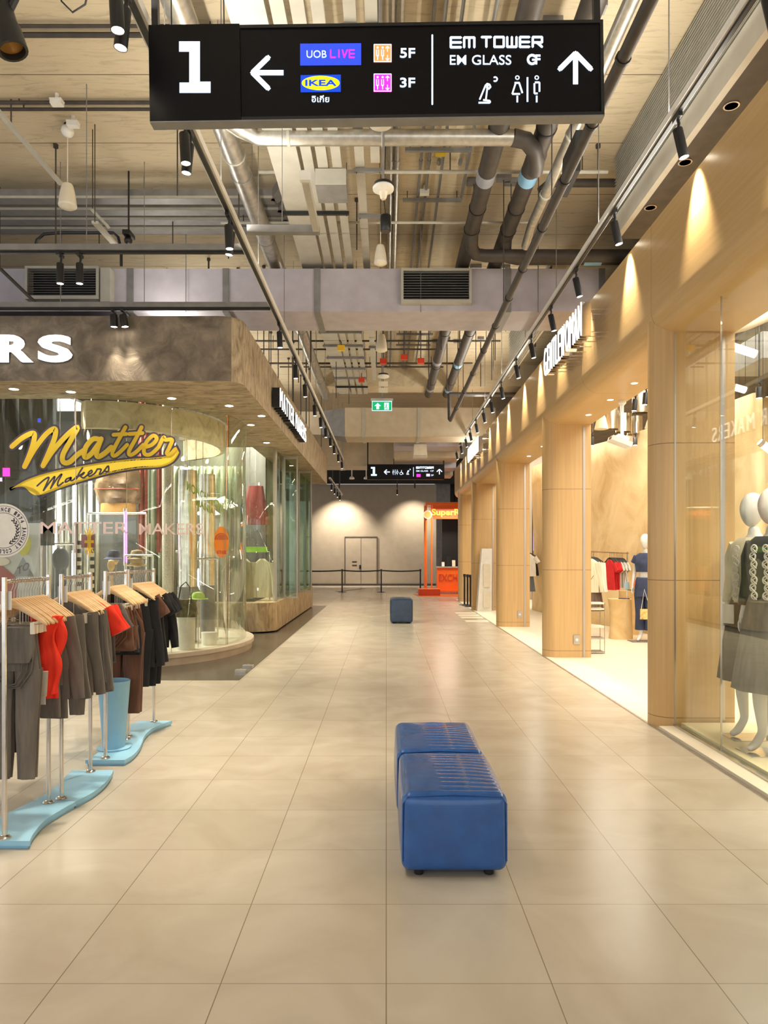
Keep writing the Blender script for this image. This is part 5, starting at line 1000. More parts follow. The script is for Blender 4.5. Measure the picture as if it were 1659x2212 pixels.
def garment_mesh(kind, ln, fold=0.35, w=0.175, d=0.016, sd=0):
    rd = random.Random(sd); b = MB(); f = fold * d; ph = rd.random() * 6
    def limb(p0, p1, r0, r1, dd, n=8):
        p0, p1 = Vector(p0), Vector(p1); dr = (p1 - p0).normalized(); a = Vector((dr.z, 0, -dr.x)); rings = []
        for i in range(n + 1):
            q = i / n; c = p0 + (p1 - p0) * q; r = r0 + (r1 - r0) * q
            c += Vector((0.006 * sin(q * 5 + ph), 0.004 * sin(q * 7 + ph), 0))
            rings.append([c + a * (r * cos(t_)) + Vector((0, 1, 0)) * (dd * sin(t_) * (1 + 0.3 * sin(4 * t_ + q * 6 + ph))) for t_ in [2 * pi * k / 14 for k in range(14)]])
        b.loft(rings)
    if kind in ('tee', 'sweater', 'tank', 'coat'):
        sh = {'tank': 0.55}.get(kind, 1.0); rings = []
        for i in range(15):
            q = i / 14
            z = -0.125 - ln * q
            if q < 0.16: hx = (0.055 + (w * sh * 1.02 - 0.055) * (q / 0.16) ** 0.7); hy = d * (0.6 + 0.4 * q / 0.16)
            else: hx = w * (sh + (1 - sh) * min(1, (q - 0.16) * 3)) * (0.97 + 0.05 * q); hy = d * (1 + 0.25 * q)
            z += 0.004 * sin(i + ph)
            rings.append(ell(0.004 * sin(q * 6 + ph), 0.002 * sin(q * 8), z - (0.06 * (hx / w) if q < 0.16 else 0.06) * 0.9, hx, hy, 24, f * q, ph + q * 2))
        b.loft(rings)
        if kind == 'tee':
            for s in (-1, 1): limb((s * w * 0.86, 0, -0.215), (s * (w + 0.065), 0, -0.37), 0.062, 0.058, d * 0.9, 6)
        if kind in ('sweater', 'coat'):
            for s in (-1, 1): limb((s * w * 0.88, 0, -0.22), (s * (w + 0.055), 0, -0.22 - ln * 0.92), 0.06, 0.034, d * 0.95, 10)
    elif kind in ('pants', 'shorts'):
        cr = 0.24 if kind == 'pants' else 0.16; rings = []
        for i in range(8):
            q = i / 7; rings.append(ell(0, 0, -0.25 - cr * q, 0.135 + 0.035 * q, d * (0.75 + 0.5 * q), 24, f * q, ph))
        b.loft(rings)
        for s in (-1, 1):
            rings = []
            for i in range(12):
                q = i / 11; hx = 0.088 - 0.03 * q if kind == 'pants' else 0.088 + 0.008 * q
                rings.append(ell(s * (0.086 + 0.004 * sin(q * 5 + ph)), 0.004 * sin(q * 9 + ph), -0.25 - cr * 0.96 - (ln - cr) * q, hx, d * (1.25 - 0.15 * q), 18, f * 0.8, ph + q * 3, 5))
            b.loft(rings)
    elif kind == 'strap':         # strappy top with hanging loops
        rings = []
        for i in range(10):
            q = i / 9; rings.append(ell(0, 0, -0.25 - ln * 0.6 * q, 0.14 + 0.02 * sin(q * 3) - 0.05 * max(0, q - .55), d, 24, f * q, ph))
        b.loft(rings)
        for k in range(3):
            x0 = 0.05 + 0.03 * k
            b.tube([(-x0, 0.004 * k, -0.25 - ln * 0.5), (-x0 - 0.01, 0.004 * k, -0.25 - ln * 0.8), (-0.3 * x0, 0.004 * k, -0.25 - ln * (0.98 + .03 * k)), (0.5 * x0, 0.004 * k, -0.25 - ln * (0.96 + .03 * k)), (x0 + 0.02, 0.004 * k, -0.25 - ln * 0.75), (x0 + 0.03, 0.004 * k, -0.25 - ln * 0.45)], 0.007, 6, flat=0.5)
    elif kind == 'ruched':
        rings = []
        for i in range(26):
            q = i / 25; hx = 0.075 + 0.014 * sin(q * 9 + ph) - 0.02 * q
            rings.append(ell(0.095 + 0.016 * sin(q * 6 + ph), 0, -0.20 - ln * q, hx, d * (1 + 0.35 * sin(q * 14)), 26, f * 1.6, ph + q * 5, 6))
        b.loft(rings)
    elif kind == 'skirt':
        rings = []
        for i in range(12):
            q = i / 11; rings.append(ell(0, 0, -0.25 - ln * q, 0.12 + 0.07 * q, d * (1 + q), 30, f * 2.2 * q, ph, 9))
        b.loft(rings)
    return b
GM = {}
hp0 = None
PROTO = {}
def hang(rackname, posts, n, specs, group, words, sc_=None):
    a, c = Vector((posts[0][0], posts[0][1], RZT)), Vector((posts[1][0], posts[1][1], RZT))
    for i in range(n):
        q = (0.055 + (i + 0.5) * ((c - a).length - 0.11) / n) / (c - a).length
        loc = a + (c - a) * q; loc.z += 0.0
        sp = specs[i] if i < len(specs) else None
        clip = bool(sp and sp[0] in ('pants', 'shorts', 'strap', 'skirt'))
        if clip not in PROTO: PROTO[clip] = hanger_proto(clip); h = PROTO[clip]; h.location = tuple(loc)
        else: h = dup(PROTO[clip], tuple(loc))
        rz = radians(random.uniform(-4, 4)); h.rotation_euler = (0, 0, rz)
        tag(h, '%s pale wooden hanger on %s' % (ORD[i], words), 'hanger', 'pale wooden hangers on ' + words)
        if sp:
            kind, ln, col, name, lab = sp
            key = (kind, ln, col, i % 3)
            if key not in GM: GM[key] = garment_mesh(kind, ln, sd=hash((kind, ln)) % 97 + i % 3).build(name, FAB[col], None, angle=80).data; bpy.data.objects.remove([o for o in COL.objects if o.data == GM[key]][0])
            g = bpy.data.objects.new(name, GM[key]); COL.objects.link(g); g.location = tuple(loc); g.rotation_euler = (0, 0, rz)
            if sc_: g.scale = (sc_(i), 1, 1)
            tag(g, '%s on the %s hanger of %s' % (lab, ORD[i], words), name.replace('_', ' '), None)
wA, wB, wC, wD = 'the grey trouser rack', 'the grey sweater rack', 'the brown shorts rack', 'the black tee rack'
hang('A', pA, 13, [('strap', 0.32, 'grey', 'strap_top', 'grey strappy top'), ('pants', 0.84, 'grey', 'trousers', 'long grey trousers'), ('pants', 0.84, 'grey', 'trousers', 'long grey trousers'), ('strap', 0.26, 'dgrey', 'strap_top', 'charcoal strappy top'), ('pants', 0.72, 'dgrey', 'trousers', 'charcoal trousers'), ('ruched', 0.44, 'red', 'ruched_top', 'vivid red ruched top'), ('ruched', 0.47, 'red', 'ruched_top', 'vivid red ruched top'), ('tank', 0.40, 'dgrey', 'tank_top', 'charcoal tank top'), ('shorts', 0.55, 'grey', 'shorts', 'long grey shorts'), ('tank', 0.44, 'grey', 'tank_top', 'grey tank top'), ('sweater', 0.52, 'grey', 'sweater', 'grey long sleeved sweater'), ('shorts', 0.58, 'grey', 'shorts', 'long grey shorts'), ('sweater', 0.54, 'grey', 'sweater', 'grey long sleeved sweater')], '', wA, lambda i: [0.84, 0.84, 0.8, 0.62, 0.6, 1.22, 1.2, 0.7, 0.9, 0.9, 1.08, 0.9, 1.1][i])
hang('B', pB, 13, [('pants', 0.62, 'grey', 'trousers', 'cropped grey trousers'), ('sweater', 0.56, 'grey', 'sweater', 'grey long sleeved sweater'), ('shorts', 0.52, 'dgrey', 'shorts', 'charcoal shorts'), ('sweater', 0.50, 'dgrey', 'sweater', 'charcoal sweater'), ('tank', 0.40, 'dgrey', 'tank_top', 'charcoal tank top'), ('sweater', 0.56, 'grey', 'sweater', 'grey long sleeved sweater'), ('sweater', 0.58, 'grey', 'sweater', 'grey long sleeved sweater'), ('tank', 0.36, 'dgrey', 'tank_top', 'charcoal tank top'), ('tee', 0.36, 'red', 'tee_shirt', 'vivid red tee shirt'), ('tee', 0.36, 'red', 'tee_shirt', 'vivid red tee shirt'), ('tee', 0.38, 'brown', 'tee_shirt', 'brown tee shirt'), ('tee', 0.40, 'dgrey', 'tee_shirt', 'charcoal tee shirt'), ('tee', 0.42, 'grey', 'tee_shirt', 'grey tee shirt')], '', wB, lambda i: [0.8, 0.92, 0.8, 0.86, 0.8, 0.95, 0.95, 0.75, 1.1, 1.1, 1.08, 1.1, 1.15][i])
hang('C', pC, 11, [('strap', 0.3, 'brown', 'strap_top', 'brown strappy top'), ('shorts', 0.34, 'brown', 'shorts', 'brown shorts'), ('strap', 0.34, 'brown', 'strap_top', 'brown strappy top'), ('shorts', 0.34, 'brown', 'shorts', 'brown shorts'), ('skirt', 0.36, 'black', 'skirt', 'short black skirt'), ('shorts', 0.34, 'brown', 'shorts', 'brown shorts'), ('tank', 0.44, 'black', 'tank_top', 'black tank top'), ('tank', 0.46, 'black', 'tank_top', 'black tank top'), ('tank', 0.40, 'brown', 'tank_top', 'brown tank top'), ('pants', 0.88, 'brown', 'trousers', 'long brown trousers'), ('pants', 0.88, 'brown', 'trousers', 'long brown trousers')], '', wC)
hang('D', pD, 12, [('pants', 0.72, 'black', 'trousers', 'long black trousers'), ('sweater', 0.62, 'black', 'sweater', 'black long sleeved top'), ('tee', 0.40, 'brown', 'tee_shirt', 'brown tee shirt'), ('sweater', 0.6, 'black', 'sweater', 'black long sleeved top'), ('pants', 0.74, 'black', 'trousers', 'long black trousers'), ('tank', 0.45, 'black', 'tank_top', 'black tank top'), ('tee', 0.42, 'black', 'tee_shirt', 'black tee shirt'), ('pants', 0.74, 'black', 'trousers', 'long black trousers'), ('tee', 0.42, 'black', 'tee_shirt', 'black tee shirt'), ('tee', 0.46, 'black', 'tee_shirt', 'black tee shirt'), ('sweater', 0.5, 'black', 'sweater', 'black long sleeved top'), ('tee', 0.44, 'black', 'tee_shirt', 'black tee shirt')], '', wD)
t = thing('price_tag', 'pale card tags dangling below the red ruched tops', 'tag', (-1.93, 4.22, 0.8))
MB().obox((-1.93, 4.10, 0.83), (0.024, 0, 0), (0, 0.002, 0.002), (0.004, 0, 0.07)).build('card', M['cream'], t); MB().obox((-1.945, 4.112, 0.77), (0.022, 0, 0), (0, 0.002, 0), (0, 0, 0.06)).build('card', M['white'], t); MB().cyl((-1.93, 4.11, 0.9), (-1.93, 4.12, 1.0), 0.001, n=5).build('string', M['white'], t)
# ================================================================== CORNER SHOP: stickers on the glass and what stands behind it
GLP = [(-12, GY), (GCX, GY)] + [gl(radians(-90 + 2 * k)) for k in range(1, 76)]
def on_glass(px, py, d=0.0):
    s = (px - CX) / F
    for (x0, y0), (x1, y1) in zip(GLP, GLP[1:]):
        # ray x = s*y meets the segment
        den = (x1 - x0) - s * (y1 - y0)
        if abs(den) < 1e-12: continue
        q = (s * y0 - x0) / den
        if -1e-6 <= q <= 1 + 1e-6 and (x1 - x0) * 1 > -0.02:
            y = y0 + (y1 - y0) * q; x = s * y; n = Vector((y1 - y0, -(x1 - x0))).normalized()
            return (x + n.x * (0.010 + d), y + n.y * (0.010 + d), CH - (py - CY) * y / F)
    return (s * GCY, GCY, CH)
og = on_glass
def bez(P, n=10):
    out = []
    for i in range(0, len(P) - 3, 3):
        for k in range(n + (1 if i + 4 >= len(P) else 0)):
            q = k / n; a = (1 - q) ** 3, 3 * q * (1 - q) ** 2, 3 * q * q * (1 - q), q ** 3
            out.append(tuple(sum(a[j] * P[i + j][m] for j in range(4)) for m in (0, 1)))
    return out
def cat(P, n=7):
    out = []
    for i in range(len(P) - 1):
        p0, p1, p2, p3 = P[max(i - 1, 0)], P[i], P[i + 1], P[min(i + 2, len(P) - 1)]
        for k in range(n):
            q = k / n
            out.append(tuple(0.5 * (2 * p1[j] + (p2[j] - p0[j]) * q + (2 * p0[j] - 5 * p1[j] + 4 * p2[j] - p3[j]) * q * q + (3 * p1[j] - p0[j] - 3 * p2[j] + p3[j]) * q ** 3) for j in (0, 1)))
    return out + [P[-1]]
ex = lambda x, y: (x * 280 / 1548, 840 + y * 400 / 2212)       # big script word, measured in two enlarged views
ey = lambda x, y: (240 + x * 300 / 1659, 860 + y * 400 / 2212)
scr = [cat([ex(150, 690), ex(270, 590), ex(400, 530), ex(415, 600), ex(370, 760), ex(300, 930)]), cat([ex(300, 930), ex(420, 720), ex(560, 540), ex(660, 480), ex(660, 580), ex(590, 760), ex(520, 920)]), cat([ex(520, 920), ex(640, 740), ex(800, 560), ex(930, 460), ex(860, 600), ex(760, 780), ex(760, 870), ex(830, 880), ex(930, 790), ex(1000, 740)]),
       cat([ex(1200, 610), ex(1120, 600), ex(1040, 680), ex(1010, 770), ex(1030, 820), ex(1100, 770), ex(1180, 660)]), cat([ex(1210, 600), ex(1160, 740), ex(1170, 810), ex(1240, 780), ex(1330, 700)])]
s2 = [cat([ey(170, 350), ey(90, 500), ey(20, 640), ey(30, 690), ey(90, 660), ey(190, 560)]), cat([ey(30, 440), ey(180, 430)]), cat([ey(360, 350), ey(290, 490), ey(215, 630), ey(225, 680), ey(290, 650), ey(380, 560)]), cat([ey(215, 430), ey(370, 420)]),
      cat([ey(390, 590), ey(480, 560), ey(540, 490), ey(500, 450), ey(430, 510), ey(390, 600), ey(400, 670), ey(470, 670), ey(560, 590)]), cat([ey(560, 590), ey(620, 470), ey(640, 500), ey(720, 500), ey(690, 590), ey(660, 660), ey(700, 670), ey(760, 610)])]
tail = [ey(-190, 600), ]
swoosh = cat([(25, 1056), (60, 1036), (110, 1020), (170, 1008), (230, 998), (290, 991), (340, 988), (368, 982), (381, 970), (378, 962)]) + cat([(381, 967), (385, 980), (372, 998), (345, 1009), (300, 1012), (250, 1020), (200, 1033), (150, 1048), (110, 1062), (88, 1073)]) + cat([(88, 1073), (74, 1060), (50, 1053), (25, 1056)])
t = thing('window_sticker', 'large yellow script window sticker with a dark outline across the corner glass', 'sticker', og(200, 1075))
def thick(P, w): return P
o1 = MB()
for i, st in enumerate(scr): o1.strip(st, 19, og, 0.0003 * i)
for i, st in enumerate(s2): o1.strip(st, 15.5, og, 0.0015 + 0.0003 * i)
o1.strip(swoosh, 8, og, 0.0033); o1.build('outline', M['navy_vinyl'], t)
o2 = MB()
for i, st in enumerate(scr): o2.strip(st, 11, og, 0.0045 + 0.0003 * i)
for i, st in enumerate(s2): o2.strip(st, 8.4, og, 0.006 + 0.0003 * i)
o2.build('script_lettering', M['yellow'], t)
sw = MB(); up = cat([(25, 1056), (60, 1036), (110, 1020), (170, 1008), (230, 998), (290, 991), (340, 988), (368, 982), (379, 970), (379, 964)], 8); lo = cat([(25, 1056), (52, 1052), (82, 1070), (150, 1048), (200, 1033), (250, 1020), (300, 1012), (345, 1009), (372, 998), (386, 978)], 8)
sw.sheet([[og(x, y, 0.0038) for x, y in up], [og((a[0] + c[0]) / 2, (a[1] + c[1]) / 2, 0.0038) for a, c in zip(up, lo)], [og(x, y, 0.0038) for x, y in lo]]).build('swoosh', M['yellow'], t)
mk = [cat([ex(450, 1160), ex(530, 1090), ex(590, 1060), ex(560, 1140), ex(525, 1215)]), cat([ex(525, 1215), ex(620, 1090), ex(660, 1050), ex(640, 1120), ex(610, 1190)]), cat([ex(610, 1190), ex(690, 1070), ex(745, 1020), ex(700, 1110), ex(700, 1160), ex(760, 1120)]), cat([ex(850, 1060), ex(800, 1080), ex(785, 1115), ex(830, 1095), ex(855, 1060), ex(850, 1095), ex(880, 1090), ex(920, 1050)]), cat([ex(990, 945), ex(950, 1010), ex(920, 1075)]), cat([ex(930, 1055), ex(1010, 1000), ex(985, 1030), ex(960, 1035), ex(1000, 1065), ex(1050, 1030)]), cat([ex(1050, 1030), ex(1100, 1000), ex(1095, 975), ex(1060, 1005), ex(1070, 1045), ex(1130, 1015), ex(1165, 960)]), cat([ex(1165, 960), ex(1210, 965), ex(1190, 1020), ex(1230, 1000), ex(1290, 925), ex(1300, 960), ex(1290, 990), ex(1255, 985)])]
o3 = MB()
for i, st in enumerate(mk): o3.strip(st, 3.6, og, 0.0044 + 0.0002 * i)
o3.build('small_lettering', M['navy_vinyl'], t)
t = thing('window_lettering', 'pale frosted block letters in one row across the corner glass', 'sticker', og(260, 1158))
for w, a0, a1, y0, y1 in (('MATTER', 88, 277, 1153, 1127.5), ('MAKERS', 300, 438, 1155, 1130.5)): MB().text(w, lambda a, y, d: og(a, y, 0.001 + d), a0, a1, y0, y1, 0.0008, 0.008).build('word', M['pale_vinyl'], t)
t = thing('round_badge', 'round white window badge ringed with dark lettering and laurel', 'sticker', og(10, 1200))
MB().disc(8, 1146, 56, 58, og, 0.0, 0.0006, 48).build('disc', M['white'], t)
b = MB(); b.ring(8, 1146, 52.5, 53.5, og, 0.0012).ring(8, 1146, 37.5, 38.7, og, 0.0012).build('ring_line', M['navy_vinyl'], t)
def arc_text(b, s, cx, cy_, r, a0, step, h, flip=False, w=5.2):
    for i, c in enumerate(s):
        if c == ' ': continue
        q = a0 + step * i
        def f(u, v, d, q=q): rr = r + v; return og(cx + rr * cos(q) - u * sin(q), cy_ + rr * sin(q) + u * cos(q), 0.0012 + d)
        b.text(c, f, -w / 2, w / 2, 0 if not flip else h, h if not flip else 0, 0.0006, 0.05)
b = MB(); arc_text(b, 'SINCE 1974 JANUARY COLLECTION', 8, 1146, 41, radians(-112), radians(9.6), 9); b.build('ring_lettering', M['navy_vinyl'], t)
b = MB()
for i in range(9):
    q = radians(-40 + 13 * i)
    for s in (-0.6, 0.6): 
        cx_, cy_ = 8 + 31 * cos(q), 1146 + 31 * sin(q); dx, dy = cos(q + pi / 2 + s + pi), sin(q + pi / 2 + s + pi)
        b.ribbon([(cx_, cy_), (cx_ + 6 * dx, cy_ + 6 * dy)], 2.6, og, 0.001, 0.0016, joint=6)
b.build('laurel', M['navy_vinyl'], t)
t = thing('oval_sticker', 'orange oval sticker on the curved corner glass', 'sticker', og(477, 1205))
MB().disc(477, 1171, 16, 34, og, 0.0, 0.0008, 40).build('disc', M['orange_vinyl'], t)
MB().ring(477, 1166, 0.1, 11, og, 0.0014, 24, pi, 2 * pi).ring(477, 1166, 12, 14.5, og, 0.0014, 24, pi, 2 * pi).build('arch', M['rust_vinyl'], t)
MB().text('MATTER MAKERS', lambda a, y, d: og(a, y, 0.0014 + d), 467, 487, 1197, 1189, 0.0006, 0.03).build('lettering', M['rust_vinyl'], t)
t = thing('hand_sticker', 'yellow sticker of two open hands on a red block on the corner glass', 'sticker', og(192, 1200))
MB().prism([(176, 1155), (204, 1155), (204, 1183), (176, 1183)], og, 0.0, 0.0006).build('red_block', pm('brick_red_vinyl', S(150, 62, 48), S(140, 54, 42), 4, 0.5), t)
b = MB()
for s in (-1, 1):
    for k in range(5):
        q = (-0.42 + 0.21 * k); b.ribbon([(193 + 3 * q, 1170 + s * 8), (193 + 22 * q, 1170 + s * (32 - 6 * abs(k - 2) * 0.8))], 2.3, og, 0.001, 0.0016, joint=6)
b.prism([(189, 1158), (197, 1158), (197, 1182), (189, 1182)], og, 0.001, 0.0016).prism([(183, 1167), (203, 1167), (203, 1173), (183, 1173)], og, 0.001, 0.0016).build('hands', M['yellow'], t)
t = thing('banner_lettering', 'slanting green lettering inside the curved corner glass', 'sticker', og(440, 1115))
gr = pm('leaf_green_vinyl', S(150, 176, 80), S(130, 156, 64), 3, 0.5)
MB().text('MONCHHICHI', lambda a, y, d: og(a, y + (a - 405) * 0.62, -0.03 + d), 405, 484, 1058, 1038, 0.001, 0.03).text('MANIA', lambda a, y, d: og(a, y + (a - 405) * 0.62, -0.03 + d), 425, 465, 1078, 1062, 0.001, 0.03).build('words', gr, t)
# ---- inside
def tube_light(px, py0, py1, Y, label, mat='e_tube', r=0.03, g='upright tube lights inside the corner shop'):
    x = WX(px, Y); z0, z1 = WZ(py1, Y), WZ(py0, Y)
    t = thing('tube_light', label, 'tube light', (x, Y, z0), g)
    MB().cyl((x, Y, z0), (x, Y, z1), r, n=12).build('tube', M[mat], t)
    for z, s in ((z0, -1), (z1, 1)): MB().cyl((x, Y, z), (x, Y, z + s * 0.05), r * 1.15, n=12).build('end_cap', M['chrome'], t)
    MB().cyl((x, Y + 0.05, 0.165), (x, Y + 0.05, 4.6), 0.008, n=6).build('cable_pole', M['chrome'], t)
for i, (px, a, c, Y, lb) in enumerate([(127, 1058, 1130, 12.6, 'behind the word MATTER'), (161, 1048, 1130, 12.8, 'behind the yellow swoosh'), (195, 1040, 1106, 12.9, 'beside the brown jacket'), (402, 1010, 1102, 12.4, 'inside the curved glass'), (437, 1030, 1112, 12.7, 'beside the green lettering'), (118, 1128, 1195, 12.2, 'below the word MATTER'), (398, 1158, 1212, 12.4, 'under the frosted letters'), (422, 1160, 1235, 12.7, 'beside the orange oval sticker'), (159, 1195, 1245, 12.8, 'behind the hanger bars')]): tube_light(px, a, c, Y, 'glowing upright tube light ' + lb)
tube_light(271, 1105, 1215, 12.3, 'vivid purple neon tube behind the frosted letters', 'e_purple', 0.028, None)
t = thing('light_panel', 'bright white ceiling panel light inside the corner shop', 'ceiling light', (-5.8, 13.6, 4.3))
MB().prism([(WX(124, 12.6), 12.6), (WX(208, 13.9), 13.9), (WX(124, 13.9), 13.9)], lambda a, y, d: (a, y, d), 4.30, 4.34).build('diffuser', M['e_panel'], t); MB().prism([(WX(122, 12.5), 12.5), (WX(212, 14.0), 14.0), (WX(122, 14.0), 14.0)], lambda a, y, d: (a, y, d), 4.345, 4.38).box(WX(150, 13.7) - 0.1, WX(150, 13.7) + 0.1, 13.6, 13.8, 4.38, 4.595).build('housing', M['black'], t)
def curtain(name, px0, px1, z0, z1, Y, mat, label, waves=7, amp=0.05, cat_='curtain'):
    x0, x1 = WX(px0, Y), WX(px1, Y); n = waves * 8
    top = [(x0 + (x1 - x0) * k / n, Y + amp * sin(2 * pi * waves * k / n), z1) for k in range(n + 1)]; bot = [(x, y + 0.02 * sin(x * 9), z0) for x, y, z in top]
    mid = [((a[0] + c[0]) / 2, (a[1] + c[1]) / 2 + 0.03 * sin(a[0] * 13), (z0 + z1) / 2) for a, c in zip(top, bot)]
    o = MB().sheet([top, mid, bot]).build(name, mat, angle=80); m_ = o.modifiers.new('thickness', 'SOLIDIFY'); m_.thickness = 0.015
    return tag(o, label, cat_)
curtain('black_curtain', -60, 118, 1.7, 4.6, 11.2, pm('black_crumpled_cloth', S(58, 58, 58), S(26, 26, 26), 4, 0.45, bump=0.5, stretch=(2, 2, 0.6), dist=0.05), 'black crumpled curtain hanging inside the corner glass', 6, 0.09)
curtain('red_curtain', 300, 318, 1.6, 4.6, 13.2, pm('dusty_red_cloth', S(158, 72, 62), S(130, 54, 48), 4, 0.7, stretch=(5, 5, 0.5), bump=0.3), 'dusty red curtain strip beside the brown jacket', 2, 0.03)
curtain('red_curtain', 338, 354, 1.6, 4.6, 13.4, pm('brick_cloth', S(146, 66, 56), S(116, 48, 42), 4, 0.7, stretch=(5, 5, 0.5), bump=0.3), 'second dusty red curtain strip beside the speckled pillar', 2, 0.03)
curtain('mirror_curtain', 100, 215, 0.0, 3.0, 14.6, pm('silver_foil', S(206, 206, 196), S(150, 150, 140), 3, 0.25, 0.8, stretch=(6, 1, 0.2)), 'silver foil curtain along the back of the corner shop', 9, 0.08)
curtain('pale_drape', 320, 530, 0.0, 3.4, 15.2, pm('pale_green_drape', S(158, 164, 142), S(96, 102, 84), 3, 0.4, 0.1, stretch=(5, 1, 0.2)), 'pale green grey drape behind the curved corner glass', 14, 0.09)
def hang_jacket():
    Y = 13.0; x0, x1 = WX(208, Y), WX(303, Y); t = thing('brown_jacket', 'crumpled brown jacket with an orange hem hanging on a chrome bar', 'jacket', ((x0 + x1) / 2, Y, 2.3))
    m = pm('crumpled_brown', S(150, 118, 88), S(96, 74, 54), 3, 0.5, bump=0.8, dist=0.06); cx = (x0 + x1) / 2; hw = (x1 - x0) / 2
    rings = [ell(cx + 0.02 * sin(k), Y, WZ(1005, Y) - 0.085 * k, hw * (0.8 + 0.25 * sin(min(k, 7) * 0.35)), 0.10 + 0.02 * sin(k * 2), 28, 0.03, k * 0.7, 6) for k in range(9)]
    MB().loft(rings).build('jacket_body', m, t); zb = rings[-1][0][2]
    MB().loft([ell(cx, Y, zb, hw * 0.8, 0.1, 24), ell(cx, Y, zb - 0.2, hw * 0.82, 0.1, 24)]).build('orange_hem', pm('tan_orange', S(214, 164, 96), S(200, 148, 82), 3, 0.6), t)
    MB().tube([(p[0], p[1] * 1.0 + (-0.012 if p[1] < Y else 0.012), p[2]) for p in rings[5]] , 0.008, 6).build('orange_cord', M['rust_vinyl'], t)
    MB().cyl((cx, Y, rings[0][0][2]), (cx, Y, 4.6), 0.006, n=6).build('hanging_wire', M['steel_wire'], t)
hang_jacket()
def wrack(px0, px1, py, Y, label):
    z = WZ(py, Y); t = thing('display_bar', label, 'display bar', (WX((px0 + px1) / 2, Y), Y, 0.165), 'chrome display bars in the corner shop')
    MB().cyl((WX(px0, Y), Y, z), (WX(px1, Y), Y, z), 0.018, n=10).build('bar', M['chrome'], t)
    for p in (px0, px1): MB().cyl((WX(p, Y), Y, 0.165), (WX(p, Y), Y, z), 0.014, n=10).build('leg', M['chrome'], t)
wrack(190, 316, 1109, 12.75, 'chrome display bar under the brown jacket'); wrack(90, 160, 1175, 11.6, 'chrome display bar below the word MATTER'); wrack(385, 470, 1207, 11.9, 'chrome display bar behind the orange oval sticker'); wrack(270, 330, 1200, 11.8, 'chrome display bar behind the purple neon tube')
o = MB().cyl((WX(363, 11.9), 11.9, 0.165), (WX(363, 11.9), 11.9, 4.6), 0.092, n=24).build('column', pm('speckled_terrazzo', S(226, 222, 206), S(176, 172, 156), 60, 0.5)); struct(o, 'slim speckled pillar inside the corner glass', 'column')
for px, Y, r, c, lb in ((405, 11.6, 0.15, 'chrome', 'beside the speckled pillar'), (448, 12.2, 0.13, 'chrome', 'behind the orange oval sticker')):
    t = thing('chrome_cylinder', 'tall mirror chrome cylinder ' + lb, 'display cylinder', (WX(px, Y), Y, 0.165), 'mirror chrome cylinders')
    MB().cyl((WX(px, Y), Y, 1.05), (WX(px, Y), Y, 2.9), r, n=32).build('chrome_sleeve', M['chrome'], t); MB().cyl((WX(px, Y), Y, 0.165), (WX(px, Y), Y, 1.049), r * 0.96, n=32).build('grey_base', M['grey_paint'], t)
def pedestal(px, Y, w, z1, label, mat=None, nm='pedestal'):
    t = thing(nm, label, 'pedestal', (WX(px, Y), Y, 0.165), None); x = WX(px, Y)
    MB().cyl((x, Y, 0.165), (x, Y, z1), w, n=28).build('drum', mat or M['white'], t); MB().cyl((x, Y, z1), (x, Y, z1 + 0.02), w * 1.03, n=28).build('top', mat or M['white'], t); return t
pedestal(402, 10.75, 0.13, 0.62, 'white round pedestal under the camouflage bag'); pedestal(452, 11.3, 0.12, 0.34, 'low white pedestal behind the curved corner glass')
t = thing('camouflage_bag', 'camouflage duffel bag on the white round pedestal', 'bag', (WX(402, 10.75), 10.75, 0.64)); cx = WX(402, 10.75)
camo = plaster_mat('camouflage', [S(46, 40, 28), S(92, 82, 50), S(130, 116, 70)], 9, (1, 1, 1), 0.1)
MB().loft([ell(cx, 10.75, 0.641 + 0.26 * q, 0.16 * (1 - 0.35 * q ** 3), 0.09, 24) for q in [k / 8 for k in range(9)]]).build('bag_body', camo, t); MB().tube([(cx - 0.1, 10.68, 0.85), (cx - 0.05, 10.66, 1.1), (cx + 0.02, 10.66, 1.16), (cx + 0.08, 10.66, 1.08), (cx + 0.1, 10.68, 0.85)], 0.01, 6).build('strap', M['black'], t)
t = thing('lime_cap', 'lime green cap beside the camouflage bag', 'cap', (WX(428, 10.95), 10.95, 0.9)); cx = WX(428, 10.95); lime = pm('lime_cloth', S(190, 226, 110), S(170, 206, 90), 4, 0.8)
MB().lathe([(0.10, 0), (0.098, 0.05), (0.07, 0.09), (0, 0.105)], (cx, 10.95, 0.9), 20).build('crown', lime, t); MB().lathe([(0.1, 0.0), (0.15, -0.01), (0.15, -0.004), (0.1, 0.008)], (cx, 10.95, 0.9), 20).build('brim', lime, t); MB().cyl((cx, 10.95, 0.165), (cx, 10.95, 0.98), 0.012, n=8).build('stand', M['chrome'], t)
def hat_stand(px, py, Y, label, mats, heads=2):
    x, z = WX(px, Y), WZ(py, Y); t = thing('hat_stand', label, 'hat stand', (x, Y, 0.165)); MB().cyl((x, Y, 0.165), (x, Y, z), 0.05, n=12).build('post', M['grey_paint'], t); MB().ball((x, Y, z + 0.1), (0.085, 0.095, 0.12)).build('head_form', M['wood_hanger'], t)
    return x, z
def hat(x, y, z, label, mat, brim=True, name='hat'):
    t = thing(name, label, 'hat', (x, y, z)); MB().lathe([(0.105, 0), (0.104, 0.06), (0.085, 0.11), (0, 0.125)], (x, y, z), 20).build('crown', mat, t)
    if brim: MB().lathe([(0.104, 0.0), (0.16, -0.035), (0.162, -0.028), (0.105, 0.01)], (x, y, z), 20).build('brim', mat, t)
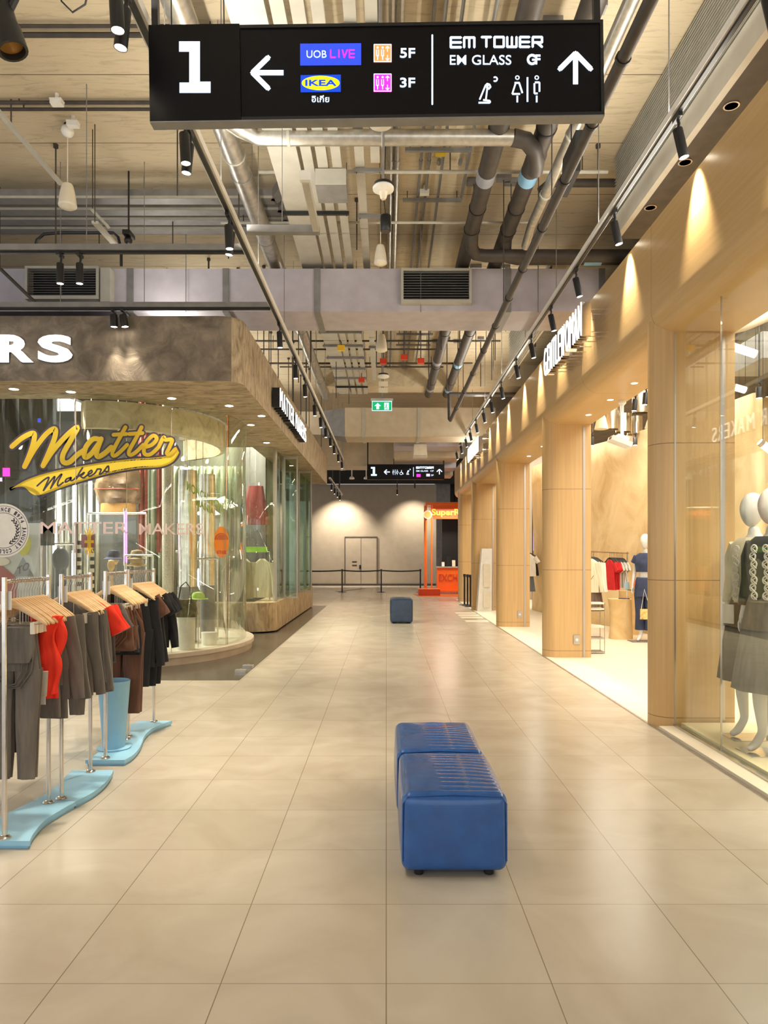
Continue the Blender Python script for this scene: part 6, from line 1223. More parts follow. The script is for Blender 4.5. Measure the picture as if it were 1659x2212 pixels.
x, z = hat_stand(296, 1225, 11.9, 'grey hat stand behind the frosted letters', None); hat(x, 11.9, z + 0.16, 'striped bucket hat on top of the stacked hats', pm('striped_cloth', S(206, 180, 140), S(70, 60, 50), 3, 0.8, stretch=(0.2, 0.2, 12))); hat(x, 11.9, z + 0.05, 'beige bucket hat under the striped one', pm('beige_cloth', S(204, 180, 140), S(190, 164, 124), 4, 0.8))
x, z = hat_stand(245, 1220, 12.0, 'grey hat stand with a blue cap beside the purple neon tube', None); hat(x, 12.0, z + 0.12, 'blue cap on the hat stand beside the purple neon tube', FAB['navy'], True, 'cap')
t = thing('head_form', 'bald wooden head form behind the hanger bars', 'head form', (WX(240, 10.9), 10.9, 1.2)); MB().ball((WX(240, 10.9), 10.9, WZ(1221, 10.9)), (0.055, 0.06, 0.085)).build('head', M['wood_hanger'], t); MB().cyl((WX(240, 10.9), 10.9, 0.165), (WX(240, 10.9), 10.9, WZ(1228, 10.9)), 0.025, n=10).build('neck_post', M['wood_hanger'], t)
t = thing('black_head_form', 'glossy black head form behind the grey sweater rack', 'head form', (WX(131, 10.8), 10.8, 1.2)); MB().ball((WX(131, 10.8), 10.8, WZ(1209, 10.8)), (0.12, 0.13, 0.19)).build('head', M['black_gloss'], t); MB().cyl((WX(131, 10.8), 10.8, 0.165), (WX(131, 10.8), 10.8, WZ(1225, 10.8)), 0.08, n=14).build('neck_post', M['black_gloss'], t)
def striped_pole(px, Y, z1, label):
    x = WX(px, Y); t = thing('striped_pole', label, 'pole', (x, Y, 0.165), 'black and white striped poles'); b, w = MB(), MB(); n = 26
    for k in range(n): (b if k % 2 else w).cyl((x, Y, 0.165 + (z1 - 0.165) * k / n), (x, Y, 0.165 + (z1 - 0.165) * (k + 1) / n - 0.0005), 0.03, n=14)
    b.build('black_stripes', M['black'], t); w.build('white_stripes', M['white'], t)
striped_pole(171, 10.9, WZ(1168, 10.9), 'black and white striped pole by the tube lights'); striped_pole(199, 10.7, WZ(1186, 10.7), 'black and white striped pole under the yellow hands')
t = thing('display_board', 'pale grey display board with painted shapes at the picture edge', 'display board', (WX(30, 10.6), 10.6, 0.165))
bdm = MB().box(-6.4, WX(84, 10.6), 10.6, 10.65, 0.165, WZ(1130, 10.6)).build('board', pm('pale_grey_board', S(206, 208, 206), S(196, 198, 196), 3, 0.4), t)
fb = lambda a, y, d: (WX(a, 10.6), 10.6 - d, WZ(y, 10.6))
MB().disc(52, 1176, 15, 24, fb, 0.001, 0.006).build('yellow_oval', pm('acid_yellow', S(216, 210, 30), S(206, 200, 24), 3, 0.5), bdm)
tr = MB().prism([(50, 1204), (73, 1245), (28, 1245)], fb, 0.007, 0.012).build('grey_triangle', pm('mid_grey_board', S(134, 134, 134), S(124, 124, 124), 3, 0.5), bdm)
MB().text('TO', lambda a, y, d: fb(a, y - (a - 38) * 0.5, 0.013 + d), 38, 64, 1242, 1226, 0.002, 0.01).build('lettering', M['black'], bdm)
MB().prism([(-20, 1250), (-20, 1222), (2, 1218), (38, 1250), (38, 1330), (-20, 1330)], fb, 0.013, 0.02).build('red_shape', pm('rust_red_board', S(168, 64, 48), S(156, 56, 42), 3, 0.5), bdm); MB().disc(5, 1213, 18, 9, fb, 0.021, 0.03).build('cream_loaf', M['cream'], bdm)
for i, (px, py, w, h, m) in enumerate([(14, 1020, 15, 18, 'e_magenta'), (85, 908, 6, 8, 'e_blue'), (2, 1036, 6, 8, 'e_violet')]):
    Y = 11.0; t = thing('led_sign', ['small magenta lit sign on the black curtain', 'tiny blue lit sign high on the black curtain', 'tiny pale lit sign at the picture edge'][i], 'lit sign', (WX(px, Y), Y, WZ(py, Y)))
    MB().box(WX(px - w / 2, Y), WX(px + w / 2, Y), Y - 0.01, Y, WZ(py + h / 2, Y), WZ(py - h / 2, Y)).build('lit_face', M[m], t); MB().box(WX(px - w / 2 - 1, Y), WX(px + w / 2 + 1, Y), Y + 0.001, Y + 0.04, WZ(py + h / 2 + 1, Y), WZ(py - h / 2 - 1, Y)).build('housing', M['black'], t); MB().cyl((WX(px, Y), Y + 0.02, WZ(py - h / 2 - 1, Y)), (WX(px, Y), Y + 0.02, 4.6), 0.004, n=5).build('hanging_wire', M['black'], t)
# window with the cream jackets
def coat(x, y, z, mat, label, ln, w=0.2, kind='coat', name='jacket', grp=None, yaw=0.0):
    o = garment_mesh(kind, ln, w=w, d=0.05, sd=int(abs(x * 37)) % 50).build(name, mat, None, angle=80); o.location = (x, y, z); o.rotation_euler = (0, 0, yaw); return tag(o, label, 'jacket', grp)
wr = thing('display_bar', 'wooden topped clothes bar behind the low plaster wall', 'display bar', (-2.9, 15.3, 0.6)); MB().cyl((-3.4, 15.3, 1.62), (-2.45, 15.3, 1.62), 0.012, n=8).build('bar', M['chrome'], wr)
for x in (-3.4, -2.45): MB().cyl((x, 15.3, 0.0 if x < -3 else 0.605), (x, 15.3, 1.62), 0.012, n=8).build('leg', M['chrome'], wr)
coat(-2.98, 15.3, 1.62, FAB['cream'], 'cream jacket on the bar, first from the curved glass', 0.8); coat(-2.6, 15.3, 1.62, FAB['cream'], 'cream jacket on the bar beside the folded window leaf', 0.78)
t = thing('burgundy_coat', 'burgundy coat hanging high above the cream jackets', 'coat', (-2.85, 15.8, 2.2)); MB().loft([ell(-2.83, 15.8, 3.05 - 0.12 * k, 0.16 + 0.02 * k, 0.06, 24, 0.012, k * .5) for k in range(8)]).build('coat_body', pm('burgundy_cloth', S(136, 48, 48), S(110, 36, 38), 4, 0.7, bump=0.3, stretch=(4, 4, 0.6)), t); MB().cyl((-2.83, 15.8, 3.05), (-2.83, 15.8, 4.6), 0.006, n=6).build('hanging_wire', M['steel_wire'], t)
t = thing('green_sign', 'lime green sign strip above the cream jackets', 'sign', (-2.75, 15.0, 1.7)); MB().box(WX(531, 15.1), WX(578, 15.1), 15.08, 15.1, WZ(1193, 15.1), WZ(1181, 15.1)).build('strip', pm('lime_sign', S(150, 206, 60), S(140, 196, 52), 3, 0.4), t); MB().cyl((WX(540, 15.1), 15.095, WZ(1181, 15.1)), (WX(540, 15.1), 15.095, 4.6), 0.004, n=5).build('hanging_wire', M['steel_wire'], t)
for k, (y, m, lb) in enumerate([(16.6, 'cream', 'cream'), (16.85, 'lgrey', 'light grey'), (17.1, 'taupe', 'taupe'), (17.35, 'cream', 'second cream')]): coat(-2.55, y, 1.5, FAB[m], lb + ' coat hanging behind the green side glazing', 0.62, 0.17, yaw=radians(90), grp='coats behind the side glazing')
wr = thing('display_bar', 'chrome clothes bar behind the green side glazing', 'display bar', (-2.55, 17, 0)); MB().cyl((-2.55, 16.4, 1.5), (-2.55, 17.6, 1.5), 0.012, n=8).build('bar', M['chrome'], wr)
for y in (16.4, 17.6): MB().cyl((-2.55, y, 0.605), (-2.55, y, 1.5), 0.012, n=8).build('leg', M['chrome'], wr)
for i, (px, py) in enumerate([(520, 1452), (536, 1442)]):
    Y = 2446 / (py - 1199); t = thing('floor_weight', '%s clear plastic floor weight on the corner of the dark stone floor' % ORD[i], 'floor weight', (WX(px, Y), Y, 0), 'clear floor weights'); MB().box(WX(px, Y) - 0.07, WX(px, Y) + 0.07, Y - 0.05, Y + 0.05, 0, 0.035).build('block', M['galv'], t); MB().cyl((WX(px, Y), Y, 0.035), (WX(px, Y), Y, 0.05), 0.02, n=10).build('knob', M['chrome'], t)
# ================================================================== HONEY SHOP: mannequins and clothes
def skin_body(name, V, E, Rr, mat, parent, sub=2):
    me = bpy.data.meshes.new(name); me.from_pydata(V, E, []); o = bpy.data.objects.new(name, me); COL.objects.link(o)
    m = o.modifiers.new('skin', 'SKIN'); m.use_smooth_shade = True
    for i, sv in enumerate(me.skin_vertices[0].data): r = Rr[i]; sv.radius = r if isinstance(r, tuple) else (r, r); sv.use_root = (i == 0)
    s = o.modifiers.new('sub', 'SUBSURF'); s.levels = sub; s.render_levels = sub
    dg = bpy.context.evaluated_depsgraph_get(); dg.update(); nm = bpy.data.meshes.new_from_object(o.evaluated_get(dg)); o.modifiers.clear(); o.data = nm
    nm.materials.clear(); nm.materials.append(mat); nm.polygons.foreach_set('use_smooth', [True] * len(nm.polygons)); o.parent = parent
    return o
def mannequin(name, label, loc, rotz, mat, sc=1.0, arms='down', head_turn=0.0, group=None):
    t = thing(name, label, 'mannequin', loc, group); t.rotation_euler = (0, 0, rotz); t.scale = (sc, sc, sc)
    V = [(0, 0, 1.02), (0, 0.0, 1.18), (0, -0.01, 1.38), (0, 0.01, 1.52), (0, 0.0, 1.60), (0, -0.01, 1.67)]; R = [(0.13, 0.10), (0.105, 0.08), (0.14, 0.10), (0.075, 0.06), 0.045, 0.045]
    E = [(0, 1), (1, 2), (2, 3), (3, 4), (4, 5)]
    def chain(start, pts, rad):
        p = start
        for q, r in zip(pts, rad): V.append(q); R.append(r); E.append((p, len(V) - 1)); p = len(V) - 1
        return p
    for s in (-1, 1):
        fwd = -0.06 if s < 0 else 0.04
        k = chain(0, [(s * 0.095, fwd * 0.3, 0.86), (s * 0.085, fwd * 0.6, 0.56), (s * 0.08, fwd + 0.02, 0.36), (s * 0.075, fwd + 0.05, 0.13)], [0.082, 0.056, 0.052, 0.032])
        chain(k, [(s * 0.078, fwd - 0.03, 0.045), (s * 0.082, fwd - 0.11, 0.018)], [0.034, 0.022])
        w = chain(3, [(s * 0.165, 0.0, 1.50), (s * 0.205, 0.03, 1.25), (s * 0.215, -0.03, 1.02)], [0.050, 0.038, 0.026])
        h = chain(w, [(s * 0.215, -0.045, 0.965)], [(0.030, 0.018)])
        for j, (dx, ln) in enumerate([(-0.026, .07), (-0.009, .085), (0.008, .08), (0.024, .062)]):
            chain(h, [(s * 0.215 + dx * 0.4, -0.05 + dx, 0.93), (s * 0.213 + dx * 0.3, -0.052 + dx * 1.05, 0.93 - ln * 0.6), (s * 0.208, -0.056 + dx * 1.05, 0.93 - ln)], [0.0085, 0.008, 0.006])
        chain(h, [(s * 0.20, -0.08, 0.955), (s * 0.195, -0.095, 0.92)], [0.009, 0.007])
    skin_body('body', V, E, R, mat, t)
    b = MB(); n, m = 22, 16; rings = []
    for i in range(m + 1):
        q = pi * i / m; z = 1.79 - 0.135 * cos(q); rr = max(sin(q), 0.01); jaw = 1 - 0.22 * max(0, cos(q))
        rings.append([(0.083 * rr * jaw * cos(a), 0.108 * rr * jaw * sin(a) - 0.012 - 0.02 * max(0, cos(q)) + (-0.012 * exp(-((z - 1.775) / 0.03) ** 2) * exp(-((a - 1.5 * pi) / 0.16) ** 2)) + (0.006 * exp(-((z - 1.81) / 0.02) ** 2) * exp(-((abs(a - 1.5 * pi) - 0.34) / 0.15) ** 2)), z) for a in [2 * pi * k / n for k in range(n)]])
    h = b.loft(rings).build('head', mat, t, world=False, angle=80); h.rotation_euler = (0, 0, head_turn)
    return t
mw = pm('white_mannequin', S(222, 220, 216), S(212, 210, 206), 4, 0.35)
def wear(t, name, rings, mat, label=None, limbs=()):
    b = MB(); b.loft(rings)
    for P, Rd, fl in limbs: b.tube(P, Rd, 14, flat=fl)
    return b.build(name, mat, t, label, angle=80, world=False)
def torso(z0, z1, e=0.02, n=10, flare=0.0):
    key = [(1.60, 0.05, 0.045), (1.53, 0.16, 0.075), (1.40, 0.165, 0.115), (1.30, 0.15, 0.105), (1.18, 0.125, 0.09), (1.05, 0.155, 0.115), (0.9, 0.17, 0.12), (0.5, 0.19, 0.16), (0.3, 0.2, 0.17)]
    out = []
    for i in range(n + 1):
        z = z0 + (z1 - z0) * i / n
        for (za, xa, ya), (zb, xb, yb) in zip(key, key[1:]):
            if zb <= z <= za: q = (za - z) / (za - zb); hx, hy = xa + (xb - xa) * q, ya + (yb - ya) * q
        f = flare * i / n
        out.append(ell(0, 0, z, hx + e + f, hy + e + f * 0.8, 34, 0.006 + f * 0.14, i * 0.3, 8))
    return out
sleeve = lambda z: [([(s * 0.15, 0, 1.52), (s * 0.19, 0.01, 1.42), (s * 0.215, 0.035, 1.25), (s * 0.222, -0.01, z)], [0.062, 0.066, 0.058, 0.05], 1.0) for s in (-1, 1)]
def loops(t, mat, z0, z1, n, side):
    b = MB()
    for i in range(n):
        z = z0 + (z1 - z0) * i / max(1, n - 1); x = side * (0.045 + 0.012 * (i % 2)); y = -0.155 + 0.02 * abs(z - 1.36)
        b.tube([(x + 0.022 * cos(q), y - 0.006 + abs(x) * 0.15, z + 0.026 * sin(q)) for q in [2 * pi * k / 12 for k in range(13)]], 0.006, 6)
        b.tube([(x + 0.02, y, z + 0.02), (x - 0.01, y - 0.004, z), (x + 0.02, y, z - 0.03)], 0.005, 6)
    return b.build('loop_braid', mat, t, world=False)
m1 = mannequin('mannequin', 'white mannequin in a cream braided jacket in the glazed bay', (2.99, 5.92, 0.078), radians(-62), mw, 1.03, head_turn=radians(-12), group='mannequins in the glazed bay')
wear(m1, 'jacket', torso(1.57, 1.06, 0.03), FAB['cream'], None, sleeve(1.05)); loops(m1, FAB['white'], 1.48, 1.10, 8, 1); loops(m1, FAB['white'], 1.48, 1.10, 8, -1)
wear(m1, 'skirt', torso(1.10, 0.45, 0.03, 10, 0.05), FAB['skirt']); MB().obox((-0.1, -0.19, 0.97), (0.06, 0, 0), (0, 0.004, 0), (0, 0, 0.075)).build('pocket', FAB['white'], m1, world=False)
m2 = mannequin('mannequin', 'white mannequin in a black braided jacket and grey skirt at the picture edge', (2.90, 5.46, 0.078), radians(-62), mw, 1.03, head_turn=radians(-8), group='mannequins in the glazed bay')
wear(m2, 'jacket', torso(1.57, 1.12, 0.03), FAB['black'], None, sleeve(1.05)); loops(m2, FAB['white'], 1.48, 1.14, 7, 1); loops(m2, FAB['white'], 1.48, 1.14, 7, -1)
wear(m2, 'skirt', torso(1.14, 0.45, 0.03, 10, 0.06), pm('sheer_grey_skirt', S(120, 116, 108), S(96, 92, 86), 4, 0.7, stretch=(6, 6, .5), bump=0.3))
for i, m_ in enumerate((m1, m2)):
    x, y = m_.location.x, m_.location.y
    t = thing('mannequin_stand', 'mirror steel base plate under the %s mannequin' % ('cream jacket' if i == 0 else 'black jacket'), 'base plate', (x, y, 0.07), 'steel mannequin base plates'); MB().box(x - 0.22, x + 0.26, y - 0.13, y + 0.13, 0.07, 0.078).build('plate', M['chrome'], t); MB().lathe([(0.012, 0), (0.012, 0.05), (0, 0.052)], (x + 0.1, y - 0.02, 0.078), 10).build('peg', M['chrome'], t)
m3 = mannequin('mannequin', 'white mannequin in a navy cropped top and trousers beside the veneer column', (4.66, 13.1, 0.012), radians(-40), mw, 1.0)
wear(m3, 'cropped_top', torso(1.58, 1.24, 0.025), FAB['navy'], None, [([(s * 0.15, 0, 1.52), (s * 0.2, 0.01, 1.40)], [0.062, 0.07], 1.0) for s in (-1, 1)])
wear(m3, 'trousers', torso(1.14, 0.80, 0.022), FAB['navy'], None, [([(s * 0.1, -0.01, 0.86), (s * 0.09, -0.01, 0.5), (s * 0.088, 0.01, 0.20)], [0.098, 0.085, 0.10], 1.0) for s in (-1, 1)])
MB().tube([(-0.14, -0.13, 1.10), (-0.15, -0.15, 0.95)], 0.012, 6).build('red_tie', M['rust_vinyl'], m3, world=False)
t = thing('mannequin_stand', 'dark flat base plate under the navy mannequin', 'base plate', (4.62, 13.1, 0)); MB().box(4.38, 4.86, 12.95, 13.25, 0, 0.012).build('plate', M['grey_paint'], t)
t = thing('shoulder_bag', 'woven bag with flowers hanging from the navy mannequin hand', 'bag', (4.56, 12.85, 0.5)); fl = plaster_mat('flower_weave', [S(196, 80, 60), S(226, 196, 120), S(240, 226, 180)], 26, (1, 1, 1), 0.3)
MB().loft([ell(4.58, 12.86, 0.42 + 0.02 * k, 0.10, 0.03, 20) for k in range(10)]).build('bag_body', fl, t); MB().tube([(4.50, 12.86, 0.59), (4.56, 12.87, 0.95), (4.66, 12.86, 0.59)], 0.006, 6).build('strap', M['white'], t)
t = thing('patterned_dress', 'pale patterned long dress hanging just beside the navy mannequin', 'dress', (4.86, 12.9, 1.4)); MB().loft([ell(4.86, 12.9, 1.45 - 0.13 * k, 0.10 + 0.012 * k, 0.06 + 0.006 * k, 26, 0.01, k * .4, 7) for k in range(9)]).build('dress_body', plaster_mat('flecked_cloth', [S(150, 110, 80), S(226, 204, 170), S(240, 224, 196)], 30, (1, 1, 1), 0.1), t); MB().cyl((4.86, 12.9, 1.45), (4.86, 12.9, 5.3), 0.005, n=6).build('hanging_wire', M['steel_wire'], t)
# rock plinths
rock = plaster_mat('carved_sand', [S(196, 160, 104), S(222, 190, 136), S(236, 208, 158)], 1.6, (1, 1, 1), 0.4, 0.75)
def rock_plinth(x, y, r, h, label, sd):
    rd = random.Random(sd); t = thing('carved_plinth', label, 'plinth', (x, y, 0), 'carved sand plinths'); rings = []
    for i in range(9):
        q = i / 8; rings.append([(x + (r + 0.05 * r * sin(3 * a + sd + q * 4) + 0.16 * r * sin(q * 5 + sd) * max(0, cos(a - sd))) * cos(a), y + (r + 0.06 * r * sin(2 * a + sd * 2 + q * 3)) * 0.8 * sin(a), h * q) for a in [2 * pi * k / 26 for k in range(26)]])
    MB().loft(rings).build('plinth_body', rock, t, angle=50); MB().cyl((x + r * 0.3, y, h), (x + r * 0.3, y, h + 0.012), r * 0.5, n=20).build('recess_disc', M['taupe_disc'] if 'taupe_disc' in M else M['dark_pipe'], t)
rock_plinth(4.36, 13.55, 0.21, 0.74, 'carved sand coloured plinth under the pale blue bag', 2); rock_plinth(4.78, 14.3, 0.22, 0.86, 'carved sand coloured plinth behind the navy mannequin', 5)
t = thing('handbag', 'small pale blue handbag with a white strap over the carved plinth', 'bag', (4.42, 13.5, 0.9)); pb_ = pm('pale_blue_leather', S(168, 196, 210), S(156, 184, 198), 4, 0.4)
MB().loft([ell(4.46, 13.5, 0.92 + 0.02 * k, 0.055 - 0.002 * k, 0.03, 18) for k in range(8)]).build('bag_body', pb_, t); MB().tube([(4.43, 13.5, 1.06), (4.45, 13.5, 1.26), (4.48, 13.5, 1.06)], 0.01, 6).build('strap', M['white'], t); MB().cyl((4.46, 13.5, 0.74), (4.46, 13.5, 0.92), 0.012, n=8).build('display_stand', M['white'], t)
# hanging bar with sweaters and tees
t = thing('display_bar', 'long thin hanging bar before the sand coloured wall', 'display bar', (4.2, 14.0, 0)); MB().cyl((3.35, 13.4, 1.64), (4.95, 14.9, 1.59), 0.013, n=10).build('bar', M['steel_wire'], t)
for q in (0.02, 0.98): x, y = 3.35 + 1.6 * q, 13.4 + 1.5 * q; MB().cyl((x, y, 0), (x, y, 1.62), 0.013, n=10).build('leg', M['steel_wire'], t)
def garment_on(kind, x, y, z, ln, mat, w, yaw, label, name, cat_, grp=None, d=0.03, hang=True):
    t = thing(name, label, cat_, (x, y, z), grp); t.rotation_euler = (0, 0, yaw)
    garment_mesh(kind, ln, w=w, d=d, sd=int(x * 91 + y * 17) % 97).build('garment', mat, t, world=False, angle=80)
    if hang:
        MB().tube([(0, 0, 0.01), (0.012, 0, 0.0), (0, 0, -0.05), (0, 0, -0.10)], 0.003, 6).tube([(-w, 0, -0.20), (-w * .4, 0, -0.125), (0, 0, -0.105), (w * .4, 0, -0.125), (w, 0, -0.20)], 0.011, 8).build('black_hanger', M['black'], t, world=False)
    return t
bz = lambda x: 1.64 - 0.05 * (x - 3.35) / 1.6; by_ = lambda x: 13.4 + 1.5 * (x - 3.35) / 1.6
for i, x in enumerate([3.86, 3.92, 3.98]):
    t = garment_on('sweater', x, by_(x), bz(x), 0.60, FAB['white'] if i else FAB['cream'], 0.18, radians(-8), '%s pale sweater on the bar before the sand wall' % ORD[i] + ('' if i else ', printed with a red heart'), 'sweater', 'sweater', 'pale sweaters before the sand wall')
    garment_on('skirt', x + 0.02, by_(x) + 0.03, bz(x) - 0.43, 0.46, FAB['taupe'], 0.2, radians(-8), 'taupe pleated skirt under the %s pale sweater' % ORD[i], 'skirt', 'skirt', 'taupe skirts before the sand wall', hang=False)
    if i == 0:
        ht = [(0.055 * (16 * sin(q) ** 3) / 16, 0.055 * (13 * cos(q) - 5 * cos(2 * q) - 2 * cos(3 * q) - cos(4 * q)) / 16) for q in [2 * pi * k / 28 for k in range(28)]]
        MB().prism(ht, lambda a, z, d: (a - 0.02, -0.05 - d, z - 0.36), 0, 0.004).build('heart_print', M['rust_vinyl'], t, world=False); MB().ball((-0.02, -0.054, -0.37), (0.016, 0.004, 0.018)).build('heart_centre', M['white'], t, world=False)
        MB().ribbon([(-0.09, -0.47), (-0.07, -0.52), (-0.05, -0.47), (-0.03, -0.54), (0.0, -0.49), (0.03, -0.54), (0.08, -0.46)], 0.006, lambda a, z, d: (a, -0.05 - d, z), 0, 0.003, joint=6).build('script_print', M['black'], t, world=False)
for i in range(9):
    x = 4.42 + 0.045 * i; red = i < 4
    garment_on('tee', x, by_(x), bz(x), 0.56 if red else 0.52, FAB['tee_red'] if red else (FAB['lgrey'] if i % 2 else FAB['white']), 0.16, radians(-72), '%s scarlet tee on the bar before the sand wall' % ORD[i] if red else '%s pale tee behind the scarlet tees' % ORD[i - 4], 'tee_shirt', 'tee shirt', 'scarlet tees' if red else 'pale tees behind the scarlet ones', d=0.018)
t = thing('wire_table', 'tall slim wire side table with shelves beside the second veneer column', 'side table', (3.32, 11.6, 0))
for dx in (-0.11, 0.11):
    for dy in (-0.12, 0.12): MB().cyl((3.33 + dx, 11.6 + dy, 0), (3.33 + dx, 11.6 + dy, 0.80), 0.006, n=8).build('leg', M['steel_wire'], t)
for z, m in ((0.79, 'cream'), (0.70, 'cream'), (0.42, 'cream'), (0.24, 'steel_wire'), (0.02, 'steel_wire')): MB().box(3.22, 3.44, 11.48, 11.72, z - 0.012, z + 0.012).build('shelf', M[m], t)
# projector on its white pole, pendants, lamps and metal drums
t = thing('projector', 'white projector box tilted on a pole below the veneer soffit', 'projector', (3.0, 9.6, 3.54)); X, Y = WX(1344, 9.4), 9.4
MB().cyl((X, Y, WZ(948, Y)), (X, Y, 3.54), 0.021, n=14).build('pole', M['white'], t); MB().lathe([(0.05, 0), (0.05, -0.03), (0.022, -0.06)], (X, Y, 3.54), 18).build('ceiling_flange', M['white'], t); MB().ball((X, Y, WZ(946, Y)), (0.045, 0.045, 0.045)).build('joint', M['white'], t)
MB().obox((X - 0.03, Y, WZ(955, Y)), (0.125, 0, -0.048), (0, 0.11, 0), (0.011, 0, 0.028)).obox((X - 0.01, Y, WZ(950, Y) + 0.01), (0.07, 0, -0.027), (0, 0.08, 0), (0.012, 0, 0.030)).build('body', M['white'], t); MB().obox((X - 0.155, Y - 0.02, WZ(955, Y) + 0.05), (0.004, 0, -0.001), (0, 0.05, 0), (0.006, 0, 0.016)).build('lens', M['chrome'], t)
def bell(px, py0, py1, w, Y, label):
    x = WX(px, Y); z0, z1 = WZ(py1, Y), WZ(py0, Y); r = w * Y / F / 2; h = z1 - z0
    t = thing('pendant_speaker', label, 'speaker', (x, Y, z0), 'bell pendants in the honey shop'); MB().lathe([(0, h), (r * .45, h), (r * .62, h * .75), (r * .85, h * .3), (r, 0.0), (r * .92, 0.0), (0, 0.01)], (x, Y, z0), 24).build('bell_body', M['cream'], t); MB().cyl((x, Y, z1), (x, Y, 5.3), 0.008, n=6).build('hanging_cord', M['cream'], t)
bell(1299, 896, 927, 30, 12.2, 'cream bell pendant seen just beyond the second veneer column'); bell(1404, 905, 925, 22, 11.0, 'cream bell pendant partly behind the glazed bay column'); bell(1569, 760, 812, 34, 9.0, 'cream bell pendant at the edge of the glazed bay')
for i, (px, py0, py1, Y, tl) in enumerate([(1372, 864, 889, 11.5, 5), (1395, 850, 876, 11.0, 5), (1278, 945, 964, 13, 0), (1372, 946, 963, 13.4, 0), (1640, 838, 862, 9.5, 0)]):
    L_ = (py1 - py0) * Y / F; x = WX(px, Y); z = WZ(py0, Y)
    tt = spot_lamp('%s black track lamp inside the honey shop' % ORD[i], (x, Y, z + 0.09), length=L_, r=0.04, tilt=(0, radians(tl)), energy=60, spot=70, group='black track lamps inside the honey shop', light=False, drop=0.08)
    MB().cyl((x, Y, z + 0.09), (x, Y, 5.3), 0.01, n=6).build('drop_rod', M['black'], tt)
k = 0
for row, (z, xs, h) in enumerate([(4.32, (3.9, 4.25, 4.6, 4.95), 0.42), (4.0, (3.72, 4.05, 4.38, 4.72, 5.05, 5.35), 0.36), (4.72, (4.1, 4.45, 4.85, 5.2), 0.5)]):
    for x in xs:
        y = 14.2 + 0.3 * ((k * 7) % 3); k += 1
        if k % 1 == 0:
            t = thing('metal_drum', '%s steel drum in the ceiling cluster before the sand wall' % ORD[min(k - 1, 17)], 'metal drum', (x, y, z), 'hanging steel drums in the honey shop'); r = 0.15
            MB().lathe([(r, 0), (r, h), (r - 0.006, h), (r - 0.006, 0), (r, 0)], (x, y, z), 24).build('drum_shell', pm('champagne_steel', S(206, 192, 164), S(186, 170, 142), 6, 0.22, 0.9) if k == 1 else bpy.data.materials['champagne_steel'], t); MB().cyl((x, y, z + h), (x, y, 5.3), 0.006, n=6).bar((x - r, y, z + h - 0.01), (x + r, y, z + h - 0.01), 0.01, 0.01).build('hanging_wire', M['steel_wire'], t)
for i, (p0, p1, Y) in enumerate([((1580, 748), (1632, 765), 8.4), ((1586, 836), (1610, 843), 10.0), ((1648, 960), (1668, 975), 9.0)]):
    a, c = W(*p0, Y), W(*p1, Y); t = thing('tube_lamp', ['bright tube lamp hung high behind the glazed bay', 'lower bright tube lamp behind the glazed bay', 'bright tube lamp at the picture edge in the glazed bay'][i], 'tube lamp', tuple((a + c) / 2), 'tube lamps behind the glazed bay')
    MB().cyl(a, c, 0.045, n=16).build('tube', M['e_tube_warm'], t); d = (c - a).normalized(); MB().cyl(a - d * 0.05, a, 0.046, n=16).build('end_cap', M['alu'], t)
    for q in (a, c): MB().cyl(q + Vector((0, 0, 0.045)), (q.x, q.y, 5.3), 0.004, n=5).build('hanging_wire', M['black'], t)
t = thing('air_unit', 'pale suspended duct box behind the glazed bay', 'air duct', (WX(1640, 10), 10.5, 3.9)); MB().box(WX(1614, 10), WX(1690, 10), 9.6, 10.6, WZ(790, 10), WZ(735, 10)).build('duct_body', M['grey_paint'], t); MB().cyl((WX(1640, 10), 10, WZ(735, 10)), (WX(1640, 10), 10, 5.3), 0.01, n=6).build('hanging_rod', M['dark_pipe'], t)
t = thing('cream_beam', 'cream curved ceiling beam crossing behind the glazed bay', 'beam', (4, 8, 3.7)); MB().tube([W(1568, 705, 7.4), W(1600, 698, 7.6), W(1640, 682, 7.9), W(1700, 650, 8.3)], 0.12, 16, flat=0.6).build('beam_body', M['beige_duct'], t)
for x, y in ((3.9, 8.0),): MB().cyl((x, y, 4.2), (x, y, 5.3), 0.01, n=6).build('hanging_rod', M['dark_pipe'], t)
# the narrow view between the second and third columns
t = thing('screen', 'tall lit violet screen glimpsed between the veneer columns', 'screen', (4.0, 21.5, 1)); MB().box(WX(1152, 21.0), WX(1164, 21.0), 21.0, 21.04, WZ(1190, 21), WZ(1042, 21)).build('lit_face', em('violet_screen', S(170, 160, 230), 0.9, S(170, 160, 230)), t); MB().box(WX(1151, 21.0), WX(1165, 21.0), 21.045, 21.12, 0, WZ(1040, 21)).build('housing', M['black'], t)
cl = plaster_mat('orange_print', [S(170, 60, 50), S(226, 130, 60), S(190, 150, 200)], 5, (1, 1, 1), 0.0); 
MB().box(WX(1153, 21.0), WX(1163, 21.0), 20.992, 20.999, WZ(1180, 21), WZ(1125, 21)).build('screen_picture', cl, t)
t = thing('display_bar', 'short clothes bar glimpsed between the veneer columns', 'display bar', (3.9, 19.8, 0)); MB().cyl((3.75, 19.2, 1.72), (4.0, 20.6, 1.72), 0.013, n=8).build('bar', M['steel_wire'], t)
for x, y in ((3.75, 19.2), (4.0, 20.6)): MB().cyl((x, y, 0), (x, y, 1.72), 0.013, n=8).build('leg', M['steel_wire'], t)
for i, (c, kd, lb) in enumerate([('white', 'tee', 'white top glimpsed between the veneer columns'), ('black', 'coat', 'black coat glimpsed between the veneer columns'), ('lgrey', 'tee', 'light grey top glimpsed between the veneer columns')]):
    x, y = 3.80 + 0.07 * i, 19.45 + 0.38 * i; garment_on(kd, x, y, 1.72, 0.55, FAB[c], 0.19, radians(-20), lb, 'hanging_garment', 'garment')
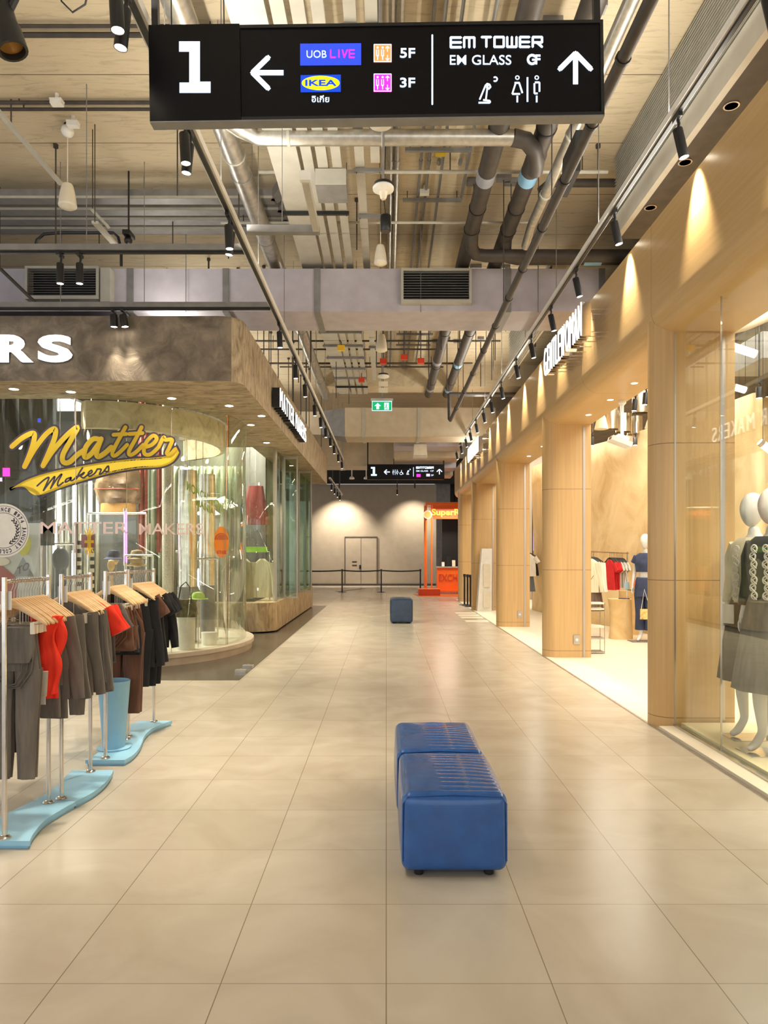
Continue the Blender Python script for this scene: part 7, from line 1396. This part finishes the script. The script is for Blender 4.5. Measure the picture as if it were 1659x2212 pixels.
x, y = 3.8, 19.5; garment_on('skirt', x + 0.01, y + 0.02, 1.33, 0.5, pm('spotted_grey', S(108, 112, 116), S(90, 94, 98), 30, 0.8), 0.2, radians(-20), 'dark grey skirt below the white top between the columns', 'skirt', 'skirt', hang=False)
# ================================================================== FAR END
t = thing('leaflet_stand', 'white leaning leaflet stand before the fourth veneer column', 'stand', (2.75, 20.1, 0)); Y = 20.05
q0 = [(WX(1031, Y), 0.0), (WX(1062, Y), 0.0), (WX(1063, Y), WZ(1185, Y)), (WX(1041, Y), WZ(1185, Y)), (WX(1037, Y), WZ(1240, Y))]
MB().prism(q0, lambda a, z, d: (a, d, z), Y, Y + 0.32).build('stand_body', M['white'], t)
for z0, z1 in ((WZ(1268, Y), WZ(1218, Y)), (WZ(1312, Y), WZ(1278, Y))): MB().box(WX(1044, Y), WX(1059, Y), Y - 0.03, Y - 0.001, z0, z1).build('pocket', M['cream'], t)
def stanchion(x, y, label, h=0.95, grp='black belt stanchions'):
    t = thing('stanchion', label, 'stanchion', (x, y, 0), grp)
    MB().lathe([(0, 0), (0.17, 0), (0.17, 0.012), (0.05, 0.03), (0.0, 0.03)], (x, y, 0), 28).build('base', M['black'], t); MB().cyl((x, y, 0.03), (x, y, h - 0.06), 0.03, n=16).build('post', M['black'], t); MB().lathe([(0.0, 0), (0.045, 0), (0.045, 0.07), (0.035, 0.085), (0, 0.085)], (x, y, h - 0.07), 18).build('belt_head', M['black'], t)
    return t
Ys = 30.4; sxs = [WX(636, Ys), WX(739, Ys), WX(823.5, Ys), WX(908, Ys)]
for i, x in enumerate(sxs): stanchion(x, Ys, 'black belt stanchion before the grey end wall, ' + ['half hidden by the plaster corner', 'in front of the double door edge', 'at the other side of the double door', 'next to the orange plinth'][i])
for i in range(3):
    t = thing('queue_belt', 'black belt stretched between the %s pair of stanchions before the end wall' % ORD[i], 'belt', ((sxs[i] + sxs[i + 1]) / 2, Ys, 0.88), 'black queue belts'); a, c = sxs[i] + 0.047, sxs[i + 1] - 0.047; n = 10
    MB().sheet([[(a + (c - a) * k / n, Ys, 0.935 - 0.03 * sin(pi * k / n)) for k in range(n + 1)], [(a + (c - a) * k / n, Ys, 0.88 - 0.03 * sin(pi * k / n)) for k in range(n + 1)]]).sheet([[(a + (c - a) * k / n, Ys + 0.004, 0.935 - 0.03 * sin(pi * k / n)) for k in range(n + 1)], [(a + (c - a) * k / n, Ys + 0.004, 0.88 - 0.03 * sin(pi * k / n)) for k in range(n + 1)]]).build('belt', M['black'], t)
for i, (x, y) in enumerate([(2.44, 22.7), (2.49, 22.3), (2.53, 21.9)]): stanchion(x, y, '%s black stanchion parked between the veneer columns' % ORD[i], 0.95, 'parked black stanchions')
KY = 29.0
t = thing('exchange_kiosk', 'orange money exchange kiosk with a lit canopy at the corridor end', 'kiosk', (2.3, KY, 0))
k0, k1 = WX(919, KY), 3.9
MB().box(WX(944, KY), k1, KY, KY + 0.5, 0.16, 1.05).build('counter', M['kiosk_orange'], t); MB().box(WX(940, KY), k1, KY - 0.25, KY + 0.5, 0.10, 0.17).build('counter_step', M['kiosk_orange'], t); MB().box(WX(948, KY), k1, KY - 0.1, KY + 0.4, 0.0, 0.10).build('kick_plate', M['alu'], t); MB().box(WX(942, KY), k1, KY - 0.04, KY + 0.55, 1.05, 1.09).build('worktop', M['galv_paint'], t)
MB().text('EXCHANGE', lambda a, z, d: (a, KY - 0.001 - d, z), WX(948, KY), WX(948, KY) + 1.52, 0.52, 0.80, 0.02, 0.0).build('counter_lettering', M['rust_vinyl'], t)
zt, zb = WZ(1085, KY), WZ(1121, KY)
MB().box(WX(935, KY), k1, KY, KY + 0.06, zb, zt - 0.12).build('canopy_band', M['kiosk_glow'], t); MB().box(k0, k1, KY - 0.1, KY + 1.2, zt - 0.12, zt).build('canopy_roof', M['kiosk_orange'], t)
for x, y in ((k0 + 0.03, KY - 0.05), (WX(931, KY) + 0.03, KY + 0.03), (k0 + 0.03, KY + 1.1)): MB().box(x - 0.03, x + 0.03, y - 0.03, y + 0.03, 0.0, zt - 0.12).build('post', M['kiosk_orange'], t)
MB().text('SuperRich', lambda a, z, d: (a, KY - 0.004 - d, z), WX(932, KY), WX(932, KY) + 1.55, zb + 0.06, zb + 0.40, 0.05, 0.03).build('lit_lettering', M['e_kiosk'], t)
ds = MB().cyl((WX(923.5, KY), KY - 0.12, zt - 0.5), (WX(923.5, KY), KY - 0.18, zt - 0.5), 0.17, n=32).build('round_light_sign', M['white'], t); MB().cyl((WX(923.5, KY), KY - 0.181, zt - 0.5), (WX(923.5, KY), KY - 0.187, zt - 0.5), 0.13, n=32).build('round_sign_face', M['e_orange'], ds)
MB().box(WX(960, KY), k1, KY + 1.3, KY + 1.36, 0, zt - 0.3).build('back_panel', M['black'], t)
t = thing('small_plinth', 'low orange plinth on the kiosk carpet in front of the counter', 'plinth', (WX(928, 27.8), 28, 0)); MB().box(WX(905, 27.8), WX(951, 27.8), 27.8, 28.6, 0.012, 0.24).build('plinth_body', pm('deep_orange', S(214, 84, 34), S(200, 76, 30), 3, 0.4), t); MB().box(WX(904, 27.8), WX(952, 27.8), 27.79, 28.61, 0.24, 0.255).build('plinth_top', M['kiosk_orange'], t)
struct(MB().prism([(WX(893, 28.6), 28.9), (WX(905, 27.4), 27.4), (4.0, 27.4), (4.0, 30.4), (1.5, 30.4)], lambda a, y, d: (a, y, d), 0.001, 0.012).build('floor.004', pm('orange_vinyl_floor', S(244, 130, 60), S(236, 120, 52), 3, 0.2)), 'glossy orange floor vinyl of the exchange kiosk')
for i, (px, w, h, m, lb) in enumerate([(958, 6, 10, 'white', 'small white notice standing on the kiosk counter'), (970, 9, 22, 'black', 'dark picture stand on the kiosk counter'), (981, 7, 14, 'cream', 'pale card stand on the kiosk counter')]):
    t = thing('counter_stand', lb, 'stand', (WX(px, KY), KY + 0.2, 1.09)); MB().obox((WX(px, KY), KY + 0.2, 1.09 + h * KY / F / 2), (w * KY / F / 2, 0, 0), (0, 0.012, 0), (0, 0.02, h * KY / F / 2)).build('card', M[m], t); MB().box(WX(px, KY) - 0.06, WX(px, KY) + 0.06, KY + 0.15, KY + 0.27, 1.09, 1.10).build('foot', M['grey_paint'], t)
for i, (x, y) in enumerate([(-1.95, 26), (-1.3, 27)]):
    Y = 27 + i; t = thing('smoke_detector', '%s pale detector hanging beside the far sign' % ORD[i], 'detector', (WX([760, 791][i], Y), Y, WZ(1035, Y)), 'pale detectors by the far sign'); x = WX([760, 791][i], Y); z = WZ(1035, Y)
    MB().lathe([(0, 0), (0.09, 0.0), (0.1, 0.04), (0.06, 0.09), (0, 0.1)], (x, Y, z), 18).build('body', M['white'], t); MB().cyl((x, Y, z + 0.1), (x, Y, 6.4), 0.02, n=8).build('stem', M['white'], t)
t = thing('floor_grate', 'dark slim floor grate set in the far beige floor', 'floor grate', (-2.6, 32, 0)); MB().obox((WX(758, 32.3), 32.3, 0.003), (0.09, 0, 0), (0.5, 1.4, 0), (0, 0, 0.003)).build('grate', M['dark_pipe'], t)
for o in list(COL.objects):
    if o.type == 'MESH' and o.parent is None and o.name.startswith('t.'): bpy.data.objects.remove(o)
